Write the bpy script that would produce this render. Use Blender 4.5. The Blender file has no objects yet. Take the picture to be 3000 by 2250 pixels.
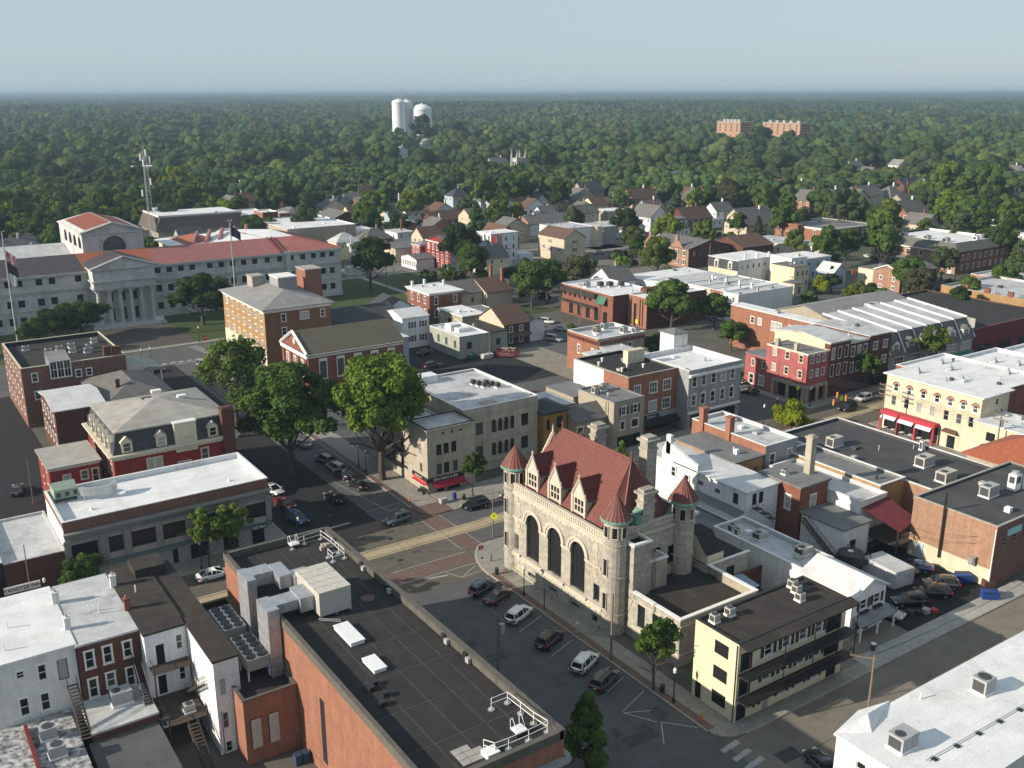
import bpy, bmesh, math, random
from mathutils import Vector, Matrix, noise as mnoise
random.seed(7)
R=math.radians
sc=bpy.context.scene; col=sc.collection
# ---------------- camera, light, exposure ----------------
cd=bpy.data.cameras.new('camera'); cam=bpy.data.objects.new('camera',cd); col.objects.link(cam)
cd.sensor_width=36; cd.lens=34.44; cd.clip_start=1; cd.clip_end=40000
cam.location=(0,0,64); cam.rotation_euler=(R(90-16.57),0,R(-34.1)); sc.camera=cam
SUN_EL,SUN_AZ=22.0,166.0      # direction towards the sun, degrees (azimuth counter-clockwise from +X)
w=bpy.data.worlds.new('World'); sc.world=w; w.use_nodes=True
nt=w.node_tree; nt.nodes.clear()
sky=nt.nodes.new('ShaderNodeTexSky'); sky.sky_type='NISHITA'; sky.sun_disc=False
sky.sun_elevation=R(SUN_EL); sky.sun_rotation=R((90-SUN_AZ)%360); sky.altitude=60; sky.air_density=1.0; sky.dust_density=0.8; sky.ozone_density=3.0
hs=nt.nodes.new('ShaderNodeHueSaturation'); hs.inputs['Saturation'].default_value=0.62
bg=nt.nodes.new('ShaderNodeBackground'); bg.inputs[1].default_value=0.02
veil=nt.nodes.new('ShaderNodeBackground'); veil.inputs[0].default_value=(.255,.315,.355,1); veil.inputs[1].default_value=1; add=nt.nodes.new('ShaderNodeAddShader')   # thin even haze over the whole sky
wo=nt.nodes.new('ShaderNodeOutputWorld')
nt.links.new(sky.outputs[0],hs.inputs['Color']); nt.links.new(hs.outputs[0],bg.inputs[0]); nt.links.new(bg.outputs[0],add.inputs[0]); nt.links.new(veil.outputs[0],add.inputs[1]); nt.links.new(add.outputs[0],wo.inputs[0])
ld=bpy.data.lights.new('sun','SUN'); ld.energy=5.0; ld.angle=R(0.55); ld.color=(1,.88,.72)
sun=bpy.data.objects.new('sun',ld); col.objects.link(sun)
sd=Vector((math.cos(R(SUN_EL))*math.cos(R(SUN_AZ)),math.cos(R(SUN_EL))*math.sin(R(SUN_AZ)),math.sin(R(SUN_EL))))
sun.rotation_euler=sd.to_track_quat('Z','Y').to_euler(); sun.location=(0,0,300)
vs=sc.view_settings; vs.view_transform='Standard'; vs.look='None'; vs.exposure=0.6; vs.gamma=1; vs.use_curve_mapping=False
# ---------------- materials ----------------
MATS={}
def node(nt,t,**k):
 n=nt.nodes.new(t)
 for a,b in k.items():
  if a in n.inputs: n.inputs[a].default_value=b
  else: setattr(n,a,b)
 return n
def rgba(c,f=1): return (min(c[0]*f,1),min(c[1]*f,1),min(c[2]*f,1),1)
def mat(name,c,c2=None,kind='noise',scale=.6,rough=.85,metal=0,spec=.3,bump=0,amt=.5,dirt=None,dirtamt=.5,coat=0,emis=None,seam=.45):
 """c base colour, c2 second colour of the variation, dirt = colour of stains"""
 if name in MATS: return MATS[name]
 m=bpy.data.materials.new(name); m.use_nodes=True; nt=m.node_tree; nt.nodes.clear(); L=nt.links.new
 out=node(nt,'ShaderNodeOutputMaterial'); bs=node(nt,'ShaderNodeBsdfPrincipled'); L(bs.outputs[0],out.inputs[0])
 bs.inputs['Roughness'].default_value=rough; bs.inputs['Metallic'].default_value=metal
 bs.inputs['Specular IOR Level'].default_value=spec; bs.inputs['Coat Weight'].default_value=coat; bs.inputs['Coat Roughness'].default_value=.08
 if c2 is None: c2=tuple(x*.82 for x in c)
 geo=node(nt,'ShaderNodeNewGeometry') if kind!='object' else node(nt,'ShaderNodeTexCoord')
 P=geo.outputs['Position'] if kind!='object' else geo.outputs['Object']
 sep=node(nt,'ShaderNodeSeparateXYZ'); L(P,sep.inputs[0])
 n1=node(nt,'ShaderNodeTexNoise',Scale=scale,Detail=6.0,Roughness=.62); L(P,n1.inputs['Vector'])
 r1=node(nt,'ShaderNodeMapRange'); r1.inputs[1].default_value=.34; r1.inputs[2].default_value=.66; r1.inputs[3].default_value=0; r1.inputs[4].default_value=1
 L(n1.outputs[0],r1.inputs[0])
 mx=node(nt,'ShaderNodeMixRGB'); mx.inputs[1].default_value=rgba(c); mx.inputs[2].default_value=rgba(c2); L(r1.outputs[0],mx.inputs[0])
 colr=mx.outputs[0]; hgt=None
 def uv():
  a=node(nt,'ShaderNodeMath',operation='ADD'); L(sep.outputs[0],a.inputs[0]); L(sep.outputs[1],a.inputs[1])
  cb=node(nt,'ShaderNodeCombineXYZ'); L(a.outputs[0],cb.inputs[0]); L(sep.outputs[2],cb.inputs[1]); return cb.outputs[0]
 if kind in('brick','stone'):
  bt=node(nt,'ShaderNodeTexBrick',Scale=1.0)
  bw,bh,ms=(.22,.075,.01) if kind=='brick' else (.85,.36,.018)
  bt.inputs['Brick Width'].default_value=bw; bt.inputs['Row Height'].default_value=bh; bt.inputs['Mortar Size'].default_value=ms
  bt.inputs['Mortar'].default_value=rgba((.75,.72,.68)) if kind=='brick' else rgba((.6,.6,.6))
  bt.inputs['Color1'].default_value=(1,1,1,1); bt.inputs['Color2'].default_value=(.72,.72,.72,1) if kind=='brick' else (.66,.67,.68,1)
  L(uv(),bt.inputs['Vector'])
  mu=node(nt,'ShaderNodeMixRGB',blend_type='MULTIPLY'); mu.inputs[0].default_value=.75; L(colr,mu.inputs[1]); L(bt.outputs[0],mu.inputs[2]); colr=mu.outputs[0]; hgt=bt.outputs['Fac']
 if kind=='siding':
  mt=node(nt,'ShaderNodeMath',operation='MULTIPLY'); mt.inputs[1].default_value=5.2; L(sep.outputs[2],mt.inputs[0])
  fr=node(nt,'ShaderNodeMath',operation='FRACT'); L(mt.outputs[0],fr.inputs[0])
  ramp=node(nt,'ShaderNodeMapRange'); ramp.inputs[1].default_value=0; ramp.inputs[2].default_value=.25; ramp.inputs[3].default_value=.8; ramp.inputs[4].default_value=1; L(fr.outputs[0],ramp.inputs[0])
  mu=node(nt,'ShaderNodeMixRGB',blend_type='MULTIPLY'); mu.inputs[0].default_value=1; L(colr,mu.inputs[1]); L(ramp.outputs[0],mu.inputs[2]); colr=mu.outputs[0]
 if kind in('sheet','shingle'):   # roll seams or shingle courses
  w1=node(nt,'ShaderNodeTexNoise',Scale=(1.1 if kind=='sheet' else 3.5),Detail=3.0); L(P,w1.inputs['Vector'])
  bt=node(nt,'ShaderNodeTexBrick',Scale=1.0); bt.inputs['Brick Width'].default_value=(6 if kind=='sheet' else .5); bt.inputs['Row Height'].default_value=(1.0 if kind=='sheet' else .2); bt.inputs['Mortar Size'].default_value=.02
  bt.inputs['Color1'].default_value=(1,1,1,1); bt.inputs['Color2'].default_value=(.86,.86,.86,1); bt.inputs['Mortar'].default_value=(seam,seam,seam,1)
  cb=node(nt,'ShaderNodeCombineXYZ'); L(sep.outputs[1],cb.inputs[1]); L(sep.outputs[0],cb.inputs[0])
  L(cb.outputs[0],bt.inputs['Vector'])
  mu=node(nt,'ShaderNodeMixRGB',blend_type='MULTIPLY'); mu.inputs[0].default_value=.55; L(colr,mu.inputs[1]); L(bt.outputs[0],mu.inputs[2]); colr=mu.outputs[0]
 if dirt is not None:
  n2=node(nt,'ShaderNodeTexNoise',Scale=.22,Detail=9.0,Roughness=.72); L(P,n2.inputs['Vector'])
  r2=node(nt,'ShaderNodeMapRange'); r2.inputs[1].default_value=.5; r2.inputs[2].default_value=.74; r2.inputs[4].default_value=dirtamt; L(n2.outputs[0],r2.inputs[0])
  m2=node(nt,'ShaderNodeMixRGB'); m2.inputs[2].default_value=rgba(dirt); L(r2.outputs[0],m2.inputs[0]); L(colr,m2.inputs[1]); colr=m2.outputs[0]
 if kind in('brick','siding') or name in('white_stucco','cream_stucco','beige_stone_facing','tan_stucco'):   # rain streaks
  mp=node(nt,'ShaderNodeMapping'); mp.inputs['Scale'].default_value=(1.6,1.6,.12); L(P,mp.inputs['Vector']); n5=node(nt,'ShaderNodeTexNoise',Scale=1.0,Detail=5.0); L(mp.outputs[0],n5.inputs['Vector'])
  r5=node(nt,'ShaderNodeMapRange'); r5.inputs[1].default_value=.35; r5.inputs[2].default_value=.7; r5.inputs[3].default_value=1.03; r5.inputs[4].default_value=.87; L(n5.outputs[0],r5.inputs[0])
  m5=node(nt,'ShaderNodeMixRGB',blend_type='MULTIPLY'); m5.inputs[0].default_value=1; L(colr,m5.inputs[1]); L(r5.outputs[0],m5.inputs[2]); colr=m5.outputs[0]
 n3=node(nt,'ShaderNodeTexNoise',Scale=7.0,Detail=4.0); L(P,n3.inputs['Vector'])
 r3=node(nt,'ShaderNodeMapRange'); r3.inputs[1].default_value=.3; r3.inputs[2].default_value=.7; r3.inputs[3].default_value=1-.22*amt*2; r3.inputs[4].default_value=1.0+.1*amt; L(n3.outputs[0],r3.inputs[0])
 m3=node(nt,'ShaderNodeMixRGB',blend_type='MULTIPLY'); m3.inputs[0].default_value=1; L(colr,m3.inputs[1]); L(r3.outputs[0],m3.inputs[2])
 L(m3.outputs[0],bs.inputs['Base Color'])
 if bump:
  b=node(nt,'ShaderNodeBump',Strength=bump,Distance=.05); L((n3.outputs[0] if hgt is None else n1.outputs[0]),b.inputs['Height']); L(b.outputs[0],bs.inputs['Normal'])
 if emis: bs.inputs['Emission Color'].default_value=rgba(emis[0]); bs.inputs['Emission Strength'].default_value=emis[1]
 MATS[name]=m; return m
def flat(name,c,rough=.6,metal=0,spec=.4,coat=0,emis=None):
 if name in MATS: return MATS[name]
 return mat(name,c,tuple(x*.88 for x in c),kind='object',scale=2,rough=rough,metal=metal,spec=spec,coat=coat,amt=.12,emis=emis)
WHITE=(.72,.73,.73)
m_white=mat('white_stucco',(.74,.74,.72),(.62,.63,.62),dirt=(.38,.37,.34),dirtamt=.35)
m_whitesid=mat('white_siding',(.74,.76,.78),(.66,.68,.7),kind='siding',dirt=(.5,.5,.48),dirtamt=.25)
m_wroof=mat('white_membrane',(.76,.77,.78),(.68,.69,.71),kind='sheet',scale=.35,dirt=(.36,.33,.29),dirtamt=.6,rough=.7,seam=.7)
m_wroof2=mat('silver_coated_roof',(.56,.57,.58),(.43,.44,.46),kind='sheet',scale=.5,dirt=(.17,.16,.15),dirtamt=.85,rough=.6,seam=.5)
m_wmet=mat('white_metal_roof',(.62,.63,.64),(.5,.51,.52),scale=.5,dirt=(.3,.29,.26),dirtamt=.5,rough=.5)
m_groof=mat('grey_membrane',(.2,.205,.21),(.15,.155,.16),kind='sheet',scale=.5,dirt=(.08,.08,.08),dirtamt=.5)
m_lgroof=mat('light_grey_shingle',(.3,.3,.3),(.22,.22,.225),kind='shingle',scale=.6,dirt=(.14,.13,.12),dirtamt=.5)
m_tanroof=mat('weathered_tan_roof',(.4,.385,.355),(.3,.29,.275),kind='sheet',scale=.5,dirt=(.3,.15,.08),dirtamt=.3)
m_droof=mat('dark_built_up_roof',(.034,.032,.032),(.022,.022,.024),kind='sheet',scale=.5,dirt=(.06,.055,.05),dirtamt=.45,seam=1.5,rough=.95)
m_broof=mat('brown_built_up_roof',(.045,.038,.034),(.03,.027,.025),kind='sheet',scale=.7,dirt=(.1,.085,.07),dirtamt=.5,rough=.95)
m_store=mat('grey_black_roofing',(.07,.072,.077),(.048,.05,.055),kind='sheet',scale=.25,dirt=(.12,.115,.105),dirtamt=.5,rough=.95,seam=1.3)
m_slate=mat('dark_slate',(.07,.075,.085),(.045,.05,.055),kind='shingle',scale=1)
m_gsh=mat('grey_shingle',(.17,.165,.16),(.12,.118,.115),kind='shingle',scale=.8)
m_olsh=mat('olive_shingle',(.14,.125,.09),(.095,.085,.062),kind='shingle',scale=2.2)
m_brsh=mat('brown_shingle',(.14,.085,.06),(.1,.06,.045),kind='shingle',scale=1.2)
m_grsh=mat('grey_green_shingle',(.15,.155,.13),(.11,.115,.1),kind='shingle',scale=1)
m_brick=mat('red_brick',(.27,.11,.075),(.2,.08,.055),kind='brick',scale=.9)
m_obrick=mat('orange_brick',(.35,.16,.105),(.28,.125,.082),kind='brick',scale=.7,dirt=(.2,.13,.1),dirtamt=.6)
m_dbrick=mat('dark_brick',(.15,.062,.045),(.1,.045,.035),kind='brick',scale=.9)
m_mbrick=mat('mottled_brick',(.26,.14,.11),(.15,.075,.06),kind='brick',scale=3.0)
m_tbrick=mat('tan_brick',(.42,.27,.13),(.34,.21,.1),kind='brick',scale=.8)
m_bbrick=mat('brown_brick',(.26,.14,.07),(.2,.1,.05),kind='brick',scale=.8)
m_pbrick=mat('pale_orange_brick',(.4,.245,.165),(.32,.19,.13),kind='brick',scale=.9)
m_pink=mat('pink_painted_brick',(.42,.13,.13),(.34,.1,.105),kind='brick',scale=.6,dirt=(.3,.1,.1),dirtamt=.4)
m_redw=mat('red_painted_wall',(.3,.035,.032),(.23,.03,.028),kind='brick',scale=.6)
m_maroon=mat('maroon_metal',(.17,.03,.035),(.1,.02,.028),scale=1.0)
m_cream=mat('cream_stucco',(.66,.59,.45),(.57,.5,.37),dirt=(.4,.34,.24),dirtamt=.35)
m_yell=mat('pale_yellow_stucco',(.66,.6,.42),(.59,.53,.37),dirt=(.4,.34,.2),dirtamt=.3)
m_beige=mat('beige_stone_facing',(.42,.385,.31),(.33,.3,.245),dirt=(.22,.2,.17),dirtamt=.4)
m_tan=mat('tan_stucco',(.38,.34,.27),(.31,.28,.22),dirt=(.2,.18,.15),dirtamt=.4)
m_greyw=mat('grey_painted_wall',(.3,.31,.32),(.25,.26,.27),dirt=(.15,.15,.15),dirtamt=.3)
m_gsid=mat('grey_green_siding',(.36,.37,.33),(.3,.31,.28),kind='siding')
m_beigesid=mat('beige_siding',(.56,.49,.38),(.5,.43,.33),kind='siding')
m_bluesid=mat('pale_blue_siding',(.42,.5,.57),(.36,.43,.5),kind='siding')
m_stone=mat('granite_ashlar',(.47,.44,.37),(.34,.32,.275),kind='stone',scale=1.6,dirt=(.2,.19,.17),dirtamt=.5,bump=.3)
m_lime=mat('limestone_trim',(.56,.5,.41),(.46,.41,.34),scale=1.3,dirt=(.26,.24,.21),dirtamt=.5)
m_marble=mat('weathered_marble',(.55,.56,.54),(.4,.42,.42),scale=.5,dirt=(.2,.22,.22),dirtamt=.75)
m_tile=mat('red_roof_tile',(.19,.062,.048),(.13,.046,.04),scale=2.2,dirt=(.23,.1,.06),dirtamt=.4,rough=.55)
m_tile2=mat('terracotta_tile',(.34,.105,.05),(.25,.075,.04),scale=2.2,rough=.7)
m_cop=mat('verdigris_copper',(.16,.3,.24),(.1,.19,.16),scale=2,rough=.7)
m_seam=mat('red_standing_seam',(.3,.115,.105),(.24,.085,.08),scale=.4,rough=.5)
m_dseam=mat('dark_red_seam',(.065,.048,.052),(.05,.04,.045),scale=.4,rough=.5)
m_conc=mat('concrete_paving',(.3,.285,.25),(.22,.21,.19),scale=1.2,dirt=(.14,.13,.12),dirtamt=.5)
m_conc2=mat('pale_concrete',(.38,.37,.34),(.3,.29,.27),scale=1.2,dirt=(.2,.19,.17),dirtamt=.4)
m_slab=mat('track_concrete',(.42,.34,.22),(.33,.27,.18),scale=1.2,dirt=(.16,.13,.1),dirtamt=.5)
m_asph3=mat('sunworn_asphalt',(.2,.18,.15),(.16,.145,.12),scale=.5,dirt=(.09,.085,.075),dirtamt=.5,rough=.95)
m_asph=mat('grey_asphalt',(.1,.102,.105),(.075,.077,.08),scale=.35,dirt=(.12,.115,.105),dirtamt=.5,rough=.95)
m_asph2=mat('old_brown_asphalt',(.13,.115,.09),(.1,.09,.072),scale=.5,dirt=(.05,.048,.045),dirtamt=.45,rough=.95)
m_asphn=mat('new_black_asphalt',(.022,.022,.024),(.017,.017,.019),scale=.4,rough=.95)
m_lot=mat('car_park_asphalt',(.17,.16,.14),(.13,.12,.11),scale=.3,dirt=(.09,.085,.08),dirtamt=.5)
m_bpav=mat('red_brick_paving',(.165,.11,.092),(.12,.082,.07),scale=1.5,dirt=(.1,.07,.06),dirtamt=.5)
m_paint=mat('road_paint',(.48,.48,.46),(.24,.24,.235),scale=5,dirt=(.12,.12,.12),dirtamt=.8)
m_grass=mat('mown_grass',(.055,.085,.022),(.035,.06,.016),scale=.5,rough=.95,bump=.4)
m_gnd=mat('rough_green_ground',(.05,.07,.03),(.085,.08,.05),scale=.05,rough=.95)
m_town=mat('worn_yard_surface',(.13,.12,.105),(.08,.08,.07),scale=.12,dirt=(.05,.07,.03),dirtamt=.7,rough=.95)
m_trim=flat('white_trim_paint',(.76,.75,.72)); m_ctrim=flat('cream_trim_paint',(.6,.55,.44)); m_gtrim=flat('grey_trim_paint',(.32,.34,.35)); m_gntrim=flat('green_trim_paint',(.05,.14,.09))
m_dark=flat('black_painted_metal',(.02,.02,.022),rough=.5); m_steel=flat('galvanised_steel',(.5,.52,.53),rough=.35,metal=.6); m_wsteel=flat('white_painted_steel',(.75,.76,.77))
m_acbeige=flat('beige_unit_casing',(.42,.4,.36)); m_acgrey=flat('grey_unit_casing',(.34,.35,.36)); m_acdark=flat('dark_unit_casing',(.05,.055,.06))
m_wood=mat('weathered_wood',(.075,.058,.047),(.05,.04,.035),scale=4); m_pole=mat('utility_pole_wood',(.22,.18,.14),(.15,.12,.095),scale=5); m_wood2=mat('brown_fence_wood',(.25,.13,.07),(.18,.09,.05),scale=4)
def glassmat(n,c,r=.06):
 m=flat(n,c,rough=r,spec=.22); return m
m_glass=glassmat('dark_window_glass',(.018,.02,.022)); m_glass2=glassmat('glass_with_blind',(.08,.085,.09)); m_glass3=glassmat('glass_with_curtain',(.34,.35,.34))
m_black=flat('black_opening',(.008,.008,.009),rough=.7); m_shut=flat('black_shutter',(.02,.022,.025)); m_shutg=flat('green_shutter',(.04,.07,.055))
m_red=flat('bright_red_paint',(.4,.03,.05)); m_redaw=flat('crimson_awning_cloth',(.3,.015,.04),rough=.9); m_blkaw=flat('black_awning_cloth',(.012,.012,.015),rough=.9); m_green=flat('dark_green_paint',(.02,.09,.06)); m_teal=flat('teal_awning_cloth',(.03,.17,.15),rough=.9)
m_blue=flat('blue_bin_plastic',(.015,.05,.22),rough=.5); m_yels=flat('fluorescent_yellow_sign',(.62,.75,.02)); m_orange=flat('orange_hydrant_paint',(.6,.17,.03)); m_lampg=flat('lamp_globe',(.75,.75,.72),rough=.3)
# ---------------- mesh helpers ----------------
class MB:
 def __init__(s): s.v=[];s.f=[];s.m=[]
 def face(s,pts,m=0):
  n=len(s.v); s.v+= [tuple(p) for p in pts]; s.f.append(tuple(range(n,n+len(pts)))); s.m.append(m); return s
 def box(s,x0,x1,y0,y1,z0,z1,m=0,mt=None,bottom=True):
  n=len(s.v); s.v+=[(x0,y0,z0),(x1,y0,z0),(x1,y1,z0),(x0,y1,z0),(x0,y0,z1),(x1,y0,z1),(x1,y1,z1),(x0,y1,z1)]
  fs=[(0,1,5,4),(1,2,6,5),(2,3,7,6),(3,0,4,7),(4,5,6,7)]+([(3,2,1,0)] if bottom else [])
  for i,f in enumerate(fs): s.f.append(tuple(n+k for k in f)); s.m.append(mt if (mt is not None and i==4) else m)
  return s
 def cyl(s,cx,cy,z0,z1,r0,r1=None,n=10,m=0,cap=True):
  r1=r0 if r1 is None else r1; b=len(s.v)
  for z,r in((z0,r0),(z1,r1)):
   for i in range(n): a=2*math.pi*i/n; s.v.append((cx+r*math.cos(a),cy+r*math.sin(a),z))
  for i in range(n): j=(i+1)%n; s.f.append((b+i,b+j,b+n+j,b+n+i)); s.m.append(m)
  if cap: s.f.append(tuple(b+n+i for i in range(n))); s.m.append(m); s.f.append(tuple(b+n-1-i for i in range(n))); s.m.append(m)
  return s
 def tube(s,p,q,r,n=5,m=0):
  p,q=Vector(p),Vector(q); d=(q-p)
  if d.length<1e-6: return s
  d.normalize(); a=d.cross(Vector((0,0,1)) if abs(d.z)<.9 else Vector((1,0,0))).normalized(); c=d.cross(a); b=len(s.v)
  for o in(p,q):
   for i in range(n): t=2*math.pi*i/n; k=o+(a*math.cos(t)+c*math.sin(t))*r; s.v.append(tuple(k))
  for i in range(n): j=(i+1)%n; s.f.append((b+i,b+j,b+n+j,b+n+i)); s.m.append(m)
  s.f.append(tuple(b+i for i in range(n))); s.m.append(m); s.f.append(tuple(b+n+i for i in range(n))); s.m.append(m)
  return s
 def path(s,pts,r,n=5,m=0):
  for a,b in zip(pts,pts[1:]): s.tube(a,b,r,n,m)
  return s
 def mesh(s,name,mats,smooth=False):
  me=bpy.data.meshes.new(name); me.from_pydata(s.v,[],s.f)
  for q in (mats if isinstance(mats,(list,tuple)) else [mats]): me.materials.append(q)
  me.polygons.foreach_set('material_index',s.m)
  if smooth: me.polygons.foreach_set('use_smooth',[True]*len(s.f))
  me.update(); return me
 def build(s,name,mats,parent=None,smooth=False,**k): return place(name,s.mesh(name,mats,smooth),parent,**k)
def place(name,me,parent=None,loc=(0,0,0),rz=0,world=True,label=None):
 o=bpy.data.objects.new(name,me); col.objects.link(o); o.location=loc; o.rotation_euler=(0,0,rz)
 if parent:
  o.parent=parent
  if world: o.matrix_parent_inverse=Matrix.Translation(-Vector(root_of(parent).location)) if parent.parent is None else Matrix.Translation(-world_off(parent))
 if label: o['label']=label
 return o
def root_of(o):
 while o.parent: o=o.parent
 return o
def world_off(o):   # world position of an unrotated part
 v=Vector((0,0,0));
 while o:
  v+=Vector(o.location)
  if o.parent: v+=o.matrix_parent_inverse.translation
  o=o.parent
 return v
def thing(name,label,cat,loc=(0,0,0),rz=0,group=None):
 o=bpy.data.objects.new(name,None); col.objects.link(o); o.location=loc; o.rotation_euler=(0,0,rz); o.empty_display_size=.5
 o['label']=label; o['category']=cat
 if group: o['group']=group
 return o
def tag(o,label=None,cat=None,group=None,kind=None):
 for k,v in(('label',label),('category',cat),('group',group),('kind',kind)):
  if v: o[k]=v
 return o
def struct(name,mb,mats): o=mb.build(name,mats); o['kind']='structure'; return o
def dup(root,loc=None,rz=None,label=None,group=None,color=None):
 r=root.copy(); col.objects.link(r)
 if loc is not None: r.location=loc
 if rz is not None: r.rotation_euler=(0,0,rz)
 if label: r['label']=label
 if group: r['group']=group
 for ch in root.children:
  c=ch.copy(); col.objects.link(c); c.parent=r
  for g in ch.children:
   d=g.copy(); col.objects.link(d); d.parent=c
 return r
# ---------------- walls with real openings, windows ----------------
def wallpts(face,c,a,z,n=0):   # n = distance inward from the wall face
 if face=='W': return (c+n,a,z)
 if face=='S': return (a,c+n,z)
 if face=='E': return (c-n,a,z)
 return (a,c-n,z)
def wall(mb,face,c,a0,a1,z0,z1,ops=(),m=0,rev=.16,mr=None):
 mr=m if mr is None else mr
 ops=[o for o in ops if o[0]>a0 and o[1]<a1 and o[2]>=z0-.01 and o[3]<z1]
 A=sorted({a0,a1,*[o[0] for o in ops],*[o[1] for o in ops]}); Z=sorted({z0,z1,*[o[2] for o in ops],*[o[3] for o in ops]})
 W=lambda a,z,n=0: wallpts(face,c,a,z,n)
 for j in range(len(Z)-1):
  run=None
  for i in range(len(A)-1):
   am,zm=(A[i]+A[i+1])/2,(Z[j]+Z[j+1])/2
   hole=any(o[0]<am<o[1] and o[2]<zm<o[3] for o in ops)
   if not hole: run=[A[i] if run is None else run[0],A[i+1]]
   if hole or i==len(A)-2:
    if run: mb.face([W(run[0],Z[j]),W(run[1],Z[j]),W(run[1],Z[j+1]),W(run[0],Z[j+1])],m)
    run=None
 for o in ops:
  b0,b1,c0,c1=o[:4]; arch=len(o)>4 and o[4]
  if arch:
   r=(b1-b0)/2; zs=c1-r if arch is True else c1-arch; rr=c1-zs; N=10; cx=(b0+b1)/2
   P=[(cx-r*math.cos(math.pi*k/N),zs+rr*math.sin(math.pi*k/N)) for k in range(N+1)]
   for p,q in zip(P,P[1:]):
    mb.face([W(*p),W(*q),W(q[0],c1),W(p[0],c1)],m)
    mb.face([W(*p),W(*q),W(*q,rev),W(*p,rev)],mr)
   mb.face([W(b0,c0),W(b0,zs),W(b0,zs,rev),W(b0,c0,rev)],mr); mb.face([W(b1,c0),W(b1,zs),W(b1,zs,rev),W(b1,c0,rev)],mr)
  else:
   mb.face([W(b0,c1),W(b1,c1),W(b1,c1,rev),W(b0,c1,rev)],mr)
   mb.face([W(b0,c0),W(b0,c1),W(b0,c1,rev),W(b0,c0,rev)],mr); mb.face([W(b1,c0),W(b1,c1),W(b1,c1,rev),W(b1,c0,rev)],mr)
  mb.face([W(b0,c0),W(b1,c0),W(b1,c0,rev),W(b0,c0,rev)],mr)
STY={'w':(m_trim,'dh',1),'c':(m_ctrim,'dh',1),'g':(m_gtrim,'dh',0),'d':(m_dark,'dh',0),'4':(m_trim,'four',1),'p':(m_trim,'plain',1),'k':(m_dark,'plain',0),'K':(m_dark,'grid',0),'D':(m_dark,'door',0),'Q':(m_trim,'door',1),'X':(m_steel,'garage',1),'T':(m_trim,'triple',1),'n':(m_gntrim,'dh',1),'l':(m_ctrim,'plain',1),'B':(m_dark,'store',0),'m':(m_gtrim,'four',0)}
WC={}
def winmesh(w,h,sty,arch):
 k=(round(w,2),round(h,2),sty,bool(arch))
 if k in WC: return WC[k]
 fm,kind,cas=STY[sty]; f=MB(); t=.07; y0,y1=.05,.13
 if kind=='garage':
  f.box(-w/2,w/2,.06,.12,0,h);
  for i in range(1,5): f.box(-w/2+.05,w/2-.05,.045,.06,h*i/5-.02,h*i/5+.02)
  p=MB();
  for i in range(4): p.box(-w/2+.2+i*(w-.4)/4,-w/2+.2+(i+.85)*(w-.4)/4,.05,.058,h*.62,h*.76)
 else:
  f.box(-w/2,-w/2+t,y0,y1,0,h); f.box(w/2-t,w/2,y0,y1,0,h); f.box(-w/2+t,w/2-t,y0,y1,0,t)
  if not arch: f.box(-w/2+t,w/2-t,y0,y1,h-t,h)
  else:
   N=10; r=w/2
   for i in range(N):
    a,b=math.pi*i/N,math.pi*(i+1)/N
    q=lambda an,rr,y:(-rr*math.cos(an),y,h-r+rr*math.sin(an))
    f.face([q(a,r,y0),q(b,r,y0),q(b,r-t,y0),q(a,r-t,y0)]); f.face([q(a,r-t,y0),q(b,r-t,y0),q(b,r-t,y1),q(a,r-t,y1)])
  if kind in('dh','four','triple','grid'): f.box(-w/2+t,w/2-t,y0+.01,y1,h*.5-.035,h*.5+.035)
  if kind=='four' or (kind=='grid'): f.box(-.03,.03,y0+.02,y1,t,h-t)
  if kind=='triple':
   for s in(-1,1): f.box(s*w/6-.04,s*w/6+.04,y0,y1,t,h-t)
  if kind=='grid':
   for s in(-.25,.25): f.box(s*w-.02,s*w+.02,y0+.02,y1,t,h-t);
   for s in(.25,.75): f.box(-w/2+t,w/2-t,y0+.02,y1,s*h-.02,s*h+.02)
  if kind=='store':
   n=max(1,int(w/1.2))
   for i in range(1,n): f.box(-w/2+w*i/n-.03,-w/2+w*i/n+.03,y0,y1,t,h-t)
  if kind=='door': f.box(-w/2+t,w/2-t,y0+.02,y1,t,h*.45); f.box(-w/2+t,w/2-t,y0+.02,y1,h*.86,h*.9)
  if cas:
   g=.13
   f.box(-w/2-g,-w/2,-.035,.02,-.0,h+.02); f.box(w/2,w/2+g,-.035,.02,-.0,h+.02)
   if not arch: f.box(-w/2-g-.03,w/2+g+.03,-.06,.02,h+.02,h+.2)
   f.box(-w/2-g-.04,w/2+g+.04,-.1,.02,-.12,0)
  p=MB()
  if arch:
   N=10; r=w/2; p.face([(-r,.11,0),(r,.11,0)]+[(r*math.cos(math.pi*i/N),.11,h-r+r*math.sin(math.pi*i/N)) for i in range(N+1)])
  else: p.face([(-w/2,.11,0),(w/2,.11,0),(w/2,.11,h),(-w/2,.11,h)])
 fme=f.mesh('window',fm); pm=[p.mesh('pane',g) for g in(m_glass,m_glass2,m_glass3)]
 WC[k]=(fme,pm); return WC[k]
SH={}
def shutmesh(h,w,mt):
 k=(round(h,2),round(w,2),mt.name)
 if k not in SH:
  b=MB(); b.box(-w/2,w/2,-.05,0,0,h)
  for i in range(1,6): b.box(-w/2+.04,w/2-.04,-.062,-.05,h*i/6-.03,h*i/6+.03)
  SH[k]=b.mesh('shutter',mt)
 return SH[k]
FR={'S':0,'W':-math.pi/2,'E':math.pi/2,'N':math.pi}
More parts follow.
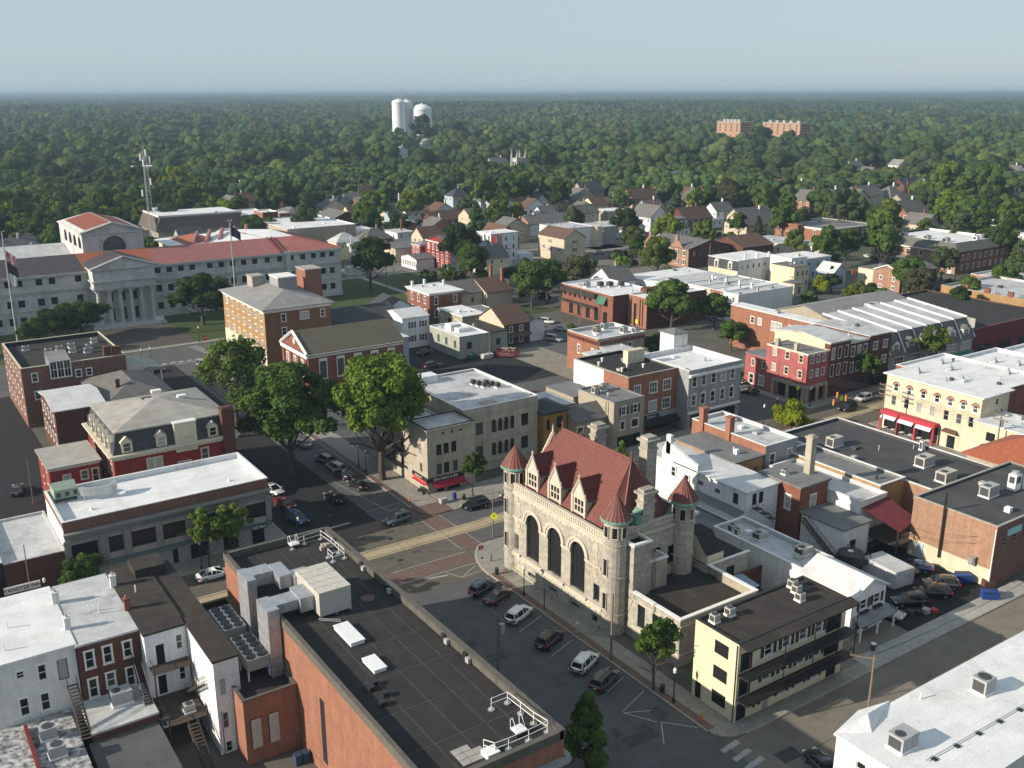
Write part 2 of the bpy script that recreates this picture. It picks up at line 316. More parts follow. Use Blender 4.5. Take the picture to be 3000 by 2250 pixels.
def window(par,face,c,a,z,w,h,sty='w',arch=False,shut=None,pane=None,name=None):
 fme,pms=winmesh(w,h,sty,arch)
 nm=name or {'door':'door','garage':'garage_door'}.get(STY[sty][1],'window')
 o=place(nm,fme,par,loc=wallpts(face,c,a,z),rz=FR[face])
 q=bpy.data.objects.new('pane',pms[pane if pane is not None else random.choice((0,0,0,0,1,1,2))]); col.objects.link(q); q.parent=o
 if shut:
  sw=min(.5,w*.42)
  for s in(-1,1):
   u=bpy.data.objects.new('shutter',shutmesh(h,sw,shut)); col.objects.link(u); u.parent=o; u.location=(s*(w/2+.14+sw/2),-.0,0)
 return o
def ww(a_list,z_list,w,h,sty='w',**k):
 return [dict(a=a,z=z,w=w,h=h,sty=sty,**k) for a in a_list for z in z_list]
def lin(a,b,n): return [a+(b-a)*i/(n-1) for i in range(n)] if n>1 else [(a+b)/2]
def ops_of(ws): return [(q['a']-q['w']/2,q['a']+q['w']/2,q['z'],q['z']+q['h'],q.get('arch',False)) for q in ws]
def roof_gable(mb,x0,x1,y0,y1,z,rise,axis,ov=.35,th=.18,m=0):
 if axis=='x':
  ym=(y0+y1)/2; k=rise/(ym-y0)
  for s,ye in((-1,y0),(1,y1)):
   e=ye+s*ov; ze=z-ov*k
   P=[(x0-ov,e,ze),(x1+ov,e,ze),(x1+ov,ym,z+rise),(x0-ov,ym,z+rise)]
   mb.face(P,m); mb.face([(a,b,c+th) for a,b,c in P],m)
   mb.face([P[0],P[1],(P[1][0],P[1][1],P[1][2]+th),(P[0][0],P[0][1],P[0][2]+th)],m)
   for i,j in((0,3),(1,2)): mb.face([P[i],P[j],(P[j][0],P[j][1],P[j][2]+th),(P[i][0],P[i][1],P[i][2]+th)],m)
 else:
  t=MB(); roof_gable(t,y0,y1,x0,x1,z,rise,'x',ov,th,m)
  n=len(mb.v); mb.v+=[(b,a,c) for a,b,c in t.v]; mb.f+=[tuple(n+i for i in f) for f in t.f]; mb.m+=t.m
def roof_hip(mb,x0,x1,y0,y1,z,rise,ov=.4,inset=None,th=.15,m=0,md=None):
 X0,X1,Y0,Y1=x0-ov,x1+ov,y0-ov,y1+ov
 mb.box(X0,X1,Y0,Y1,z-.02,z+th,m)
 z+=th+.001
 d=min(X1-X0,Y1-Y0)/2 if inset is None else inset
 a=[(X0,Y0,z),(X1,Y0,z),(X1,Y1,z),(X0,Y1,z)]; b=[(X0+d,Y0+d,z+rise),(X1-d,Y0+d,z+rise),(X1-d,Y1-d,z+rise),(X0+d,Y1-d,z+rise)]
 for i in range(4): j=(i+1)%4; mb.face([a[i],a[j],b[j],b[i]],m)
 if inset is not None: mb.face(b,m if md is None else md)
def chim(par,x,y,z0,z1,s=.6,mt=None,pots=0):
 b=MB(); mt=mt or m_brick; b.box(x-s/2,x+s/2,y-s/2,y+s/2,z0,z1); b.box(x-s/2-.08,x+s/2+.08,y-s/2-.08,y+s/2+.08,z1,z1+.15)
 b.box(x-s/2+.14,x+s/2-.14,y-s/2+.14,y+s/2-.14,z1+.15,z1+.3)
 return b.build('chimney',mt,par)
def bld(name,label,x0,x1,y0,y1,h,wm,rm=None,roof='flat',par=.45,cope=None,rise=2.5,ax='x',W=(),S=(),E=(),sm=None,cor=None,corm=None,cat='building',ov=.35,inset=3,z0=0,group=None,deck=None,found=None,parm=None,band=None):
 """axis-aligned building; wm = material of the walls (sm = of the S wall if it differs)"""
 t=thing(name,label,cat,(x0,y0,z0),group=group)
 mats=[wm,sm or wm]; mb=MB(); inner=[]; ht=h
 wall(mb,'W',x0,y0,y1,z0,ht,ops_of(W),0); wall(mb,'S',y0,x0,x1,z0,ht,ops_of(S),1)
 wall(mb,'E',x1,y0,y1,z0,ht,ops_of(E),0); wall(mb,'N',y1,x0,x1,z0,ht,(),0)
 if roof=='gable':
  if ax=='x':
   ym=(y0+y1)/2; mb.face([(x0,y0,h),(x0,y1,h),(x0,ym,h+rise)],0); mb.face([(x1,y0,h),(x1,y1,h),(x1,ym,h+rise)],0)
  else:
   xm=(x0+x1)/2; mb.face([(x0,y0,h),(x1,y0,h),(xm,y0,h+rise)],1); mb.face([(x0,y1,h),(x1,y1,h),(xm,y1,h+rise)],1)
 if roof=='flat':   # inside of parapet
  p=.28; z=h-par
  for q in([(x0+p,y0+p),(x1-p,y0+p)],[(x1-p,y0+p),(x1-p,y1-p)],[(x1-p,y1-p),(x0+p,y1-p)],[(x0+p,y1-p),(x0+p,y0+p)]):
   inner.append([(*q[0],z-.1),(*q[1],z-.1),(*q[1],h),(*q[0],h)])
 mb.build('wall',mats,t)
 r=MB()
 if roof=='flat':
  r.box(x0+.02,x1-.02,y0+.02,y1-.02,h-par-.15,h-par); [r.face(f) for f in inner]; r.build('roof',rm,t)
  c=MB(); p=.3; e=.06
  c.box(x0-e,x1+e,y0-e,y0+p,h-.02,h+.09); c.box(x0-e,x1+e,y1-p,y1+e,h-.02,h+.09); c.box(x0-e,x0+p,y0+p,y1-p,h-.02,h+.09); c.box(x1-p,x1+e,y0+p,y1-p,h-.02,h+.09)
  c.build('parapet_cap',cope or rm,t)
 elif roof=='gable': roof_gable(r,x0,x1,y0,y1,h,rise,ax,ov); r.build('roof',rm,t)
 elif roof=='hip': roof_hip(r,x0,x1,y0,y1,h,rise,ov); r.build('roof',rm,t)
 elif roof=='deck': roof_hip(r,x0,x1,y0,y1,h,rise,ov,inset,md=1); r.build('roof',[rm,deck or rm],t)
 elif roof=='slab':
  r.box(x0-ov,x1+ov,y0-ov,y1+ov,h,h+.22); r.build('roof',rm,t)
 if roof in('flat','slab') and (x1-x0)*(y1-y0)>55 and x0>90:
  q=random.Random(int(x0*7+y0)); zz=h-par if roof=='flat' else h+.22
  for i in range(min(5,int((x1-x0)*(y1-y0)/70)+1)):
   v=MB(); a,c=q.uniform(x0+1.2,x1-1.6),q.uniform(y0+1.2,y1-1.6); k=q.random()
   if k<.4: v.cyl(a,c,zz,zz+q.uniform(.5,1),.09,.09,6)
   elif k<.75: s=q.uniform(.3,.6); v.box(a-s,a+s,c-s,c+s,zz,zz+q.uniform(.3,.8))
   else: v.cyl(a,c,zz,zz+.5,.22,.22,8); v.cyl(a,c,zz+.5,zz+.7,.36,.3,8)
   v.build('roof_vent',q.choice((m_wsteel,m_acgrey,m_acbeige,m_acdark)),t)
 if cor:
  c=MB(); q=cor
  for i,(dz,e) in enumerate(((-.75*q,.14*q),(-.5*q,.3*q),(-.25*q,.48*q))):
   c.box(x0-e,x1,y0-e,y0-.003,h+dz,h+dz+.25*q); c.box(x0-e,x0-.003,y0-.003,y1,h+dz,h+dz+.25*q)
  c.build('cornice',corm or m_trim,t)
 for face,ws,c in(('W',W,x0),('S',S,y0),('E',E,x1)):
  for q in ws:
   k=dict(q); window(t,face,c,k.pop('a'),k.pop('z'),k.pop('w'),k.pop('h'),**k)
 return t
def part(t,name,fn,mats,smooth=False): b=MB(); fn(b); return b.build(name,mats,t,smooth)
# ---------------- the setting: ground, roads, pavements ----------------
def sheet(name,x0,x1,y0,y1,z,m): b=MB(); b.face([(x0,y0,z),(x1,y0,z),(x1,y1,z),(x0,y1,z)]); return struct(name,b,m)
b=MB(); N=64
b.face([(14000*math.cos(2*math.pi*i/N),14000*math.sin(2*math.pi*i/N),-.06) for i in range(N)]); struct('ground',b,m_gnd)
sheet('town_ground',-60,330,20,430,-.03,m_town)
sheet('road',-90,146.5,104,128,0,m_asph2)                 # main street with the tram track
sheet('road',146.5,330,108,130,0,m_asph2)
sheet('road',47.5,66,40,104,.004,m_asph)
sheet('road',47.5,61.2,128,250,.006,m_asphn)
sheet('parking_strip',61.2,68,128,250,.008,m_asph)
sheet('road',66,250,44,58.6,.002,m_asph3); sheet('road',30,66,40,58.6,.006,m_asph)
sheet('road',146.5,161.8,58.6,108,.006,m_asph); sheet('road',146.5,161.8,128,262,.006,m_asph)
sheet('crosswalk_paving',44,66.9,107.9,111.0,.010,m_bpav); sheet('crosswalk_paving',67.2,70.3,112,124.7,.010,m_bpav)
sheet('crosswalk_paving',47.5,69,124.9,127.5,.010,m_bpav)
sheet('asphalt_panel',69.9,146,112,124.6,.008,m_asph); sheet('asphalt_panel',-90,67,111.2,116.4,.007,m_asph2)
sheet('plaza_paving',48,88,250,288,.004,mat('cobbled_plaza',(.13,.115,.1),(.09,.08,.07),kind='stone',scale=1))
sheet('court_road',20,90,238,256,.010,m_asph)
sheet('lawn',73,118,258,296,.03,m_grass); sheet('lawn',10,48,262,300,.02,m_grass); sheet('lawn',118,176,236,322,.03,m_grass)
sheet('footpath',118,176,248,250.2,.04,m_conc2); sheet('footpath',150,152,236,322,.045,m_conc2)
sheet('car_park',100,134,178,222,.01,m_asphn); sheet('car_park',134,146,172,203,.012,mat('pale_gravel_lot',(.26,.24,.19),(.2,.185,.15),scale=.8,dirt=(.1,.1,.09),dirtamt=.4))
sheet('car_park',200,268,256,302,.01,m_lot); sheet('car_park',-20,24,160,232,.01,m_asphn)
sheet('car_park',100.4,121,61.5,79,.010,m_asphn); sheet('yard',87,101,60.3,72,.012,m_asph3)
sheet('road',100,420,322,337,.012,m_lot); sheet('road',262,278,130,430,.012,m_asph); sheet('road',262,420,182,192,.014,m_asph)
sheet('back_yard',72,146,142,200,-.01,m_asph)
# tram track: concrete bed in slabs, rails in slots
x=-90; k=0
while x<330:
 L_=7.5; y0=116.5+max(0,(x-66))*.028
 t=MB(); t.box(x+.05,min(x+L_-.05,330),y0,y0+.42,-.01,.02); t.box(x+.05,x+L_-.05,y0+.56,y0+2.32,-.01,.02); t.box(x+.05,x+L_-.05,y0+2.46,y0+2.85,-.01,.02)
 o=t.build('track_slab',m_slab); o['kind']='structure'; x+=L_; k+=1
t=MB()
for i in range(60):
 x=-90+i*7; y0=116.5+max(0,(x-66))*.028; y1=116.5+max(0,(x+7-66))*.028
 for d in(.49,2.39): t.face([(x,y0+d-.05,.018),(x+7,y1+d-.05,.018),(x+7,y1+d+.05,.018),(x,y0+d+.05,.018)])
struct('tram_rails',t,mat('rail_steel',(.1,.085,.07),rough=.4,metal=.6))
# pavements: kerb stone, base and slabs one can tell apart
m_kerb=mat('kerb_stone',(.4,.36,.29),(.3,.27,.22),scale=2)
def walk(x0,x1,y0,y1,m=None,kerb='',slabs=0,name='sidewalk',z=.14):
 b=MB(); b.box(x0,x1,y0,y1,-.02,z-(.02 if slabs else 0)); o=struct(name,b,m or m_conc)
 e=.16; k=MB()
 if 'W' in kerb: k.box(x0-e,x0-.002,y0,y1,-.02,z+.01)
 if 'E' in kerb: k.box(x1+.002,x1+e,y0,y1,-.02,z+.01)
 if 'S' in kerb: k.box(x0,x1,y0-e,y0-.002,-.02,z+.01)
 if 'N' in kerb: k.box(x0,x1,y1+.002,y1+e,-.02,z+.01)
 if kerb: k.build('kerb',m_kerb,o,world=False)
 if slabs:
  nx=max(1,round((x1-x0)/slabs)); ny=max(1,round((y1-y0)/slabs)); dx,dy=(x1-x0)/nx,(y1-y0)/ny; g=.02
  ms=MB().box(-dx/2+g,dx/2-g,-dy/2+g,dy/2-g,-.03,0).mesh('paving_slab',m or m_conc)
  for i in range(nx):
   for j in range(ny):
    q=place('paving_slab',ms,o,loc=(x0+(i+.5)*dx,y0+(j+.5)*dy,z+random.uniform(-.008,.006)),world=False)
 return o
walk(67.15,69.4,61.2,103.8,slabs=1.5); walk(66.16,67.13,61.2,103.0,m_bpav,'W',name='brick_verge')
# rounded corner by the stone post office
b=MB(); P=[(66.16,103.0),(66.4,105.4),(67.0,107.6),(68.0,109.6),(69.6,111.4),(72,111.7),(72,103.0)]; b.face([(x,y,.14) for x,y in P])
for p,q in zip(P,P[1:]): b.face([(*p,-.02),(*q,-.02),(*q,.14),(*p,.14)])
struct('corner_pavement',b,m_conc)
b=MB()
for p,q in zip(P[:6],P[1:6]):
 d=Vector((q[0]-p[0],q[1]-p[1])).normalized(); n=Vector((-d.y,d.x))*.3
 b.face([(p[0],p[1],.15),(q[0],q[1],.15),(q[0]+n.x,q[1]+n.y,.15),(p[0]+n.x,p[1]+n.y,.15)]); b.face([(p[0]+n.x,p[1]+n.y,.15),(q[0]+n.x,q[1]+n.y,.15),(q[0]+n.x,q[1]+n.y,-.02),(p[0]+n.x,p[1]+n.y,-.02)])
struct('kerb',b,m_kerb)
walk(72.0,146.3,104.4,111.7,kerb='N',slabs=0)
b=MB(); P=[(67.8,128.9),(67.9,127.0),(68.6,125.4),(70,124.8),(73.2,124.8),(73.2,128.9)]; b.face([(x,y,.14) for x,y in P])
for p,q in zip(P,P[1:]): b.face([(*p,-.02),(*q,-.02),(*q,.14),(*p,.14)])
struct('corner_pavement',b,m_bpav)
walk(73.2,146.3,124.9,132.3,kerb='S'); walk(69.0,72.9,128.9,190,kerb='',slabs=1.9); walk(68.0,68.98,128.9,190,m_bpav,'W',name='brick_verge')
walk(-60,47,126.6,130.3,kerb='S'); walk(45.2,47.3,130.4,200,kerb='E')
walk(43,47.3,58,103.8,kerb='E'); walk(-60,47.3,103.9,107.8,kerb='N')
b=MB(); P=[(66.16,61.2),(66.2,60.4),(66.8,59.6),(67.8,58.95),(69.2,58.7),(69.2,61.2)]; b.face([(x,y,.14) for x,y in P])
for p,q in zip(P,P[1:]): b.face([(*p,-.02),(*q,-.02),(*q,.14),(*p,.14)])
struct('corner_pavement',b,m_conc)
walk(69.2,90,58.75,60.5,kerb='S',slabs=1.75); walk(90,100.4,58.75,61.4,m_conc2,'S',slabs=2.6); walk(100.4,125,58.75,61.4,m_conc2,'S',slabs=2.6)
walk(144.4,146.3,60,104.4,kerb='E'); walk(162.0,164.4,60,112,kerb='W'); walk(164.4,330,112.3,114.4,kerb='N'); walk(162.2,330,127.6,130.4,kerb='S'); walk(162,164,130.4,150,kerb='W')
walk(130,330,337.2,339.5,kerb='S'); walk(130,330,319,321.8,kerb='N')
walk(48,90,256.2,258,kerb='S')
# paint on the road
def stripe(b,x0,y0,x1,y1,w,z=.016):
 d=Vector((x1-x0,y1-y0)).normalized(); n=Vector((-d.y,d.x))*w/2
 b.face([(x0-n.x,y0-n.y,z),(x1-n.x,y1-n.y,z),(x1+n.x,y1+n.y,z),(x0+n.x,y0+n.y,z)])
def stripes(name,L,w=.12):
 b=MB(); [stripe(b,*l,w) for l in L]; o=struct(name,b,m_paint); return o
stripes('parking_bay_lines',[(61,y,65.4,y+1.6) for y in(88.5,81.8,72.2,68.8,95.1,78.6,85.2,92)]+[(47.8,y,53,y-1.6) for y in range(60,104,4)],.11)
stripes('parking_bay_lines',[(61.4,y,67.6,y+.2) for y in range(132,190,6)]+[(47.8,y,53,y) for y in range(206,236,3)],.11)
stripes('parking_bay_lines',[(2,y,9,y+.3) for y in range(172,226,3)]+[(14,172,14.6,225)],.1)
stripes('stop_line',[(53.6,129.6,57.4,129.7)],.45); stripes('stop_line',[(58,107.0,61.2,106.3)],.3)
stripes('road_edge_lines',[(44,107.75,66.5,107.3),(67.0,112,67.0,124.7),(70.4,111.8,70.4,124.6),(55,111.15,67,111.15),(62.5,104.6,65.9,106.6),(62.5,104.6,66.0,104.9),(61.4,107.0,62.5,104.6),
 (62.8,65.4,60.9,68.6),(60.9,68.6,63.8,67.2),(60.9,62.2,63.2,65.1),(63.2,65.1,65.8,62.2),(62.2,147,64.5,130),(64.5,130,66.4,130.6)],.12)
for x,y in((66.4,58.2),(66.4,56.6),(66.5,55.0)): stripes('crossing_bar',[(x-1.4,y-.2,x+1.2,y+.1)],.62)
for i in range(9): stripes('crossing_bar',[(69.3+i*.28,253.6-i*1.6,71.9+i*.28,253.8-i*1.6)],.6)
for i in range(6): stripes('crossing_bar',[(56.5+i*2.1,239.9,58.0+i*2.1,240.6)],1.0)
stripes('stop_line',[(61.5,238.3,67,238.8)],.4)
b=MB(); b.face([(59.6,63.6,.018),(61.8,63.4,.018),(61.6,66.2,.018),(59.9,65.6,.018)]); b.face([(63.2,65.4,.019),(64.9,65.6,.019),(64.7,67.6,.019),(63.2,67.1,.019)]); b.face([(57.5,65.6,.018),(58.6,65.8,.018),(58.5,67.2,.018),(57.6,67.0,.018)]); rq=random.Random(12)
for i in range(22):
 x,y,s=(rq.uniform(49,60),rq.uniform(62,104),rq.uniform(.4,1.6)) if i<10 else (rq.uniform(68,140),rq.uniform(46,57),rq.uniform(.4,1.4)) if i<17 else (rq.uniform(56,66),rq.uniform(112,126),rq.uniform(.3,1)); b.face([(x-s,y-s*.6,.019+i*.0004),(x+s*.8,y-s*.7,.019+i*.0004),(x+s,y+s*.5,.019+i*.0004),(x-s*.9,y+s*.6,.019+i*.0004)])
struct('asphalt_patches',b,mat('patch_asphalt',(.045,.045,.047),(.07,.07,.07),scale=1))
b=MB()
for i in range(60):
 x,y=rq.uniform(48,61),rq.uniform(60,126)
 if i>44: x,y=rq.uniform(40,66),rq.uniform(108,127)
 for k in range(5): a=rq.uniform(0,6.28) if k==0 else a+rq.uniform(-.7,.7); x2,y2=x+.9*math.cos(a),y+.9*math.sin(a); b.face([(x,y,.0225),(x2,y2,.0225),(x2+.04,y2+.04,.0225),(x+.04,y+.04,.0225)]); x,y=x2,y2
struct('road_cracks',b,m_asphn)
for x,y in((55,92),(57,70),(58,114),(54.5,123),(100,50.5),(56,134),(60,121)):
 b=MB(); b.cyl(x,y,-.01,.026,.36,.36,14); struct('manhole_cover',b,m_dark)
b=MB(); [stripe(b,x,44+2*math.sin(x),x+9,45+2*math.sin(x*1.7),.05,.012) for x in range(70,190,9)]; [stripe(b,x,52+1.5*math.sin(x),x+7,53+1.5*math.sin(x*1.3),.05,.012) for x in range(70,190,9)]; struct('road_cracks',b,m_asphn)
# ---------------- wooded distance ----------------
# ---------------- the stone post office with red tiled roof ----------------
X0,X1,Y0,Y1=69.6,82.6,82.4,103.6
po=thing('post_office','pale granite building with steep red tiled roof, three tall arched windows and conical corner turrets','building',(X0,Y0,0))
zt=13.1
arch=[dict(a=97.85,z=3.35,w=2.95,h=6.65,sty='K',arch=True,pane=0),dict(a=92.95,z=3.35,w=2.95,h=6.7,sty='K',arch=True,pane=0),dict(a=88.05,z=3.35,w=2.95,h=6.7,sty='K',arch=True,pane=0)]
PW=arch+[dict(a=101.7,z=3.5,w=1.1,h=2.35,sty='k',pane=0),dict(a=84.2,z=3.5,w=1.2,h=2.35,sty='k',pane=0)]+[dict(a=a,z=.75,w=1.7,h=.6,sty='k',pane=0) for a in(98.0,93.2,88.3)]+[dict(a=84.4,z=.5,w=1.1,h=1.0,sty='k',pane=0)]
PS=[dict(a=75.8,z=6.2,w=1.3,h=3.2,sty='k',arch=True,pane=0),dict(a=77.8,z=6.2,w=1.3,h=3.2,sty='k',arch=True,pane=0),dict(a=80.2,z=6.4,w=1.2,h=2.6,sty='k',pane=0)]
m=MB(); wall(m,'W',X0,Y0,Y1,0,zt,ops_of(PW),0,.45); wall(m,'S',Y0,X0,X1,0,zt,ops_of(PS),0,.3); wall(m,'E',X1,Y0,Y1,0,zt); wall(m,'N',Y1,X0,X1,0,zt,[(72,74.4,3.5,9.5,True),(77,79.4,3.5,9.5,True)])
m.build('wall',m_stone,po)
for k in PW:
 q=dict(k); o=window(po,'W',X0+.3,q.pop('a'),q.pop('z'),q.pop('w'),q.pop('h'),**q)
for k in PS: q=dict(k); window(po,'S',Y0+.15,q.pop('a'),q.pop('z'),q.pop('w'),q.pop('h'),**q)
# ashlar stones standing slightly proud of the wall, coursed, skipping the openings
rs=random.Random(3); stones=[]
mst=[mat('granite_stone_pale',(.5,.47,.39),(.42,.39,.33),scale=2.5,dirt=(.24,.22,.19),dirtamt=.5,bump=.3),mat('granite_stone_grey',(.42,.4,.35),(.34,.325,.29),scale=2.5,dirt=(.2,.19,.17),dirtamt=.5,bump=.3),mat('granite_stone_warm',(.5,.44,.33),(.42,.37,.28),scale=2.5,dirt=(.25,.2,.16),dirtamt=.5,bump=.3)]
z=.1
while z<11.7:
 hh=rs.choice((.34,.42,.5)); y=Y0+1.4+rs.random()*.5
 while y<Y1-2.2:
  wd=rs.uniform(.6,1.35)
  ok=True
  for k in PW:
   g=.85 if k.get('arch') else .3
   top=k['z']+k['h']+(.8 if k.get('arch') else .35)
   if y+wd>k['a']-k['w']/2-g and y<k['a']+k['w']/2+g and z+hh>k['z']-.15 and z<top: ok=False
  if 2.55<z+hh and z<3.25: ok=False
  if ok: stones.append((y,wd,z,hh,rs.randrange(3)))
  y+=wd+.03
 z+=hh+.03
rs.shuffle(stones); stones.sort(key=lambda s:-s[1]*s[3]); SM={}
rest=MB()
for i,(y,wd,z,hh,c) in enumerate(stones):
 if i<290:
  wq=round(wd*5)/5; wq=min(wq,wd); k=(round(wd,1),hh,c)
  if k not in SM: SM[k]=MB().box(-.045,.0,0.02,k[0]-.05,0,hh).mesh('stone',mst[c])
  place('stone',SM[k],po,loc=(X0-rs.random()*.012,y,z))
 else: rest.box(X0-.045,X0,y,y+wd-.02,z,z+hh,c)
o=rest.build('small_stones',mst,po); o['kind']='stuff'
def ring(b,face,c,a,zs,r0,r1,d0,d1,N=14,m=0):   # arched moulding
 for i in range(N):
  t0,t1=math.pi*i/N,math.pi*(i+1)/N
  q=lambda t,r,d: wallpts(face,c,a-r*math.cos(t),zs+r*math.sin(t),d)
  b.face([q(t0,r0,d0),q(t1,r0,d0),q(t1,r1,d0),q(t0,r1,d0)],m); b.face([q(t0,r1,d0),q(t1,r1,d0),q(t1,r1,d1),q(t0,r1,d1)],m); b.face([q(t0,r0,d0),q(t1,r0,d0),q(t1,r0,d1),q(t0,r0,d1)],m)
for k in arch:
 b=MB(); a=k['a']; zs=k['z']+k['h']-k['w']/2; r=k['w']/2
 ring(b,'W',X0,a,zs,r,r+.35,-.1,.3); ring(b,'W',X0,a,zs,r+.35,r+.72,-.22,.0)
 b.build('arch_moulding',m_lime,po)
b=MB()
for a0,a1 in((Y0+1,86.55),(89.55,91.45),(94.45,96.35),(99.35,103)): b.box(X0-.16,X0,a0,a1,8.15,8.5)
b.build('impost_band',m_lime,po)
b=MB(); b.box(X0-.3,X0-.05,Y0+.5,Y1-.5,2.6,2.95); b.box(X0-.22,X0-.05,Y0+.5,Y1-.5,2.95,3.2); b.build('sill_course',m_lime,po)
b=MB(); b.box(X0-.22,X0-.05,Y0+1,Y1-1,0,.5); b.build('plinth',m_stone,po)
b=MB(); b.box(X0-.25,X0-.002,Y0,Y1,11.75,12.1); b.box(X0-.12,X0-.002,Y0,Y1,12.1,12.35); b.box(X0,X1,Y0-.25,Y0-.002,11.75,12.1)
for i in range(44): b.box(X0-.08,X0-.002,Y0+.6+i*.46,Y0+.95+i*.46,12.45,12.95)
for i in range(26): b.box(X0+.6+i*.46,X0+.95+i*.46,Y0-.08,Y0-.002,12.45,12.95)
b.box(X0-.16,X0+.35,Y0,Y1,zt,zt+.16); b.box(X0,X1,Y0-.16,Y0+.35,zt,zt+.16); b.box(X1-.35,X1+.1,Y0+.36,Y1,zt,zt+.16); b.build('parapet',m_lime,po)
b=MB(); b.box(X0+.35,X1-.3,Y0+.35,Y1-.3,12.6,12.8); b.build('gutter',m_cop,po)
# steep tiled roof: hipped left end, bowed right end
ex,bx=X0+1.0,X1-.9; ey,fy=Y1-.9,Y0+2.0; zr=20.3; ze=12.85; rx=(ex+bx)/2; rl,rr=100.2,86.0
A=(ex,ey,ze);Bp=(ex,fy+.4,ze);C1=(ex+1.9,fy-1.2,ze);C2=(bx-2.4,fy-1.2,ze);Dp=(bx,fy+.4,ze);Ep=(bx,ey,ze);RL=(rx,rl,zr);RR=(rx,rr,zr)
roof=MB();
for f in([A,Bp,RR,RL],[Bp,C1,RR],[C1,C2,RR],[C2,Dp,RR],[Dp,Ep,RL,RR],[Ep,A,RL]): roof.face(f)
ro=roof.build('roof',m_tile,po)
def ribs(b,p0,p1,q0,q1,n,r=.05):   # ribs from the eave p0-p1 up to the line q0-q1
 p0,p1,q0,q1=map(Vector,(p0,p1,q0,q1))
 for i in range(n+1):
  t=i/n; a=p0.lerp(p1,t); c=q0.lerp(q1,t); b.tube(a,c,r,4)
b=MB();
def slope_ribs(b,P,step=.33):
 # P polygon eave a-b, ridge c-d : vertical ribs clipped by the polygon sides
 a,bb,c,d=[Vector(p) for p in P]; L=(bb-a).length; n=int(L/step); e=(bb-a)/L
 nrm=(bb-a).cross(d-a).normalized(); up=nrm.cross(e); up=up if up.z>0 else -up
 for i in range(1,n):
  s=i*step
  # height along up at coordinate s
  def hit(p,q):
   ps,pu=(p-a).dot(e),(p-a).dot(up); qs,qu=(q-a).dot(e),(q-a).dot(up)
   if (ps-s)*(qs-s)>0 or abs(ps-qs)<1e-6: return None
   return pu+(qu-pu)*(s-ps)/(qs-ps)
  us=[u for u in(hit(a,d),hit(d,c),hit(c,bb)) if u is not None]
  if us: u=min(us) if len(us)==1 else max(us); b.tube(a+e*s,a+e*s+up*u,.05,4)
slope_ribs(b,(A,Bp,RR,RL));
for P_ in((Bp,C1),(C1,C2),(C2,Dp)): ribs(b,P_[0],P_[1],(RR[0],RR[1]-.02,zr),(RR[0]+.02,RR[1],zr),8,.05)
slope_ribs(b,(Ep,A,RL,RL))
o=b.build('tile_ribs',m_tile,po); o['kind']='stuff'
b=MB(); b.tube(RL,RR,.16,6)
for i in range(36): b.cyl(rx,rr+(rl-rr)*i/35,zr+.1,zr+.34,.09,.03,4)
for p in(A,Bp): b.tube(p,RL if p is A else RR,.12,5)
b.tube(Ep,RL,.12,5); b.tube(C1,RR,.12,5); b.tube(C2,RR,.12,5)
b.build('ridge_tiles',m_tile,po)
for p in(RL,RR):
 b=MB(); b.cyl(p[0],p[1],zr+.1,zr+1.1,.16,.06,8); b.cyl(p[0],p[1],zr+.7,zr+.9,.2,.2,8); b.cyl(p[0],p[1],zr+1.1,zr+1.9,.05,.01,6); b.build('finial',m_tile,po)
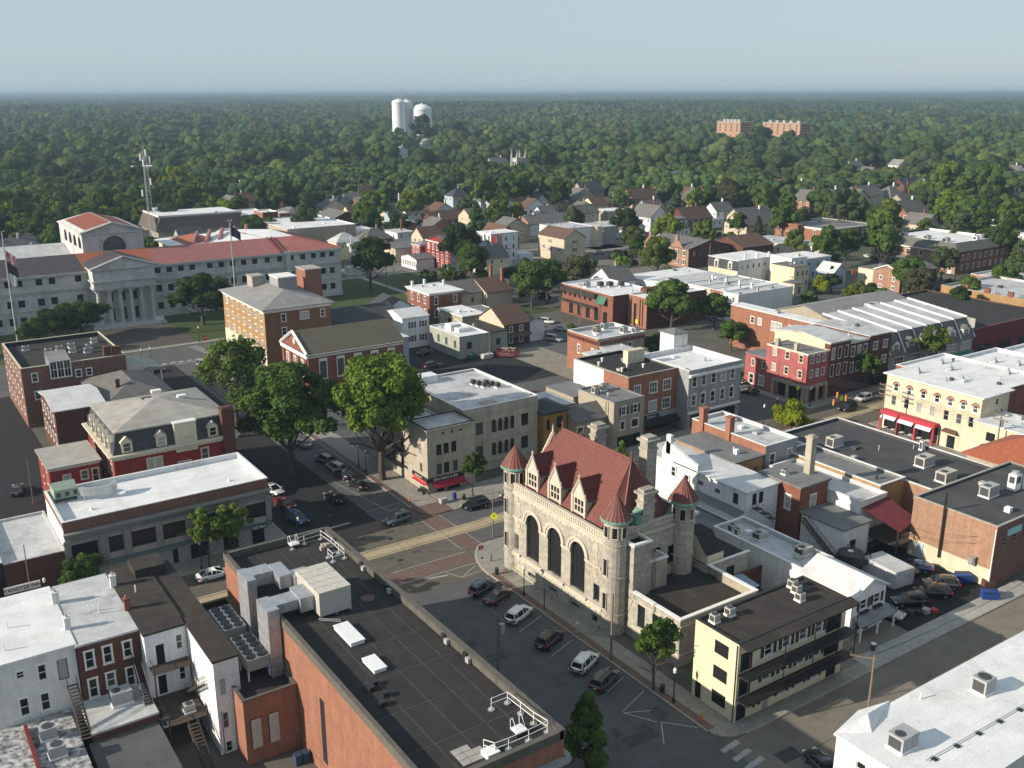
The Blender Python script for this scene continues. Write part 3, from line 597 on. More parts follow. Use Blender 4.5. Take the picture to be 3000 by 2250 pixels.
# dormers on the lit side
def zroof(x): return ze+(x-ex)/(rx-ex)*(zr-ze)
for yc in(99.6,94.55,89.5):
 xd=X0+1.15; zb,zw,za=13.0,15.3,17.6; hw=1.28
 xe=ex+(zw+.1-ze)/(zr-ze)*(rx-ex); xa=ex+(za-.15-ze)/(zr-ze)*(rx-ex)
 ops=[(yc-.92+i*.64,yc-.92+i*.64+.5,13.35+j*.92,13.35+j*.92+.78) for i in range(3) for j in range(2)]
 b=MB(); wall(b,'W',xd,yc-hw,yc+hw,zb,zw,ops,0,.2)
 b.face([(xd,yc-hw,zw),(xd,yc+hw,zw),(xd,yc,za)]);
 for s in(-1,1): b.face([(xd,yc+s*hw,zb),(xe,yc+s*hw,zw),(xd,yc+s*hw,zw)])
 for s in(-1,1):
  b.box(xd-.14,xd+.2,yc+s*hw-.17,yc+s*hw+.17,zb-.2,zw+.15); b.cyl(xd,yc+s*hw,zw+.15,zw+.8,.13,.04,6)
  b.tube((xd-.05,yc+s*(hw+.1),zw+.05),(xd-.05,yc,za+.15),.14,5)
 b.box(xd-.1,xd,yc-hw,yc+hw,zw-.12,zw+.02); b.cyl(xd,yc,za,za+.9,.15,.04,6); b.cyl(xd,yc,za+.5,za+.62,.2,.2,6)
 dm=b.build('dormer',m_lime,po)
 g=MB(); g.face([(xd+.15,yc-hw+.1,zb),(xd+.15,yc+hw-.1,zb),(xd+.15,yc+hw-.1,zw-.1),(xd+.15,yc-hw+.1,zw-.1)]); place('pane',g.mesh('pane',m_glass),dm)
 r=MB(); e=.22
 for s in(-1,1): r.face([(xd+.12,yc,za+.08),(xa,yc,za+.08),(xe+.3,yc+s*(hw+e),zw-.2),(xd+.12,yc+s*(hw+e),zw-.2)])
 for s in(-1,1):
  for i in range(11):
   t=i/10; x_=xd+.15+t*(xa-xd-.2); xb=min(x_,xe+.3);
   if x_<=xe+.3: r.tube((x_,yc,za+.1),(x_,yc+s*(hw+e),zw-.18),.05,4)
   else:
    u=(xa-x_)/(xa-xe-.3); r.tube((x_,yc,za+.1),(x_,yc+s*(hw+e)*u,za+.08+(zw-.28-za)*u),.05,4)
 r.tube((xd+.1,yc,za+.12),(xa,yc,za+.12),.1,5)
 for i in range(9): r.cyl(xd+.2+i*(xa-xd-.3)/8,yc,za+.2,za+.38,.06,.02,4)
 place('dormer_roof',r.mesh('dormer_roof',mat('dark_red_tile',(.17,.035,.03),(.1,.025,.022),scale=2.5,rough=.5)),dm,world=True)
 c=MB(); c.box(xd+.2,xe+.5,yc-hw-e-.1,yc-hw-e+.05,zw-.34,zw-.22); place('gutter',c.mesh('gutter',m_cop),dm,world=True)
# turrets
def turret(x,y,z0,ztop,r,ap,wins=((13.3,1.3),),full=True):
 b=MB(); b.cyl(x,y,z0,ztop,r,r,20,0,False)
 for zb in([2.6,7.6,11.9] if z0<1 else [11.9]): b.cyl(x,y,zb,zb+.25,r+.12,r+.12,20)
 if z0>1: b.cyl(x,y,z0-1.6,z0,.4,r,20,0,False)
 tu=b.build('turret',m_stone,po)
 c=MB(); c.cyl(x,y,ztop-.1,ztop+.12,r+.15,r+.48,22); c.cyl(x,y,ztop+.12,ztop+.4,r+.5,r+.36,22); place('eaves_ring',c.mesh('eaves_ring',m_cop),tu,world=True)
 t=MB(); t.cyl(x,y,ztop+.4,ap,r+.32,.03,22,0,False)
 for i in range(22): a=2*math.pi*i/22; t.tube((x+(r+.34)*math.cos(a),y+(r+.34)*math.sin(a),ztop+.4),(x,y,ap),.045,4)
 t.cyl(x,y,ap-.25,ap+.2,.12,.03,6)
 place('cone_roof',t.mesh('cone_roof',m_tile),tu,world=True)
 for ang in(180,225,270) :
  for zb,hh in wins:
   a=R(ang); cx_,cy_=x+r*math.cos(a),y+r*math.sin(a); g=MB(); ux,uy=-math.sin(a),math.cos(a);
   if zb<12 and ang!=180: continue
   n=.04; w_=.36
   P=[(cx_+ux*s*w_+math.cos(a)*n,cy_+uy*s*w_+math.sin(a)*n) for s in(-1,1)]
   g.face([(*P[0],zb),(*P[1],zb),(*P[1],zb+hh),(*P[0],zb+hh)]); place('pane',g.mesh('pane',m_glass),tu,world=True)
   fr=MB();
   for s in(-1,1): fr.tube((*P[(s+1)//2],zb-.1),(*P[(s+1)//2],zb+hh+.1),.07,4)
   for zz in(zb-.05,zb+hh+.05): fr.tube((*P[0],zz),(*P[1],zz),.08,4)
   place('window_surround',fr.mesh('window_surround',m_lime),tu,world=True)
turret(70.5,103.4,0,14.9,1.5,18.1,((13.0,1.5),(8.6,2.1),(3.6,2.1)))
turret(70.9,82.4,0,14.9,1.5,18.2,((13.0,1.4),(7.9,2.2),(3.4,2.2)))
turret(81.9,82.4,0,14.6,1.5,18.0,((12.6,1.5),(6.6,2.6)))
turret(81.9,103.4,0,14.6,1.5,17.8,((12.6,1.5),))
# end gables and chimneys
b=MB(); b.box(74.6,78.6,Y1-.9,Y1-.3,12.8,15.4); b.face([(74.6,Y1-.3,15.4),(78.6,Y1-.3,15.4),(76.6,Y1-.3,18.6)]); b.face([(74.6,Y1-.9,15.4),(78.6,Y1-.9,15.4),(76.6,Y1-.9,18.6)])
for s in(-1,1): b.tube((76.6+s*2.1,Y1-.6,15.4),(76.6,Y1-.6,18.8),.28,5); b.cyl(76.6+s*2,Y1-.6,15.4,16.4,.22,.05,6)
b.cyl(76.6,Y1-.6,18.6,20.1,.24,.04,6); b.build('end_gable',m_lime,po)
b=MB();
for s in(-1,1): b.face([(76.6,Y1-.9,18.4),(76.6,99.2,18.4),(76.6+s*2.2,101.0,15.1),(76.6+s*2.2,Y1-.9,15.1)])
b.build('end_gable_roof',m_tile2,po)
def pochim(x,y,z0,z1,sx,sy):
 b=MB(); b.box(x-sx,x+sx,y-sy,y+sy,z0,z1-1.5); b.box(x-sx-.12,x+sx+.12,y-sy-.12,y+sy+.12,z1-1.5,z1-1.2); b.box(x-sx+.04,x+sx-.04,y-sy+.04,y+sy-.04,z1-1.2,z1-.3); b.box(x-sx-.3,x+sx+.3,y-sy-.3,y+sy+.3,z1-.3,z1); b.box(x-sx+.05,x+sx-.05,y-sy+.05,y+sy-.05,z1,z1+.35); b.build('chimney',m_stone,po)
pochim(76.0,82.9,11,17.3,.95,.6); pochim(81.9,89.3,12.5,21.0,.85,.75); pochim(81.9,99.6,12.5,19.8,.85,.75)
b=MB(); b.face([(74.4,82.2,14.6),(75.05,82.2,15.2),(75.05,83.6,15.2),(74.4,83.6,14.6)]); b.box(74.0,75.05,82.3,83.5,13.2,14.5); b.build('copper_flashing',m_cop,po)
# corner block with white coping, dark lightwell, ladder box
b=MB(); wall(b,'W',71.75,79.95,83,0,12.0); wall(b,'S',79.95,71.75,74.45,0,12.0); wall(b,'E',74.45,79.95,82.5,0,12.0); b.build('stair_tower',m_stone,po)
b=MB(); b.box(71.6,72.05,79.8,82.6,12.0,12.3); b.box(72.05,74.6,79.8,80.25,12.0,12.3); b.box(74.25,74.6,80.25,82.4,12.0,12.3); b.build('white_coping',m_trim,po)
b=MB(); b.box(71.8,74.4,80.0,82.9,11.4,11.5); b.build('tower_roof',m_droof,po)
wx0,wx1,wy0,wy1,wh=71.7,84.3,71.6,79.9,6.2
W2=[dict(a=a,z=2.0,w=1.3,h=3.0,sty='k',pane=0) for a in(78.2,75.6,73.2)]
b=MB(); wall(b,'W',wx0,wy0,wy1,0,wh,ops_of(W2)); wall(b,'S',wy0,wx0,wx1,0,wh,[(82,83.2,1,4.2)]); wall(b,'E',wx1,wy0,wy1,0,wh)
b.build('wing_wall',m_stone,po)
for k in W2: q=dict(k); window(po,'W',wx0+.1,q.pop('a'),q.pop('z'),q.pop('w'),q.pop('h'),**q)
window(po,'S',wy0+.1,82.6,1,1.2,3.2,'k',pane=0)
b=MB(); b.box(wx0+.05,wx1-.05,wy0+.05,82.3,wh-1.2,wh-1.1); b.build('wing_roof',m_broof,po)
b=MB(); e=.15
b.box(wx0-e,wx0+.35,wy0-e,wy1-.2,wh,wh+.14); b.box(wx0+.35,wx1+e,wy0-e,wy0+.35,wh,wh+.14); b.box(wx1-.35,wx1+e,wy0+.35,79.45,wh,wh+.14); b.box(wx1-.35,91.6,79.45,79.8,wh,wh+.14); b.build('white_coping',m_trim,po)
b=MB(); b.box(wx0-.12,wx0-.003,wy0,wy1,wh-1.0,wh-.8); b.box(wx0,wx1,wy0-.12,wy0-.003,wh-1.0,wh-.8); b.box(wx0-.1,wx0-.003,wy0,wy1,1.5,1.75); b.box(wx0,wx1,wy0-.1,wy0-.003,1.5,1.75); b.build('string_course',m_lime,po)
b=MB(); b.box(wx0+.35,wx0+.4,wy0+.35,wy1,wh-1.1,wh,0); b.box(wx1-.4,wx1-.35,wy0+.35,wy1-2,wh-1.1,wh,0); b.build('parapet_lining',m_tan,po)
b=MB(); b.box(74.5,77.7,80.4,82.4,wh-1.1,8.9); b.build('ladder_block',m_beige,po); b=MB(); b.box(74.4,77.8,80.3,80.65,8.9,9.1); b.box(77.5,77.8,80.65,82.4,8.9,9.1); b.build('white_coping',m_trim,po)
b=MB();
for s in(0,.45): b.tube((75.2+s,80.25,5.2),(75.2+s,80.25,9.5),.03,4)
for i in range(12): b.tube((75.2,80.25,5.4+i*.35),(75.65,80.25,5.4+i*.35),.025,4)
b.build('ladder',m_dark,po)
ax=MB(); ax.box(83.9,91.5,79.6,87.6,0,6.0); ax.build('annex',m_stone,po); ax=MB(); ax.box(84.1,91.3,79.8,87.5,6.001,6.05); ax.build('annex_roof',m_droof,po)
b=MB(); q=[(80.0,0),(80.0,7.3),(80.4,7.3),(82.3,9.4),(84.6,9.4),(84.6,0)]; a_,c_=84.3,87.2
b.face([(a_,y,z) for y,z in q]); b.face([(c_,y,z) for y,z in q]); b.box(a_+.01,c_-.01,80.0,80.1,0,7.29); b.build('stair_housing',m_cream,po)
b=MB(); [b.face([(a_-.05,p[0],p[1]+.02),(c_+.05,p[0],p[1]+.02),(c_+.05,k[0],k[1]+.02),(a_-.05,k[0],k[1]+.02)]) for p,k in zip(q[1:4],q[2:5])]; b.build('stair_roof',m_droof,po)
for yy in(100.4,95.4,90.6,85.9):
 b=MB(); b.cyl(X0-.45,yy,3.0,3.3,.12,.16,8); b.build('flood_lamp',m_lampg,po)
window(po,'S',79.47,88.2,2,1.4,3.0,'k',pane=0)
# ---------------- foreground: big brick theatre ----------------
TX0,TX1,TY0,TY1,TH=30.1,42.9,55.6,103.8,13.0
t=thing('brick_theatre','long orange brick building with flat dark roof, parapet and rooftop ducts in the foreground','building',(TX0,TY0,0))
m=MB()
wall(m,'W',TX0,TY0,90.6,0,TH); wall(m,'W',TX0,98.6,TY1,0,TH); wall(m,'W',32.4,90.6,98.6,0,TH-1.5); wall(m,'S',98.6,TX0,32.4,0,TH); wall(m,'N',90.6,TX0,32.4,0,TH)
wall(m,'S',TY0,TX0,TX1,0,TH); wall(m,'E',TX1,TY0,TY1,0,TH); wall(m,'N',TY1,TX0,TX1,0,TH)
m.build('wall',[m_obrick],t)
b=MB(); b.box(TX0+.3,TX1-.3,TY0+.3,TY1-.3,TH-.9,TH-.75); b.build('roof',m_droof,t)
b=MB(); b.box(30.6,32.5,91,98.2,9.5,TH-1.45); b.build('low_roof',m_droof,t)
pc=mat('parapet_membrane',(.12,.11,.095),(.09,.085,.075),scale=1,dirt=(.05,.05,.045),dirtamt=.4)
b=MB();
for x0,x1,y0,y1 in((TX0-.1,TX0+.35,TY0,90.6),(TX0-.1,TX0+.35,98.6,TY1),(TX1-.5,TX1+.15,TY0,TY1),(TX0,TX1-.5,TY1-.4,TY1+.1),(TX0+.35,TX1-.5,TY0-.1,TY0+.4)): b.box(x0,x1,y0,y1,TH-.8,TH+.08)
b.build('parapet',pc,t)
rr=random.Random(5)
for i in range(22):
 y=TY0+1+i*2.15
 b=MB(); b.box(TX1-.56,TX1-.5,y,y+2.08,TH-.62,TH-.02); b.box(TX1-.58,TX1-.5,y+2.0,y+2.09,TH-.7,TH+.02); b.build('parapet_panel',pc,t)
for y in(99.8,92.5,86.2,74.0,70.0):
 b=MB(); b.box(TX1-.85,TX1-.57,y,y+.6,TH-.7,TH+.05,0); b.box(TX1-.95,TX1-.62,y-.65,y-.1,TH-.65,TH-.15,1); b.build('scupper_box',[m_dark,m_acgrey],t)
# seams of the roofing sheets: raised laps
lap=mat('roofing_lap',(.06,.056,.052),(.036,.034,.033),scale=.9)
for x in(33.6,36.1,38.6,40.7): b=MB(); b.box(x-.09,x+.09,TY0+.5,TY1-.5,TH-.75,TH-.735); b.build('roof_lap',lap,t)
for y in(61,66.5,72,77.5,83,92,98): b=MB(); b.box(TX0+.5,TX1-.6,y-.08,y+.08,TH-.75,TH-.733); b.build('roof_lap',lap,t)
b=MB(); b.cyl(39.8,86.3,TH-.745,TH-.73,.75,.75,20); b.build('patch_ring',mat('red_patch',(.16,.09,.075)),t)
for x,y,sx,sy,zz in((34.9,80.4,.72,2.0,.45),(34.6,74.2,.62,1.25,.4)):
 b=MB(); b.box(x-sx,x+sx,y-sy,y+sy,TH-.75,TH-.75+zz-.1); b.box(x-sx-.07,x+sx+.07,y-sy-.07,y+sy+.07,TH-.85+zz,TH-.75+zz); b.build('skylight',m_wsteel,t)
for x,y in((33.1,71.4),(33.2,69.3),(32.6,70.8),(32.4,68.2)): b=MB(); b.box(x-.28,x+.28,y-.28,y+.28,TH-.75,TH-.3); b.build('vent_box',m_dark,t)
b=MB(); b.box(TX0-.04,TX0-.002,76,77,2,9); b.build('downpipe',m_dark,t)
b=MB(); b.box(TX1+.003,TX1+.5,TY0-.3,TY1,TH-2.6,TH-2.3); b.box(TX0+2,TX1+.5,TY0-.45,TY0-.003,TH-2.9,TH-2.5); b.box(TX0+2,TX1+.45,TY0-.3,TY0-.003,TH-3.2,TH-2.9); b.build('cornice',m_greyw,t)
# pavers
for i in range(3):
 for j in range(3):
  if (i,j)!=(2,2): b=MB(); b.box(34.1+i*.82,34.88+i*.82,57.2+j*.75,57.9+j*.75,TH-.75,TH-.7); b.build('paver',m_conc2,t)
# rooftop plant (things that stand on the roof)
def obj1(name,fn,mats,label,cat,group=None,loc=(0,0,0)): b=MB(); fn(b); o=b.build(name,mats); o.location=loc; return tag(o,label,cat,group)
au=thing('air_handler','large beige rooftop air handler with ribbed top on the brick theatre','air handler',(33.6,85.0,TH-.75))
b=MB(); b.box(33.8,37.3,84.9,91.2,TH-.45,TH+2.1); b.build('casing',m_acbeige,au)
for i in range(5):
 b=MB(); b.box(33.75,37.35,84.95+i*1.26,86.15+i*1.26,TH+2.1,TH+2.18); b.build('roof_panel',mat('unit_top',(.55,.53,.48),(.42,.4,.36),scale=1.5),au)
b=MB(); [b.box(34+k*1.6,34.2+k*1.6,85,91,TH-.75,TH-.45) for k in range(3)]; b.build('skid',m_steel,au)
dm_=mat('duct_foil',(.5,.52,.55),(.36,.38,.41),scale=1.3,rough=.38,metal=.55,bump=.5)
du=thing('roof_duct','silver foil duct running from the air handler over the brick wall, far branch','duct',(29.3,93.5,10))
for k in((29.0,30.0,92.6,95.8,7.2,TH+1.6),(30.0,32.2,93.6,95.6,TH+.2,TH+1.6),(32.2,33.6,91.6,95.0,TH+.2,TH+1.7),(33.6,35.4,90.9,92.6,TH+.2,TH+1.6)): b=MB(); b.box(*k); b.build('duct_section',dm_,du)
du=thing('roof_duct','silver foil duct bending down beside the orange brick wall, near branch','duct',(29.2,87,10))
for k in((28.7,29.95,86.0,89.2,6.4,TH+1.2),(29.95,32.3,86.8,88.9,TH+.15,TH+1.2),(32.3,33.78,86.2,89.2,TH-.1,TH+1.5)): b=MB(); b.box(*k); b.build('duct_section',dm_,du)
for k in(7.5,9.0,10.5,12): b=MB(); b.box(28.66,29.98,85.96,89.24,k,k+.06); b.build('duct_flange',m_steel,du)
la=thing('ladder','short metal ladder lying on the theatre roof beside the air handler','ladder',(34,83.6,TH-.7))
for s in(0,.45): b=MB(); b.tube((33.6,84.4+s,TH-.5),(35.3,83.2+s,TH-.6),.04,4); b.build('side_rail',m_steel,la)
for i in range(7): b=MB(); f=i/6; b.tube((33.6+1.7*f,84.4-1.2*f,TH-.5),(33.6+1.7*f,84.85-1.2*f,TH-.5),.03,4); b.build('rung',m_steel,la)
def guard(label,pts,hatch=None):
 g=thing('guard_rail',label,'guard rail',(pts[0][0],pts[0][1],TH-.75)); z=TH-.75
 b=MB();
 for p,q in zip(pts,pts[1:]):
  for h in(.62,1.15): b.tube((*p,z+h),(*q,z+h),.035,5)
 b.build('rail',m_wsteel,g)
 for p in pts: b=MB(); b.tube((*p,z),(*p,z+1.15),.035,5); b.build('post',m_wsteel,g); b=MB(); b.cyl(*p,z,z+.08,.32,.32,12); b.cyl(*p,z+.08,z+.14,.2,.12,8); b.build('base_disc',m_steel,g)
guard('white roof guard rail round the hatch at the near corner of the theatre roof',[(40.0,62.3),(41.7,62.3),(41.8,60.4),(41.9,58.6),(42.2,57.0),(40.2,56.9),(38.2,56.9),(36.9,57.0),(36.4,57.9)])
guard('white roof guard rail along the far end of the theatre roof',[(37.6,101.8),(39.3,102.3),(41.5,102.5),(41.7,99.8),(41.7,97.8),(41.7,96.2),(40.2,96.1),(40.2,97.4)])
def hatch(x,y,label):
 g=thing('roof_hatch',label,'roof hatch',(x,y,TH-.75)); b=MB(); b.box(x-.5,x+.5,y-.45,y+.45,TH-.75,TH-.35); b.build('curb',m_dark,g); b=MB(); b.box(x-.55,x+.55,y-.5,y+.5,TH-.35,TH-.22); b.build('lid',m_wsteel,g)
 b=MB(); [b.path([(x-.5+s,y+.5,TH-.3),(x-.5+s,y+.55,TH+.5),(x-.3+s,y+.5,TH+.6),(x-.3+s,y,TH-.2)],.03) for s in(0,.9)]; b.build('grab_rail',m_wsteel,g)
hatch(40.1,58.2,'white lidded roof hatch inside the near guard rail'); hatch(38.0,102.3,'white lidded roof hatch inside the far guard rail')
obj1('rubble_heap',lambda b:[b.box(40.2+i*.3,40.7+i*.3,99.4+(i%2)*.4,99.9+(i%2)*.4,TH-.75,TH-.3+(i%3)*.12) for i in range(4)],m_tan,'small heap of brown sandbags on the theatre roof by the far rail','sandbags')
obj1('roof_crate',lambda b:b.box(36.0,37.2,56.6,57.7,TH-.7,TH-.25),m_wsteel,'low white box by the pavers at the near end of the theatre roof','box')
# lower brick block with louvres and chillers
t=bld('brick_annex','low brick block with two louvred vents between the theatre and the white stair tower',24.5,30.05,82.8,104.0,7.3,m_obrick,m_droof,par=.6,cope=pc)
for lx in(25.1,26.9):
 b=MB(); b.box(lx-.05,lx+1.05,82.70,82.79,1.75,5.05); lv=b.build('louvre',m_dark,t)
 sm_=MB().face([(0,-.06,0),(1,-.06,0),(1,.02,.16),(0,.02,.16)]).mesh('slat',m_acbeige)
 for i in range(18): place('slat',sm_,lv,loc=(lx,82.66,1.8+i*.18))
def chiller(x,y,label):
 g=thing('chiller',label,'chiller',(x,y,7.2)); b=MB(); b.box(x-1.2,x+1.2,y-2.7,y+2.7,7.9,9.1); b.build('casing',mat('chiller_casing',(.36,.36,.33),(.28,.28,.26)),g)
 b=MB(); b.box(x-1.18,x+1.18,y-2.68,y+2.68,9.1,9.16); b.build('top_panel',m_wroof2,g)
 fm=MB().cyl(0,0,0,.16,.5,.46,16).cyl(0,0,.16,.2,.12,.12,8);
 for k in range(5): a=k*1.257; fm.box(.1*math.cos(a)-.05,.1*math.cos(a)+.34*math.cos(a)+.05,.1*math.sin(a)-.05,.34*math.sin(a)+.1*math.sin(a)+.05,.16,.18)
 me=fm.mesh('fan',m_acdark)
 for s in(-.58,.58):
  for i in range(5): place('fan',me,g,loc=(x+s,y-2.1+i*1.05,9.16))
 b=MB(); [b.box(x+sx*1.1-.08,x+sx*1.1+.08,y+sy*2.5-.08,y+sy*2.5+.08,6.7,7.9) for sx in(-1,1) for sy in(-1,0,1)]; b.build('stand',m_wsteel,g)
 b=MB(); b.path([(x+1.3,y-2.4,7.4),(x+1.9,y-2.2,7.4),(x+1.9,y-2.0,9.9),(x+2.6,y-1.8,10.2)],.09); b.path([(x+1.3,y-1.9,7.2),(x+2.2,y-1.7,7.2),(x+2.2,y-1.5,9.6),(x+2.8,y-1.4,9.9)],.09); b.build('pipe',m_steel,g)
chiller(27.6,96.2,'ten fan rooftop chiller, farther of the pair beside the theatre'); chiller(27.6,89.2,'ten fan rooftop chiller, nearer of the pair beside the theatre')
# ---------------- rear of the row at lower left ----------------
bld('row_house','white stucco row house back with tan door and white ribbed roof at lower left',4.0,12.35,97.0,111.3,10.5,m_white,m_wroof,roof='slab',ov=.15,
 S=[dict(a=7.15,z=8.6,w=.7,h=.75,sty='w'),dict(a=9.1,z=7.7,w=.75,h=1.7,sty='w'),dict(a=11.0,z=7.1,w=.95,h=2.3,sty='k',name='door',pane=2),dict(a=9.0,z=4.3,w=.8,h=1.9,sty='w'),dict(a=7.1,z=4.4,w=.8,h=1.9,sty='w')])
t=bld('row_house','dark red brick row house back with white framed windows and silver roof',12.45,18.45,96.6,111.2,10.4,m_dbrick,m_wroof2,roof='slab',ov=.12,
 S=[dict(a=13.5,z=7.7,w=.8,h=1.9,sty='w',pane=0),dict(a=15.25,z=7.7,w=.8,h=1.9,sty='w',pane=0),dict(a=17.2,z=7.7,w=.75,h=1.8,sty='w',pane=0),dict(a=13.5,z=4.3,w=.8,h=2.1,sty='w'),dict(a=15.25,z=4.9,w=.8,h=1.6,sty='w'),dict(a=17.2,z=4.3,w=.75,h=2.1,sty='w')])
bld('row_house','white rendered row house back with black door and dark flat roof',18.55,22.8,94.8,111.6,10.5,m_whitesid,m_broof,roof='slab',ov=.1,
 S=[dict(a=20.0,z=6.8,w=.85,h=2.3,sty='d',name='door',pane=0),dict(a=22.0,z=7.9,w=.65,h=1.7,sty='w'),dict(a=19.9,z=3.3,w=.85,h=2.2,sty='d',name='door',pane=0),dict(a=22.0,z=4.2,w=.65,h=1.7,sty='w'),dict(a=22.3,z=.2,w=.7,h=1.8,sty='w')])
t=bld('stair_tower','tall narrow white rendered wing with dark flat roof beside the chillers',22.85,25.35,85.9,96.0,10.5,m_whitesid,m_broof,roof='slab',ov=.1,
 S=[dict(a=23.6,z=6.7,w=.55,h=1.8,sty='g'),dict(a=23.6,z=2.9,w=.55,h=1.8,sty='g'),dict(a=23.7,z=-.0+.1,w=.6,h=1.2,sty='g')])
part(t,'downpipe',lambda b:[b.path([(24.9,85.75,0),(24.9,85.75,4.6),(24.7,85.8,5)],.05),b.path([(23.2,85.75,0),(23.2,85.75,5)],.04)],m_dark)
bld('row_extension','dark roofed extension joining the white stair wing to the row',22.85,25.4,96.1,111.6,10.3,m_whitesid,m_broof,roof='slab',ov=.1)
for i,(x,y,s,l) in enumerate(((12.4,107,.7,'a'),(12.4,100.5,.6,'b'),(18.5,107.5,.6,'c'),(18.5,101.2,.55,'d'))):
 obj=thing('chimney_stack',['white chimney with capped pot, far one between the white and silver roofs','white chimney, near one between the white and silver roofs','white chimney with ball cap between the silver and dark roofs','brick chimney between the silver and dark roofs'][i],'chimney',(x,y,10.5))
 b=MB(); b.box(x-s/2,x+s/2,y-s/2,y+s/2,10.3,11.9); b.box(x-s/2-.06,x+s/2+.06,y-s/2-.06,y+s/2+.06,11.9,12.05); b.build('stack',m_white if i<3 else m_brick,obj); b=MB(); b.cyl(x,y,12.05,12.4,.16,.13,8); b.build('pot',m_steel if i<3 else m_obrick,obj)
for x,y,k in((7.2,104,'round white roof pipe standing on the ribbed white roof'),(15.8,102,'thin vent pipe standing on the silver roof'),(15.0,103,'bent white vent pipe on the silver roof'),(20.2,104.5,'small vent stub on the dark row roof'),(6.3,99.5,'low vent pipe near the eaves of the ribbed white roof')):
 obj1('vent_pipe',lambda b:b.tube((0,0,10.7),(0,0,11.6),.07,6),m_wsteel,k,'vent pipe',loc=(x,y,0))
# roof monitor of the dark roof
obj1('roof_monitor',lambda b:b.box(21.0,24.4,107.8,111.2,10.5,11.7),m_broof,'dark boxed roof hatch at the street end of the dark row roof','roof box')
# low roofs and yards in front of the row
bld('rear_extension','flaking white and black roofed extension at the bottom left corner',1.0,10.9,84.0,96.6,3.6,m_white,mat('flaking_white_roof',(.6,.61,.62),(.05,.05,.05),scale=1.6,rough=.9,dirt=(.025,.025,.025),dirtamt=1),roof='slab',ov=.1)
bld('rear_extension','low silver roofed extension behind the brick row house',12.0,18.2,90.5,96.5,4.0,m_dbrick,m_wroof2,roof='slab',ov=.1)
bld('rear_extension','lower dark roofed extension behind the brick row house',11.6,18.0,82.0,90.4,3.0,m_dbrick,m_asph,roof='slab',ov=.1)
obj1('red_parting_wall',lambda b:b.box(6.6,6.95,82,95.5,0,4.35),m_maroon,'narrow red capped wall across the flaking roof','wall')
def stairs(label,x,y0,y1,z0,z1,w=.9,axis='y',m=None):
 m=m or m_dark; s=thing('outside_stair',label,'stairs',(x,y0,z0)); n=max(3,int(abs(z1-z0)/.2)); L=(y1-y0)
 f=(lambda u,v,z:(x+v,u,z)) if axis=='y' else (lambda u,v,z:(u,x+v,z))
 tm=None
 for i in range(n):
  u=y0+L*(i+.5)/n; z=z0+(z1-z0)*(i+1)/n; a=f(u-abs(L)/n*.45,0,z); c=f(u+abs(L)/n*.45,w,z); b=MB(); b.box(min(a[0],c[0]),max(a[0],c[0]),min(a[1],c[1]),max(a[1],c[1]),z-.04,z); b.build('tread',m,s)
 for v in(0,w):
  b=MB(); b.tube(f(y0,v,z0),f(y1,v,z1),.07,4); b.build('stringer',m,s)
  b=MB(); b.tube(f(y0,v,z0+.9),f(y1,v,z1+.9),.03,4); [b.tube(f(y0+L*i/8,v,z0+(z1-z0)*i/8),f(y0+L*i/8,v,z0+(z1-z0)*i/8+.9),.02,4) for i in range(9)]; b.build('handrail',m,s)
 return s
stairs('dark fire stair climbing to the tan door of the white row house',11.0,90.4,95.6,3.7,7.1,m=m_wood)
stairs('iron fire stair beside the black doors of the white row back',22.0-.2,88.6,93.6,6.9,3.4,.8,m=m_wood)
stairs('lower wooden stair below the deck of the white row back',20.4,83.0,88.0,.2,3.3,.9,m=m_wood)
stairs('iron escape stair down the brick row house',17.4,92.2,96.0,4.2,7.6,.7)
dk=thing('timber_deck','two level brown timber deck against the white row back','deck',(18.7,88,3.3))
for z in(6.85,3.3):
 for i in range(9): b=MB(); b.box(18.7,22.6,(93.0 if z>6 else 88.6)+i*(.2 if z>6 else .66),(93.18 if z>6 else 89.2)+i*(.2 if z>6 else .66),z-.06,z); b.build('deck_board',m_wood,dk)
for x,y in((18.8,88.7),(22.5,88.7),(18.8,93),(22.5,93)): b=MB(); b.box(x-.07,x+.07,y-.07,y+.07,0,4.4 if y<90 else 8); b.build('post',m_wood,dk)
b=MB(); b.path([(22.5,88.7,4.3),(18.8,88.7,4.3),(18.8,93,4.3)],.04); b.path([(18.8,94.7,7.8),(18.8,93,7.8),(22.5,93,7.8)],.04); [b.tube((18.8+i*.3,93,6.9),(18.8+i*.3,93,7.8),.015,4) for i in range(13)]; b.build('railing',m_dark,dk)
def ac(x,y,z,sx,sy,h,label,kind='pack',mt=None,group=None):
 """rooftop air conditioner: casing, curb, fan grille, side grille"""
 g=thing('air_conditioner',label,'air conditioner',(x,y,z),group=group); mt=mt or m_acbeige
 b=MB(); b.box(-sx/2-.06,sx/2+.06,-sy/2-.06,sy/2+.06,0,.22); b.build('curb',m_wsteel,g,world=False)
 b=MB(); b.box(-sx/2,sx/2,-sy/2,sy/2,.22,h); b.build('casing',mt,g,world=False)
 b=MB(); r=min(sx,sy)*.36
 if kind=='pack': b.cyl(-sx*.22,-sy*.0,h,h+.06,r*.8,r*.8,14)
 else: b.cyl(0,0,h,h+.07,r*1.1,r*1.1,14)
 b.build('fan_grille',m_acdark,g,world=False)
 b=MB(); b.box(-sx/2-.02,-sx/2-.002,-sy*.38,sy*.38,.3,h*.85); b.build('coil_grille',m_acdark,g,world=False)
 if kind=='pack': b=MB(); b.face([(sx/2,-sy*.4,h*.9),(sx/2,sy*.4,h*.9),(sx/2+.45,sy*.4,h*.55),(sx/2+.45,-sy*.4,h*.55)]); b.box(sx*.1,sx*.46,-sy/2-.03,-sy/2-.002,.3,h*.9); b.build('intake_hood',mt,g,world=False)
 return g
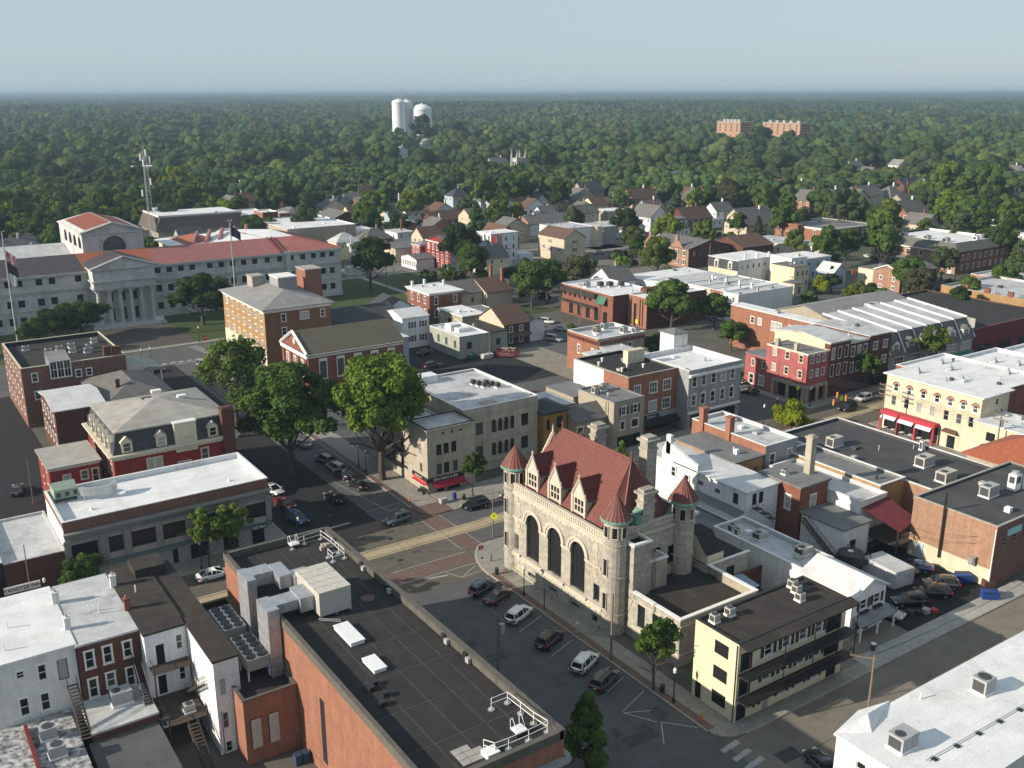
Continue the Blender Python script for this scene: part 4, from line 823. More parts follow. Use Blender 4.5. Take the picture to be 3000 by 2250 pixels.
ac(15.6,94.2,4.25,2.0,1.5,1.5,'grey rooftop unit covered in stickers behind the brick row house','pack',m_acgrey)
ac(8.4,92.8,3.85,1.5,1.3,1.3,'farther square rooftop unit on the flaking white roof','cond',m_acgrey); ac(8.6,89.4,3.85,1.5,1.3,1.3,'nearer square rooftop unit on the flaking white roof','cond',m_acgrey)
ac(18.9,91.8,2.6,.8,.8,1.0,'round condenser behind the brick row, farther of two','cond',m_acdark); ac(18.9,90.2,2.6,.8,.8,1.0,'round condenser behind the brick row, nearer of two','cond',m_acdark)
ac(21.2,90.2,3.32,1.0,.9,.9,'grey condenser standing on the timber deck','cond',m_acgrey)
# ---------------- bank ----------------
bx0,bx1,by,bh=17.2,45.1,130.4,10.0
tm_=[(19.55,3.3),(23.5,1.9),(27.15,3.2),(31.3,3.1),(35.55,3.3),(39.15,2.0),(43.1,3.1)]
bw=[dict(a=a,z=4.3-.02*i,w=wd,h=2.3,sty='B',pane=0) for i,(a,wd) in enumerate(tm_)]
gw=[dict(a=a,z=.3,w=wd,h=2.2,sty='B',pane=0) for a,wd in((30.6,1.7),(34.5,2.6),(39.0,2.2))]+[dict(a=43.1,z=.15,w=1.9,h=2.3,sty='d',name='door',pane=0)]
t=bld('bank','long grey two storey bank with brown parapet, white flat roof and wide dark windows',bx0,bx1,by,143.2,bh,m_white,m_wroof,par=.7,S=bw+gw,sm=m_greyw,cope=m_wroof)
b=MB(); b.box(bx0,bx1+.02,by-.05,by-.002,8.5,9.98); b.box(bx0-.02,bx0-.002,by,143.2,9.0,9.98); b.build('brick_parapet_band',m_mbrick,t)
b=MB(); b.box(bx0-.1,bx1+.1,by-.75,by-.003,8.2,8.45); b.box(bx0-.1,bx1+.1,by-.45,by-.003,7.95,8.2); b.box(bx0-.1,bx1+.1,by-.2,by-.003,7.2,7.35)
for i in range(70): b.box(bx0+.1+i*.4,bx0+.3+i*.4,by-.38,by-.003,7.75,7.95)
b.build('cornice',mat('grey_stone_trim',(.26,.26,.25),(.2,.2,.195),scale=1),t)
for a in (17.45,21.85,25.0,29.2,33.45,37.7,40.7,44.9): b=MB(); b.box(a-.42,a+.42,by-.22,by-.003,3.4,7.2); b.box(a-.5,a+.5,by-.3,by-.003,6.9,7.2); b.build('pilaster',mat('grey_stone_trim',(.26,.26,.25)),t)
for a,wd in tm_: b=MB(); b.box(a-wd/2,a+wd/2,by-.06,by-.003,3.45,4.25); b.build('spandrel',m_conc2,t); b=MB(); b.box(a-wd/2,a+wd/2,by-.08,by-.003,6.62,6.85); b.build('lintel',m_conc2,t)
b=MB(); b.box(bx0-.05,bx1+.05,by-.3,by-.003,2.85,3.3); b.build('green_fascia',flat('grey_green_fascia',(.1,.16,.16)),t)
for i in range(9): b=MB(); b.box(bx0+.6+i*1.45,bx0+1.9+i*1.45,by-.1,by-.003,.3,2.5); b.box(bx0+.75+i*1.45,bx0+1.75+i*1.45,by-.13,by-.1,.5,2.3); b.build('shopfront_panel',m_tan if i%2 else m_greyw,t)
b=MB(); b.box(42.0,44.5,by-.42,by-.31,2.5,3.2); sg=b.build('sign_board',m_green,t)
def text(s,loc,rz,size,m,par,name='lettering',rx=90,ext=.02,al='CENTER'):
 cu=bpy.data.curves.new(name,'FONT'); cu.body=s; cu.size=size; cu.extrude=ext; cu.align_x=al; cu.align_y='CENTER'; cu.resolution_u=2
 o=bpy.data.objects.new('tmp',cu); dg=bpy.context.evaluated_depsgraph_get(); me=bpy.data.meshes.new_from_object(o); bpy.data.objects.remove(o)
 me.materials.clear(); me.materials.append(m); o=bpy.data.objects.new(name,me); col.objects.link(o); o.location=loc; o.rotation_euler=(R(rx),0,rz)
 if par: o.parent=par; o.matrix_parent_inverse=Matrix.Translation(-world_off(par)) if par.parent else Matrix.Translation(-Vector(par.location))
 return o
text('M&T Bank',(43.25,by-.44,2.85),0,.5,m_trim,t)
text('THE MEDIA TITLE & TRUST COMPANY',(31,by-.22,7.55),0,.42,mat('grey_stone_trim',(.26,.26,.25)),t)
ds=thing('dust_collector','pale green box unit with curved silver duct on the white bank roof','roof unit',(18.5,139.5,9.3))
b=MB(); b.box(17.9,20.9,139.3,142.6,9.9,11.2); b.face([(17.9,139.3,11.2),(20.9,139.3,11.2),(20.9,140.9,11.9),(17.9,140.9,11.9)]); b.face([(17.9,142.6,11.2),(20.9,142.6,11.2),(20.9,140.9,11.9),(17.9,140.9,11.9)]); b.build('casing',flat('pale_green_casing',(.27,.34,.27)),ds)
b=MB(); [b.box(18.2+k*1.1,18.7+k*1.1,139.24,139.3,10.2,10.8) for k in range(3)]; b.box(18,18.2,139.5,142.4,9.3,9.9); b.box(20.6,20.8,139.5,142.4,9.3,9.9); b.build('louvre',m_acdark,ds)
b=MB();
for i in range(10):
 a0,a1=math.pi*i/10,math.pi*(i+1)/10; q=lambda a,r:(23.6-2.6*math.cos(a)*r,139.2-1.6*math.sin(a)*r)
 for z0_,z1_ in((10.0,11.1),): b.face([(*q(a0,1),z0_),(*q(a1,1),z0_),(*q(a1,1),z1_),(*q(a0,1),z1_)]); b.face([(*q(a0,.72),z0_),(*q(a1,.72),z0_),(*q(a1,.72),z1_),(*q(a0,.72),z1_)]); b.face([(*q(a0,.72),z1_),(*q(a1,.72),z1_),(*q(a1,1),z1_),(*q(a0,1),z1_)])
b.build('duct',m_steel,ds); b=MB(); [b.tube((x,139+y,9.3),(x,139+y,10),.05,4) for x in(21.4,23.6,25.8) for y in(-1.2,.2)]; b.build('stand',m_steel,ds)
b=MB(); b.cyl(21.6,134.6,9.3,9.9,.3,.02,4); tag(b.build('roof_vent',m_wsteel),'small white pyramid vent near the front left of the bank roof','roof vent')
b=MB(); b.cyl(40.6,134.2,9.3,9.9,.3,.02,4); tag(b.build('roof_vent',m_wsteel),'small white pyramid vent near the right end of the bank roof','roof vent')
# left of the bank: low white roofs
bld('low_shop','long low white roofed shop building left of the bank',-16,9.6,130.2,158,6.5,m_white,m_wroof2,par=.5,sm=m_black)
bld('low_shop','narrow low white roofed link between the shop and the bank',9.8,17.1,130.6,146,6.0,m_white,m_wroof2,par=.2,sm=m_dbrick)
for x,y,l in((5.5,141,'dark boxed kitchen fan unit on the low white roof'),(7.2,137.5,'squat round fan beside the boxed unit on the low white roof'),(3.0,150,'small vent cluster far back on the low white roof'),(4,134.6,'squat fan near the front edge of the low white roof')): ac(x,y,6.0,1.5,1.2,1.1,l,'cond',m_acgrey)
# ---------------- red mansard house ----------------
x0,x1,y0,y1=28.8,48.2,153.6,172.6
zc=9.3
S_=[dict(a=34.3,z=5.6,w=1.0,h=2.4,sty='c',pane=2),dict(a=35.6,z=5.6,w=1.0,h=2.4,sty='c',pane=2),dict(a=43.0,z=6.0,w=1.1,h=2.0,sty='c'),dict(a=39.6,z=5.4,w=1.9,h=1.0,sty='c')]
W_=[dict(a=a,z=5.4,w=1.0,h=2.2,sty='c') for a in(155.5,158.5,161.5,164.5,168)]+[dict(a=a,z=1.8,w=1.0,h=2.2,sty='c') for a in(155.5,158.5,161.5,164.5,168)]
t=thing('mansard_house','red walled mansard roofed house with dormers and pale hipped roof behind the bank','house',(x0,y0,0))
m=MB(); wall(m,'W',x0,y0,y1,0,zc,ops_of(W_)); wall(m,'S',y0,x0,x1,0,zc,ops_of(S_)); wall(m,'E',x1,y0,y1,0,zc); wall(m,'N',y1,x0,x1,0,zc); m.build('wall',m_redw,t)
for f,c,L_ in(('W',x0,W_),('S',y0,S_)):
 for k in L_: q=dict(k); window(t,f,c,q.pop('a'),q.pop('z'),q.pop('w'),q.pop('h'),**q)
b=MB(); b.box(x0-.7,x1+.7,y0-.7,y1+.7,zc,zc+.3); b.box(x0-.35,x1+.35,y0-.35,y1+.35,zc-.5,zc);
for i in range(24): b.box(x0+.4+i*.8,x0+.6+i*.8,y0-.6,y0-.36,zc-.45,zc)
b.build('cornice',m_ctrim,t)
b=MB(); P0=[(x0,y0),(x1,y0),(x1,y1),(x0,y1)]; P1=[(x0+.9,y0+.9),(x1-.9,y0+.9),(x1-.9,y1-.9),(x0+.9,y1-.9)]; zt_=12.9
for i in range(4): j=(i+1)%4; b.face([(*P0[i],zc+.3),(*P0[j],zc+.3),(*P1[j],zt_),(*P1[i],zt_)])
b.build('mansard_slope',m_slate,t)
b=MB(); roof_hip(b,x0+.9,x1-.9,y0+.9,y1-.9,zt_,2.0,.25,th=.2); b.build('roof',m_tanroof,t)
def dormer(t,face,c,a,z,w=1.1,h=1.5,d=1.3,wm=None,rm=None,sty='c',top='gable'):
 wm=wm or m_ctrim; rm=rm or m_ctrim; b=MB(); f=lambda aa,nn,zz: wallpts(face,c,aa,zz,nn)
 def bx(b,a0,a1,n0,n1,z0,z1):
  p,q=f(a0,n0,z0),f(a1,n1,z1); b.box(min(p[0],q[0]),max(p[0],q[0]),min(p[1],q[1]),max(p[1],q[1]),z0,z1)
 wall(b,face,c,a-w*.75,a+w*.75,z,z+h+.2,[(a-w/2,a+w/2,z+.1,z+h)],0,.1)
 for s in(-1,1): b.face([f(a+s*w*.75,0,z),f(a+s*w*.75,d,z),f(a+s*w*.75,d,z+h+.2),f(a+s*w*.75,0,z+h+.2)])
 if top=='gable': b.face([f(a-w*.75,0,z+h+.2),f(a+w*.75,0,z+h+.2),f(a,0,z+h+.95)])
 dd=b.build('dormer',wm,t); r=MB()
 for s in(-1,1):
  P=[f(a,-.12,z+h+1.02),f(a,d+.5,z+h+1.02),f(a+s*(w*.75+.18),d+.2,z+h+.12),f(a+s*(w*.75+.18),-.12,z+h+.12)]; r.face(P); r.face([(p[0],p[1],p[2]+.1) for p in P])
 if top!='gable': r=MB(); bx(r,a-w*.85,a+w*.85,-.15,d+.3,z+h+.2,z+h+.32)
 place('dormer_roof',r.mesh('dormer_roof',rm),dd)
 o=window(dd,face,c,a,z+.1,w,h-.1,sty,arch=False)
 return dd
for a in(31.0,36.3,44.6): dormer(t,'S',y0-.08,a,zc+.5)
for a in(155.8,159,162.2,165.4,168.6): dormer(t,'W',x0-.08,a,zc+.5)
b=MB(); b.box(38.4,41.9,y0-.25,y0+1.6,8.2,13.0); b.build('projecting_bay',m_ctrim,t); b=MB(); b.box(38.3,42,y0-.35,y0+1.8,13.0,13.2); b.build('bay_roof',m_wroof,t)
for a in(39.6,40.8): window(t,'S',y0-.35,a,8.6,.9,2.0,'l')
part(t,'chimney',lambda b:[b.box(46.0,47.9,y0-.9,y0+.7,5,14.1),b.box(45.9,48.0,y0-1,y0+.8,14.1,14.3),b.box(46.2,47.7,y0-.7,y0+.5,14.3,14.5)],m_dbrick)
part(t,'skylight',lambda b:b.box(36.5,38.2,164,165.6,14.35,14.75),m_dark); part(t,'roof_hatch',lambda b:[b.box(39,40.6,168,169,14.3,14.8),b.box(42,43.4,163,164,14.2,14.7)],m_trim)
bld('house_annex','small red walled annex with white flat roof beside the mansard house',20.0,27.4,157.4,167.6,8.0,m_redw,m_tanroof,roof='slab',ov=.35,cor=.5,corm=m_ctrim,
 S=[dict(a=22.4,z=4.6,w=1.0,h=2.0,sty='c'),dict(a=25.0,z=5.4,w=1.0,h=1.4,sty='c'),dict(a=26.6,z=4.6,w=.9,h=2.2,sty='c')],W=ww([160,164],[4.8,1.5],1,1.9,'c'))
bld('brick_office','brick building with pale metal roof behind the mansard house',25.7,34.2,184.6,199.2,9,m_dbrick,m_wmet,roof='gable',ax='x',rise=1.1,ov=.4,W=ww(lin(186.5,197.5,5),[5.8,2.2],.9,1.8,'w'),S=[dict(a=31.8,z=4.8,w=1.2,h=2.4,sty='w',shut=m_shut)])
t=bld('brick_office','grey hip roofed brick building behind the pale metal roof',34.3,47.5,185.0,206,8.2,m_dbrick,m_gsh,roof='hip',rise=2.6,W=ww([188,194,200],[3],1,1.6))
chim(t,38.2,191,9.5,11.3,.7,m_dbrick)
# flat roofed brick building with sun room
x0,x1,y0,y1=23.8,43.5,206.5,231.0
t=bld('brick_block','mottled brick three storey block with dark flat roof and glazed rooftop bay',x0,x1,y0,y1,12.2,m_mbrick,m_droof,par=.8,cope=m_ctrim,
 S=[dict(a=26.1,z=9.2,w=1.0,h=1.7,sty='w'),dict(a=26.3,z=5.6,w=1.1,h=1.6,sty='w'),dict(a=34.2,z=9.0,w=1.0,h=1.4,sty='w'),dict(a=36.2,z=9.0,w=1.0,h=1.4,sty='w')],W=ww(lin(209,229,6),[9.3,5.8,2.2],1.0,1.5,'w'))
part(t,'sun_room',lambda b:[b.box(29.0,32.8,y0-.35,y0+4.5,9.2,9.5),b.face([(28.9,y0-.4,12.9),(32.9,y0-.4,12.9),(32.9,y0+4.5,13.9),(28.9,y0+4.5,13.9)]),b.face([(28.9,y0-.4,12.8),(32.9,y0-.4,12.8),(32.9,y0-.4,12.95),(28.9,y0-.4,12.95)]),b.face([(29,y0-.3,9.4),(29,y0+4.5,9.4),(29,y0+4.5,13.8),(29,y0-.3,12.9)])],m_lgroof)
for i in range(3): window(t,'S',y0-.35,29.65+i*1.27,9.5,1.2,3.3,'4',pane=0)
part(t,'chimney',lambda b:[b.box(39.5,40.9,y0+.4,y0+1.6,11.8,14.3),b.box(41.3,42.9,y0+.4,y0+1.6,11.8,14.0)],m_dbrick)
for i,(x,y) in enumerate(((27.5,225),(31,219.5),(33.4,220.8),(36.0,222),(39,219),(35.4,217.6),(38.0,215.8),(41,224))): ac(x,y,11.45,1.3,1.1,1.0,['grey condenser at the far left of the block roof','flat grey unit left of the middle of the block roof','tilted grey unit near the middle of the block roof','white boxed unit at the back of the block roof','grey unit by the chimneys of the block roof','dark condenser in the middle of the block roof','dark condenser close to the brick chimneys','small vent unit at the right rear of the block roof'][i],'cond',[m_acgrey,m_acbeige][i%2])
pp=thing('porch_shelter','open sided shelter with green grey metal roof behind the brick block','shelter',(43.6,209,0))
b=MB(); b.face([(43.6,206,9.8),(50.5,206,8.6),(50.5,214,8.6),(43.6,214,10.6)]); b.box(43.6,50.5,205.9,206.1,8.2,8.7); b.build('roof',m_gsid,pp)
for x,y in((50.2,206.2),(50.2,213.6),(44,206.2)): b=MB(); b.box(x-.15,x+.15,y-.15,y+.15,0,8.4); b.build('post',m_trim,pp)
# ---------------- apartment block of tan brick ----------------
Ws=[]
for i,a in enumerate(lin(226.3,251.5,7)):
 for z in(10.9,7.6,4.2,1.0): Ws.append(dict(a=a,z=z,w=(.8 if i==4 else 1.35),h=1.7,sty='T' if i!=4 else 'w'))
Ss=[dict(a=84.6,z=10.6,w=1.1,h=1.8,sty='w'),dict(a=90.0,z=10.6,w=2.2,h=1.8,sty='T'),dict(a=94.8,z=10.6,w=1.1,h=1.8,sty='w'),dict(a=84.6,z=7.2,w=1.1,h=1.8,sty='w'),dict(a=84.6,z=3.8,w=1.1,h=1.8,sty='w')]
t=bld('apartment_house','four storey tan brick apartment house with grey hipped roof and white cornice',79.8,97.0,224.0,254.5,13.9,m_tbrick,m_lgroof,roof='hip',rise=2.6,ov=.9,W=Ws,S=Ss,sm=m_bbrick,cor=1.1)
b=MB(); b.box(79.7,79.79,224,254.5,0,3.9); b.build('pale_ground_storey',m_cream,t)
part(t,'roof_penthouse',lambda b:b.box(88.5,93.5,236.5,242.5,14.5,18.8),m_greyw); part(t,'penthouse_cap',lambda b:b.box(88.3,93.7,236.3,242.7,18.8,19.1),m_trim)
part(t,'roof_tank_house',lambda b:[b.box(84.6,87.6,244.5,248.5,14.8,18.3),b.box(84.4,87.8,244.3,248.7,18.3,18.6)],m_conc2); part(t,'brick_stack',lambda b:[b.box(97.3,101.8,240,246,0,19.5)],m_obrick); part(t,'stack_cap',lambda b:b.box(97.1,102,239.8,246.2,19.5,19.8),m_conc2)
# ---------------- red brick hall with pediment ----------------
x0,x1,y0,y1=75.3,97.6,187.0,201.6; h=11.6
Ws=[dict(a=a,z=6.2,w=1.1,h=3.6,sty='p',arch=False,pane=2) for a in(190.2,194.3,198.4)]+[dict(a=a,z=1.2,w=1.1,h=3.0,sty='p',pane=2) for a in(190.2,194.3,198.4)]
Ss=[dict(a=a,z=6.0,w=1.6,h=3.9,sty='p',pane=1) for a in lin(78.6,94.6,5)]+[dict(a=a,z=1.0,w=1.6,h=3.2,sty='p',pane=1) for a in lin(78.6,94.6,5)]
t=bld('brick_hall','red brick hall with white trimmed triangular pediment and olive shingle roof',x0,x1,y0,y1,h,m_brick,m_olsh,roof='gable',ax='x',rise=3.6,ov=.5,W=Ws,S=Ss,cor=1.0)
b=MB(); ym=(y0+y1)/2
for s in(-1,1): b.tube((x0-.25,ym+s*(y1-y0)/2,h+.1),(x0-.25,ym,h+3.75),.35,4)
b.cyl(x0-.1,ym,h+1.2,h+1.21,.1,.1,4); b.box(x0-.35,x0-.05,y0,y1,h-.9,h); b.build('pediment_trim',m_trim,t)
b=MB(); b.face([(x0-.05,ym+.5*math.cos(k*.52),h+1.6+.7*math.sin(k*.52)) for k in range(12)]); b.build('oval_panel',m_trim,t)
for a in(188.2,192.2,196.3,200.4): b=MB(); b.box(x0-.25,x0-.002,a-.5,a+.5,0,h-1); b.build('pilaster',m_brick,t)
for a in lin(78.6,94.6,5): b=MB(); b.box(a-.9,a+.9,y0-.12,y0-.003,10.1,10.5); b.build('lintel',m_trim,t)
# ---------------- cream corner block with nail salon ----------------
x0,x1,y0,y1,h=73.0,82.2,132.6,139.0,11.2
Ss=[dict(a=75.2,z=6.5,w=1.0,h=1.9,sty='d'),dict(a=76.6,z=6.5,w=1.0,h=1.9,sty='d'),dict(a=78.05,z=6.5,w=1.0,h=1.9,sty='d'),dict(a=75.2,z=3.1,w=1.0,h=1.9,sty='d'),dict(a=76.6,z=3.1,w=1.0,h=1.9,sty='d'),dict(a=78.3,z=3.1,w=.9,h=1.9,sty='d'),dict(a=75.4,z=-.0+.05,w=1.3,h=1.6,sty='k',pane=0),dict(a=78,z=.05,w=2.4,h=1.9,sty='B',pane=0)]
t=bld('corner_shop_block','cream three storey corner block with nail salon sign and crimson awning',x0,x1,y0,y1,h,m_beige,m_wroof2,par=.35,S=Ss,W=[dict(a=134.8,z=6.6,w=.8,h=1.6,sty='d'),dict(a=134.8,z=3.4,w=.8,h=1.5,sty='d')],cor=.5,corm=m_beige,cope=m_droof)
b=MB();
for a in(76.0,77.7,79.4): b.cyl(a,0,0,.06,.22,.22,12)
vv=[(x,y0-.03-zz,y+10.2) for x,y,zz in b.v]; b.v=vv; b.build('roundel',m_dark,t)
b=MB(); b.box(x0-.25,79.9,y0-.3,y0-.003,2.1,2.75); b.box(x0-.3,x0-.003,y0-.3,137.6,2.1,2.75); b.build('sign_fascia',flat('black_sign_board',(.012,.012,.013)),t)
text('ZEN NAILS & SPA',(76.2,y0-.32,2.42),0,.62,m_trim,t,al='CENTER'); text('NAILS & SPA',(x0-.33,135.3,2.5),-math.pi/2,.42,m_trim,t); b=MB(); [b.box(x0-.36,x0-.31,133.0+i*.55,133.4+i*.55,1.75,2.15) for i in range(8)]; b.build('lit_red_panel',flat('lit_red_sign',(.6,.05,.03),emis=((1,.07,.03),1.6)),t)
b=MB(); b.face([(x0+.6,y0-.05,2.1),(79.8,y0-.05,2.1),(79.8,y0-1.2,1.35),(x0+.6,y0-1.2,1.35)]); b.face([(x0+.6,y0-1.2,1.35),(79.8,y0-1.2,1.35),(79.8,y0-1.2,1.12),(x0+.6,y0-1.2,1.12)]); b.face([(x0-.05,y0,2.1),(x0-.05,137,2.1),(x0-.7,137,1.7),(x0-.7,y0,1.7)]); b.build('awning',m_redaw,t)
bld('side_wing','cream side wing with silver roof and iron fire escape under the tall tree',73.1,81.5,139.1,154.5,9.2,m_beige,m_wroof2,par=.2,W=ww([141.5,145,148.5,152],[5.6,2.2],.9,1.7,'d'))
fe=thing('fire_escape','black iron fire escape on the lit cream side wall','fire escape',(71.9,140,0))
for z in(5.4,2.6):
 b=MB(); b.box(71.9,73.05,140,147,z-.05,z); b.build('platform',m_dark,fe); b=MB(); b.path([(73,140,z+1),(71.95,140,z+1),(71.95,147,z+1),(73,147,z+1)],.03); [b.tube((71.95,140+i*.35,z),(71.95,140+i*.35,z+1),.018,4) for i in range(21)]; b.build('railing',m_dark,fe)
b=MB(); [b.tube((72.1+s,146,2.6),(72.1+s,142,5.4),.05,4) for s in(0,.6)]; [b.box(72.1,72.7,142+i*.36,142.2+i*.36,5.4-i*.25,5.44-i*.25) for i in range(11)]; b.build('flight',m_dark,fe)
# gallery building with arched windows
x0,x1,y0,y1,h=82.3,98.0,136.4,158.0,11.9
Ss=[dict(a=85.5,z=6.9,w=1.5,h=2.2,sty='K',pane=1),dict(a=95.1,z=6.8,w=1.5,h=2.3,sty='k',pane=0),dict(a=85.5,z=2.6,w=1.5,h=2.2,sty='K',pane=1),dict(a=95.1,z=2.5,w=1.5,h=2.3,sty='k',pane=0)]+[dict(a=a,z=z,w=.85,h=2.4,sty='k',arch=True,pane=0) for a in(88.5,89.8,91.1,92.4) for z in(6.8,2.5)]
t=bld('gallery_block','cream stone building with groups of four arched windows and silver roof',x0,x1,y0,y1,h,m_beige,m_wroof2,par=.3,S=Ss,cope=m_wroof,cor=.0)
b=MB(); b.box(x0,x1,y0-.15,y0-.003,5.6,5.8); b.box(x0,x1,y0-.25,y0-.003,1.5,1.8); b.box(x0,x1,y0-.15,y0-.003,10.6,10.8); b.build('string_course',m_beige,t)
for z in(6.8,2.5):
 for a in(89.15,90.45,91.75): b=MB(); b.cyl(a,y0-.08,z,z+1.8,.12,.12,8); b.box(a-.2,a+.2,y0-.22,y0-.003,z+1.8,z+2.0); b.build('colonnette',m_beige,t)
b=MB(); b.box(87.2,90.4,y0+.5,y0+3.2,h-.28,h-.2); b.build('light_well',m_tan,t)
obj1('roof_box',lambda b:b.box(84.5,88.0,154.8,157.6,11.6,13.0),m_wroof,'white boxed stair head at the back of the gallery roof','roof box')
for i in range(6): ac(92.5+(i%3)*.4+(i//3)*1.9,149.6-(i%3)*1.3-(i//3)*1.6,11.6,.85,.85,.95,['dark condenser, first at the far end of the row on the gallery roof','dark condenser, second from the far end of the row on the gallery roof','dark condenser, third from the far end of the row on the gallery roof','dark condenser, fourth from the far end of the row on the gallery roof','dark condenser, fifth from the far end of the row on the gallery roof','dark condenser at the near end of the row on the gallery roof'][i],'cond',m_acdark,group='condensers on the gallery roof')
bld('long_back_wing','long white topped wing behind the gallery block',98.1,101.8,140.0,166,9.0,m_tan,m_wmet,roof='slab',ov=.1)
t=bld('victorian_shop','ochre timber shop house with black cornice and dark sloping roof',98.3,103.6,135.0,141.8,8.8,mat('ochre_paint',(.3,.17,.05)),m_slate,roof='hip',rise=1.0,ov=.5,S=[dict(a=102.0,z=5.5,w=1.6,h=2.2,sty='k',pane=0),dict(a=99.3,z=5.5,w=.7,h=2,sty='k',pane=0),dict(a=100.8,z=1.0,w=3.6,h=2.4,sty='B',pane=0)],cor=.6,corm=m_dark)
bld('gabled_shop','low shop with grey shingle roof and tan upper wall',103.9,111.0,132.8,139.2,6.6,m_tan,m_gsh,roof='gable',ax='x',rise=2.0,ov=.3,S=[dict(a=105.0,z=3.9,w=1.2,h=1.6,sty='p',pane=0),dict(a=108.6,z=3.9,w=1.8,h=1.6,sty='p',pane=0),dict(a=107,z=.3,w=5,h=2.4,sty='B',pane=0)])
bld('shop_house','tan stucco shop house with flat grey roof and black shuttered windows',111.2,118.6,130.9,141.5,9.6,m_tan,m_groof,par=.2,cope=m_groof,S=[dict(a=113.6,z=6.8,w=1.0,h=1.6,sty='w',shut=m_shut),dict(a=116.4,z=6.8,w=1.0,h=1.6,sty='w',shut=m_shut),dict(a=113.4,z=4.0,w=1.0,h=1.6,sty='p',pane=0),dict(a=116.4,z=4.0,w=1.6,h=1.6,sty='p',pane=0),dict(a=115,z=.2,w=5.6,h=2.5,sty='B',pane=0)])
for x,y,l in((112.6,138,'small white condenser on the tan shop roof, left of two'),(114.8,138.6,'large grey condenser on the tan shop roof, right of two')): ac(x,y,9.4,1.3,1.1,1.3,l,'cond',m_acbeige)
for i,(x,y,w_,h_) in enumerate(((104,141,6,7.0),(110.8,142.5,6,7.6))): bld('back_extension',['low grey white roofed extension behind the gabled shop','grey flat roofed extension behind the tan shop house'][i],x,x+w_,y,y+9,h_,m_tan,[m_wroof2,m_groof][i],roof='slab',ov=.1)
# tall brown brick block
x0,x1,y0,y1,h=122.2,131.2,135.6,152.6,12.0
Ss=[dict(a=a,z=z,w=1.9,h=2.1,sty='T') for a in(125.0,128.6) for z in(8.0,4.2)]+[dict(a=126.8,z=.3,w=6.5,h=2.2,sty='B',pane=0)]
t=bld('brown_brick_block','brown brick three storey block with black roof and white side wall',x0-3.6,x1,y0,y1,h,m_obrick,m_droof,par=.5,S=Ss+[dict(a=120.9,z=z,w=1.5,h=2.1,sty='T') for z in(8,4.2)],cope=m_conc2)
b=MB(); b.box(x0-3.66,x0-3.602,143,y1,0,h-.1); b.build('whitewashed_wall',m_white,t)
b=MB(); b.box(x0-3.5,x1-.1,y0-.4,y0-.003,2.9,3.8); b.build('shop_fascia',m_greyw,t)
b=MB(); b.box(122.4,126.4,y0-.46,y0-.41,3.0,3.65); b.build('sign_board',flat('black_sign_board',(.012,.012,.013)),t); text("Stephen's",(124.4,y0-.5,3.32),0,.62,m_trim,t)
b=MB(); b.face([(118.8,y0-.41,2.9),(131,y0-.41,2.9),(131,y0-1.6,2.1),(118.8,y0-1.6,2.1)]); b.box(118.8,131,y0-1.65,y0-1.6,1.7,2.12); b.build('awning',m_blkaw,t)
obj1('roof_box',lambda b:b.box(126.0,130.4,144.5,146.0,11.5,14.2),m_cream,'cream box with sloping top on the black roof of the brown brick block','roof box')
for i,(x,y) in enumerate(((120.5,147),(123,149),(124.5,143),(127,141),(121.5,141))): obj1('roof_vent',lambda b:[b.cyl(x,y,11.5,12.1,.18,.18,8),b.cyl(x,y,12.1,12.3,.3,.3,8)],m_wsteel,['white cowl at the far left of the black roof','white cowl by the far parapet of the black roof','white cowl in the middle of the black roof','white cowl near the street edge of the black roof','white cowl near the left edge of the black roof'][i],'roof vent')
# grey classical block
x0,x1,y0,y1,h=131.3,145.8,132.4,147.0,12.1
t=bld('grey_classical_block','grey painted three storey corner block with white keystone windows and white cornice',x0,x1,y0,y1,h,m_greyw,m_wroof,par=.9,S=[dict(a=a,z=z,w=1.15,h=2.2,sty='w') for a in(132.9,135.4,138.1,140.8,143.4) for z in(8.6,4.7)]+[dict(a=138.5,z=.3,w=12.5,h=2.5,sty='B',pane=0)])
b=MB(); b.box(x0,x1+.4,y0-.6,y0-.003,h-1.1,h-.85); b.box(x0,x1+.4,y0-.35,y0-.003,h-1.4,h-1.1); [b.box(x0+.1+i*.45,x0+.35+i*.45,y0-.5,y0-.35,h-1.35,h-1.1) for i in range(32)]; b.box(x0,x1,y0-.3,y0-.003,3.2,3.6); b.build('cornice',m_trim,t)
for a in(132.9,135.4,138.1,140.8,143.4):
 for z in(11.0,7.1): b=MB(); b.box(a-.14,a+.14,y0-.18,y0-.003,z-.0,z+.35); b.build('keystone',m_trim,t)
t=bld('white_roof_tower','white boxed roof tower with grey cap rising from the classical block',141.0,144.9,147.2,151.5,15.0,m_white,m_groof,roof='hip',rise=.7,ov=.3,z0=8,S=[dict(a=143,z=9.0,w=.3,h=3.2,sty='g')])
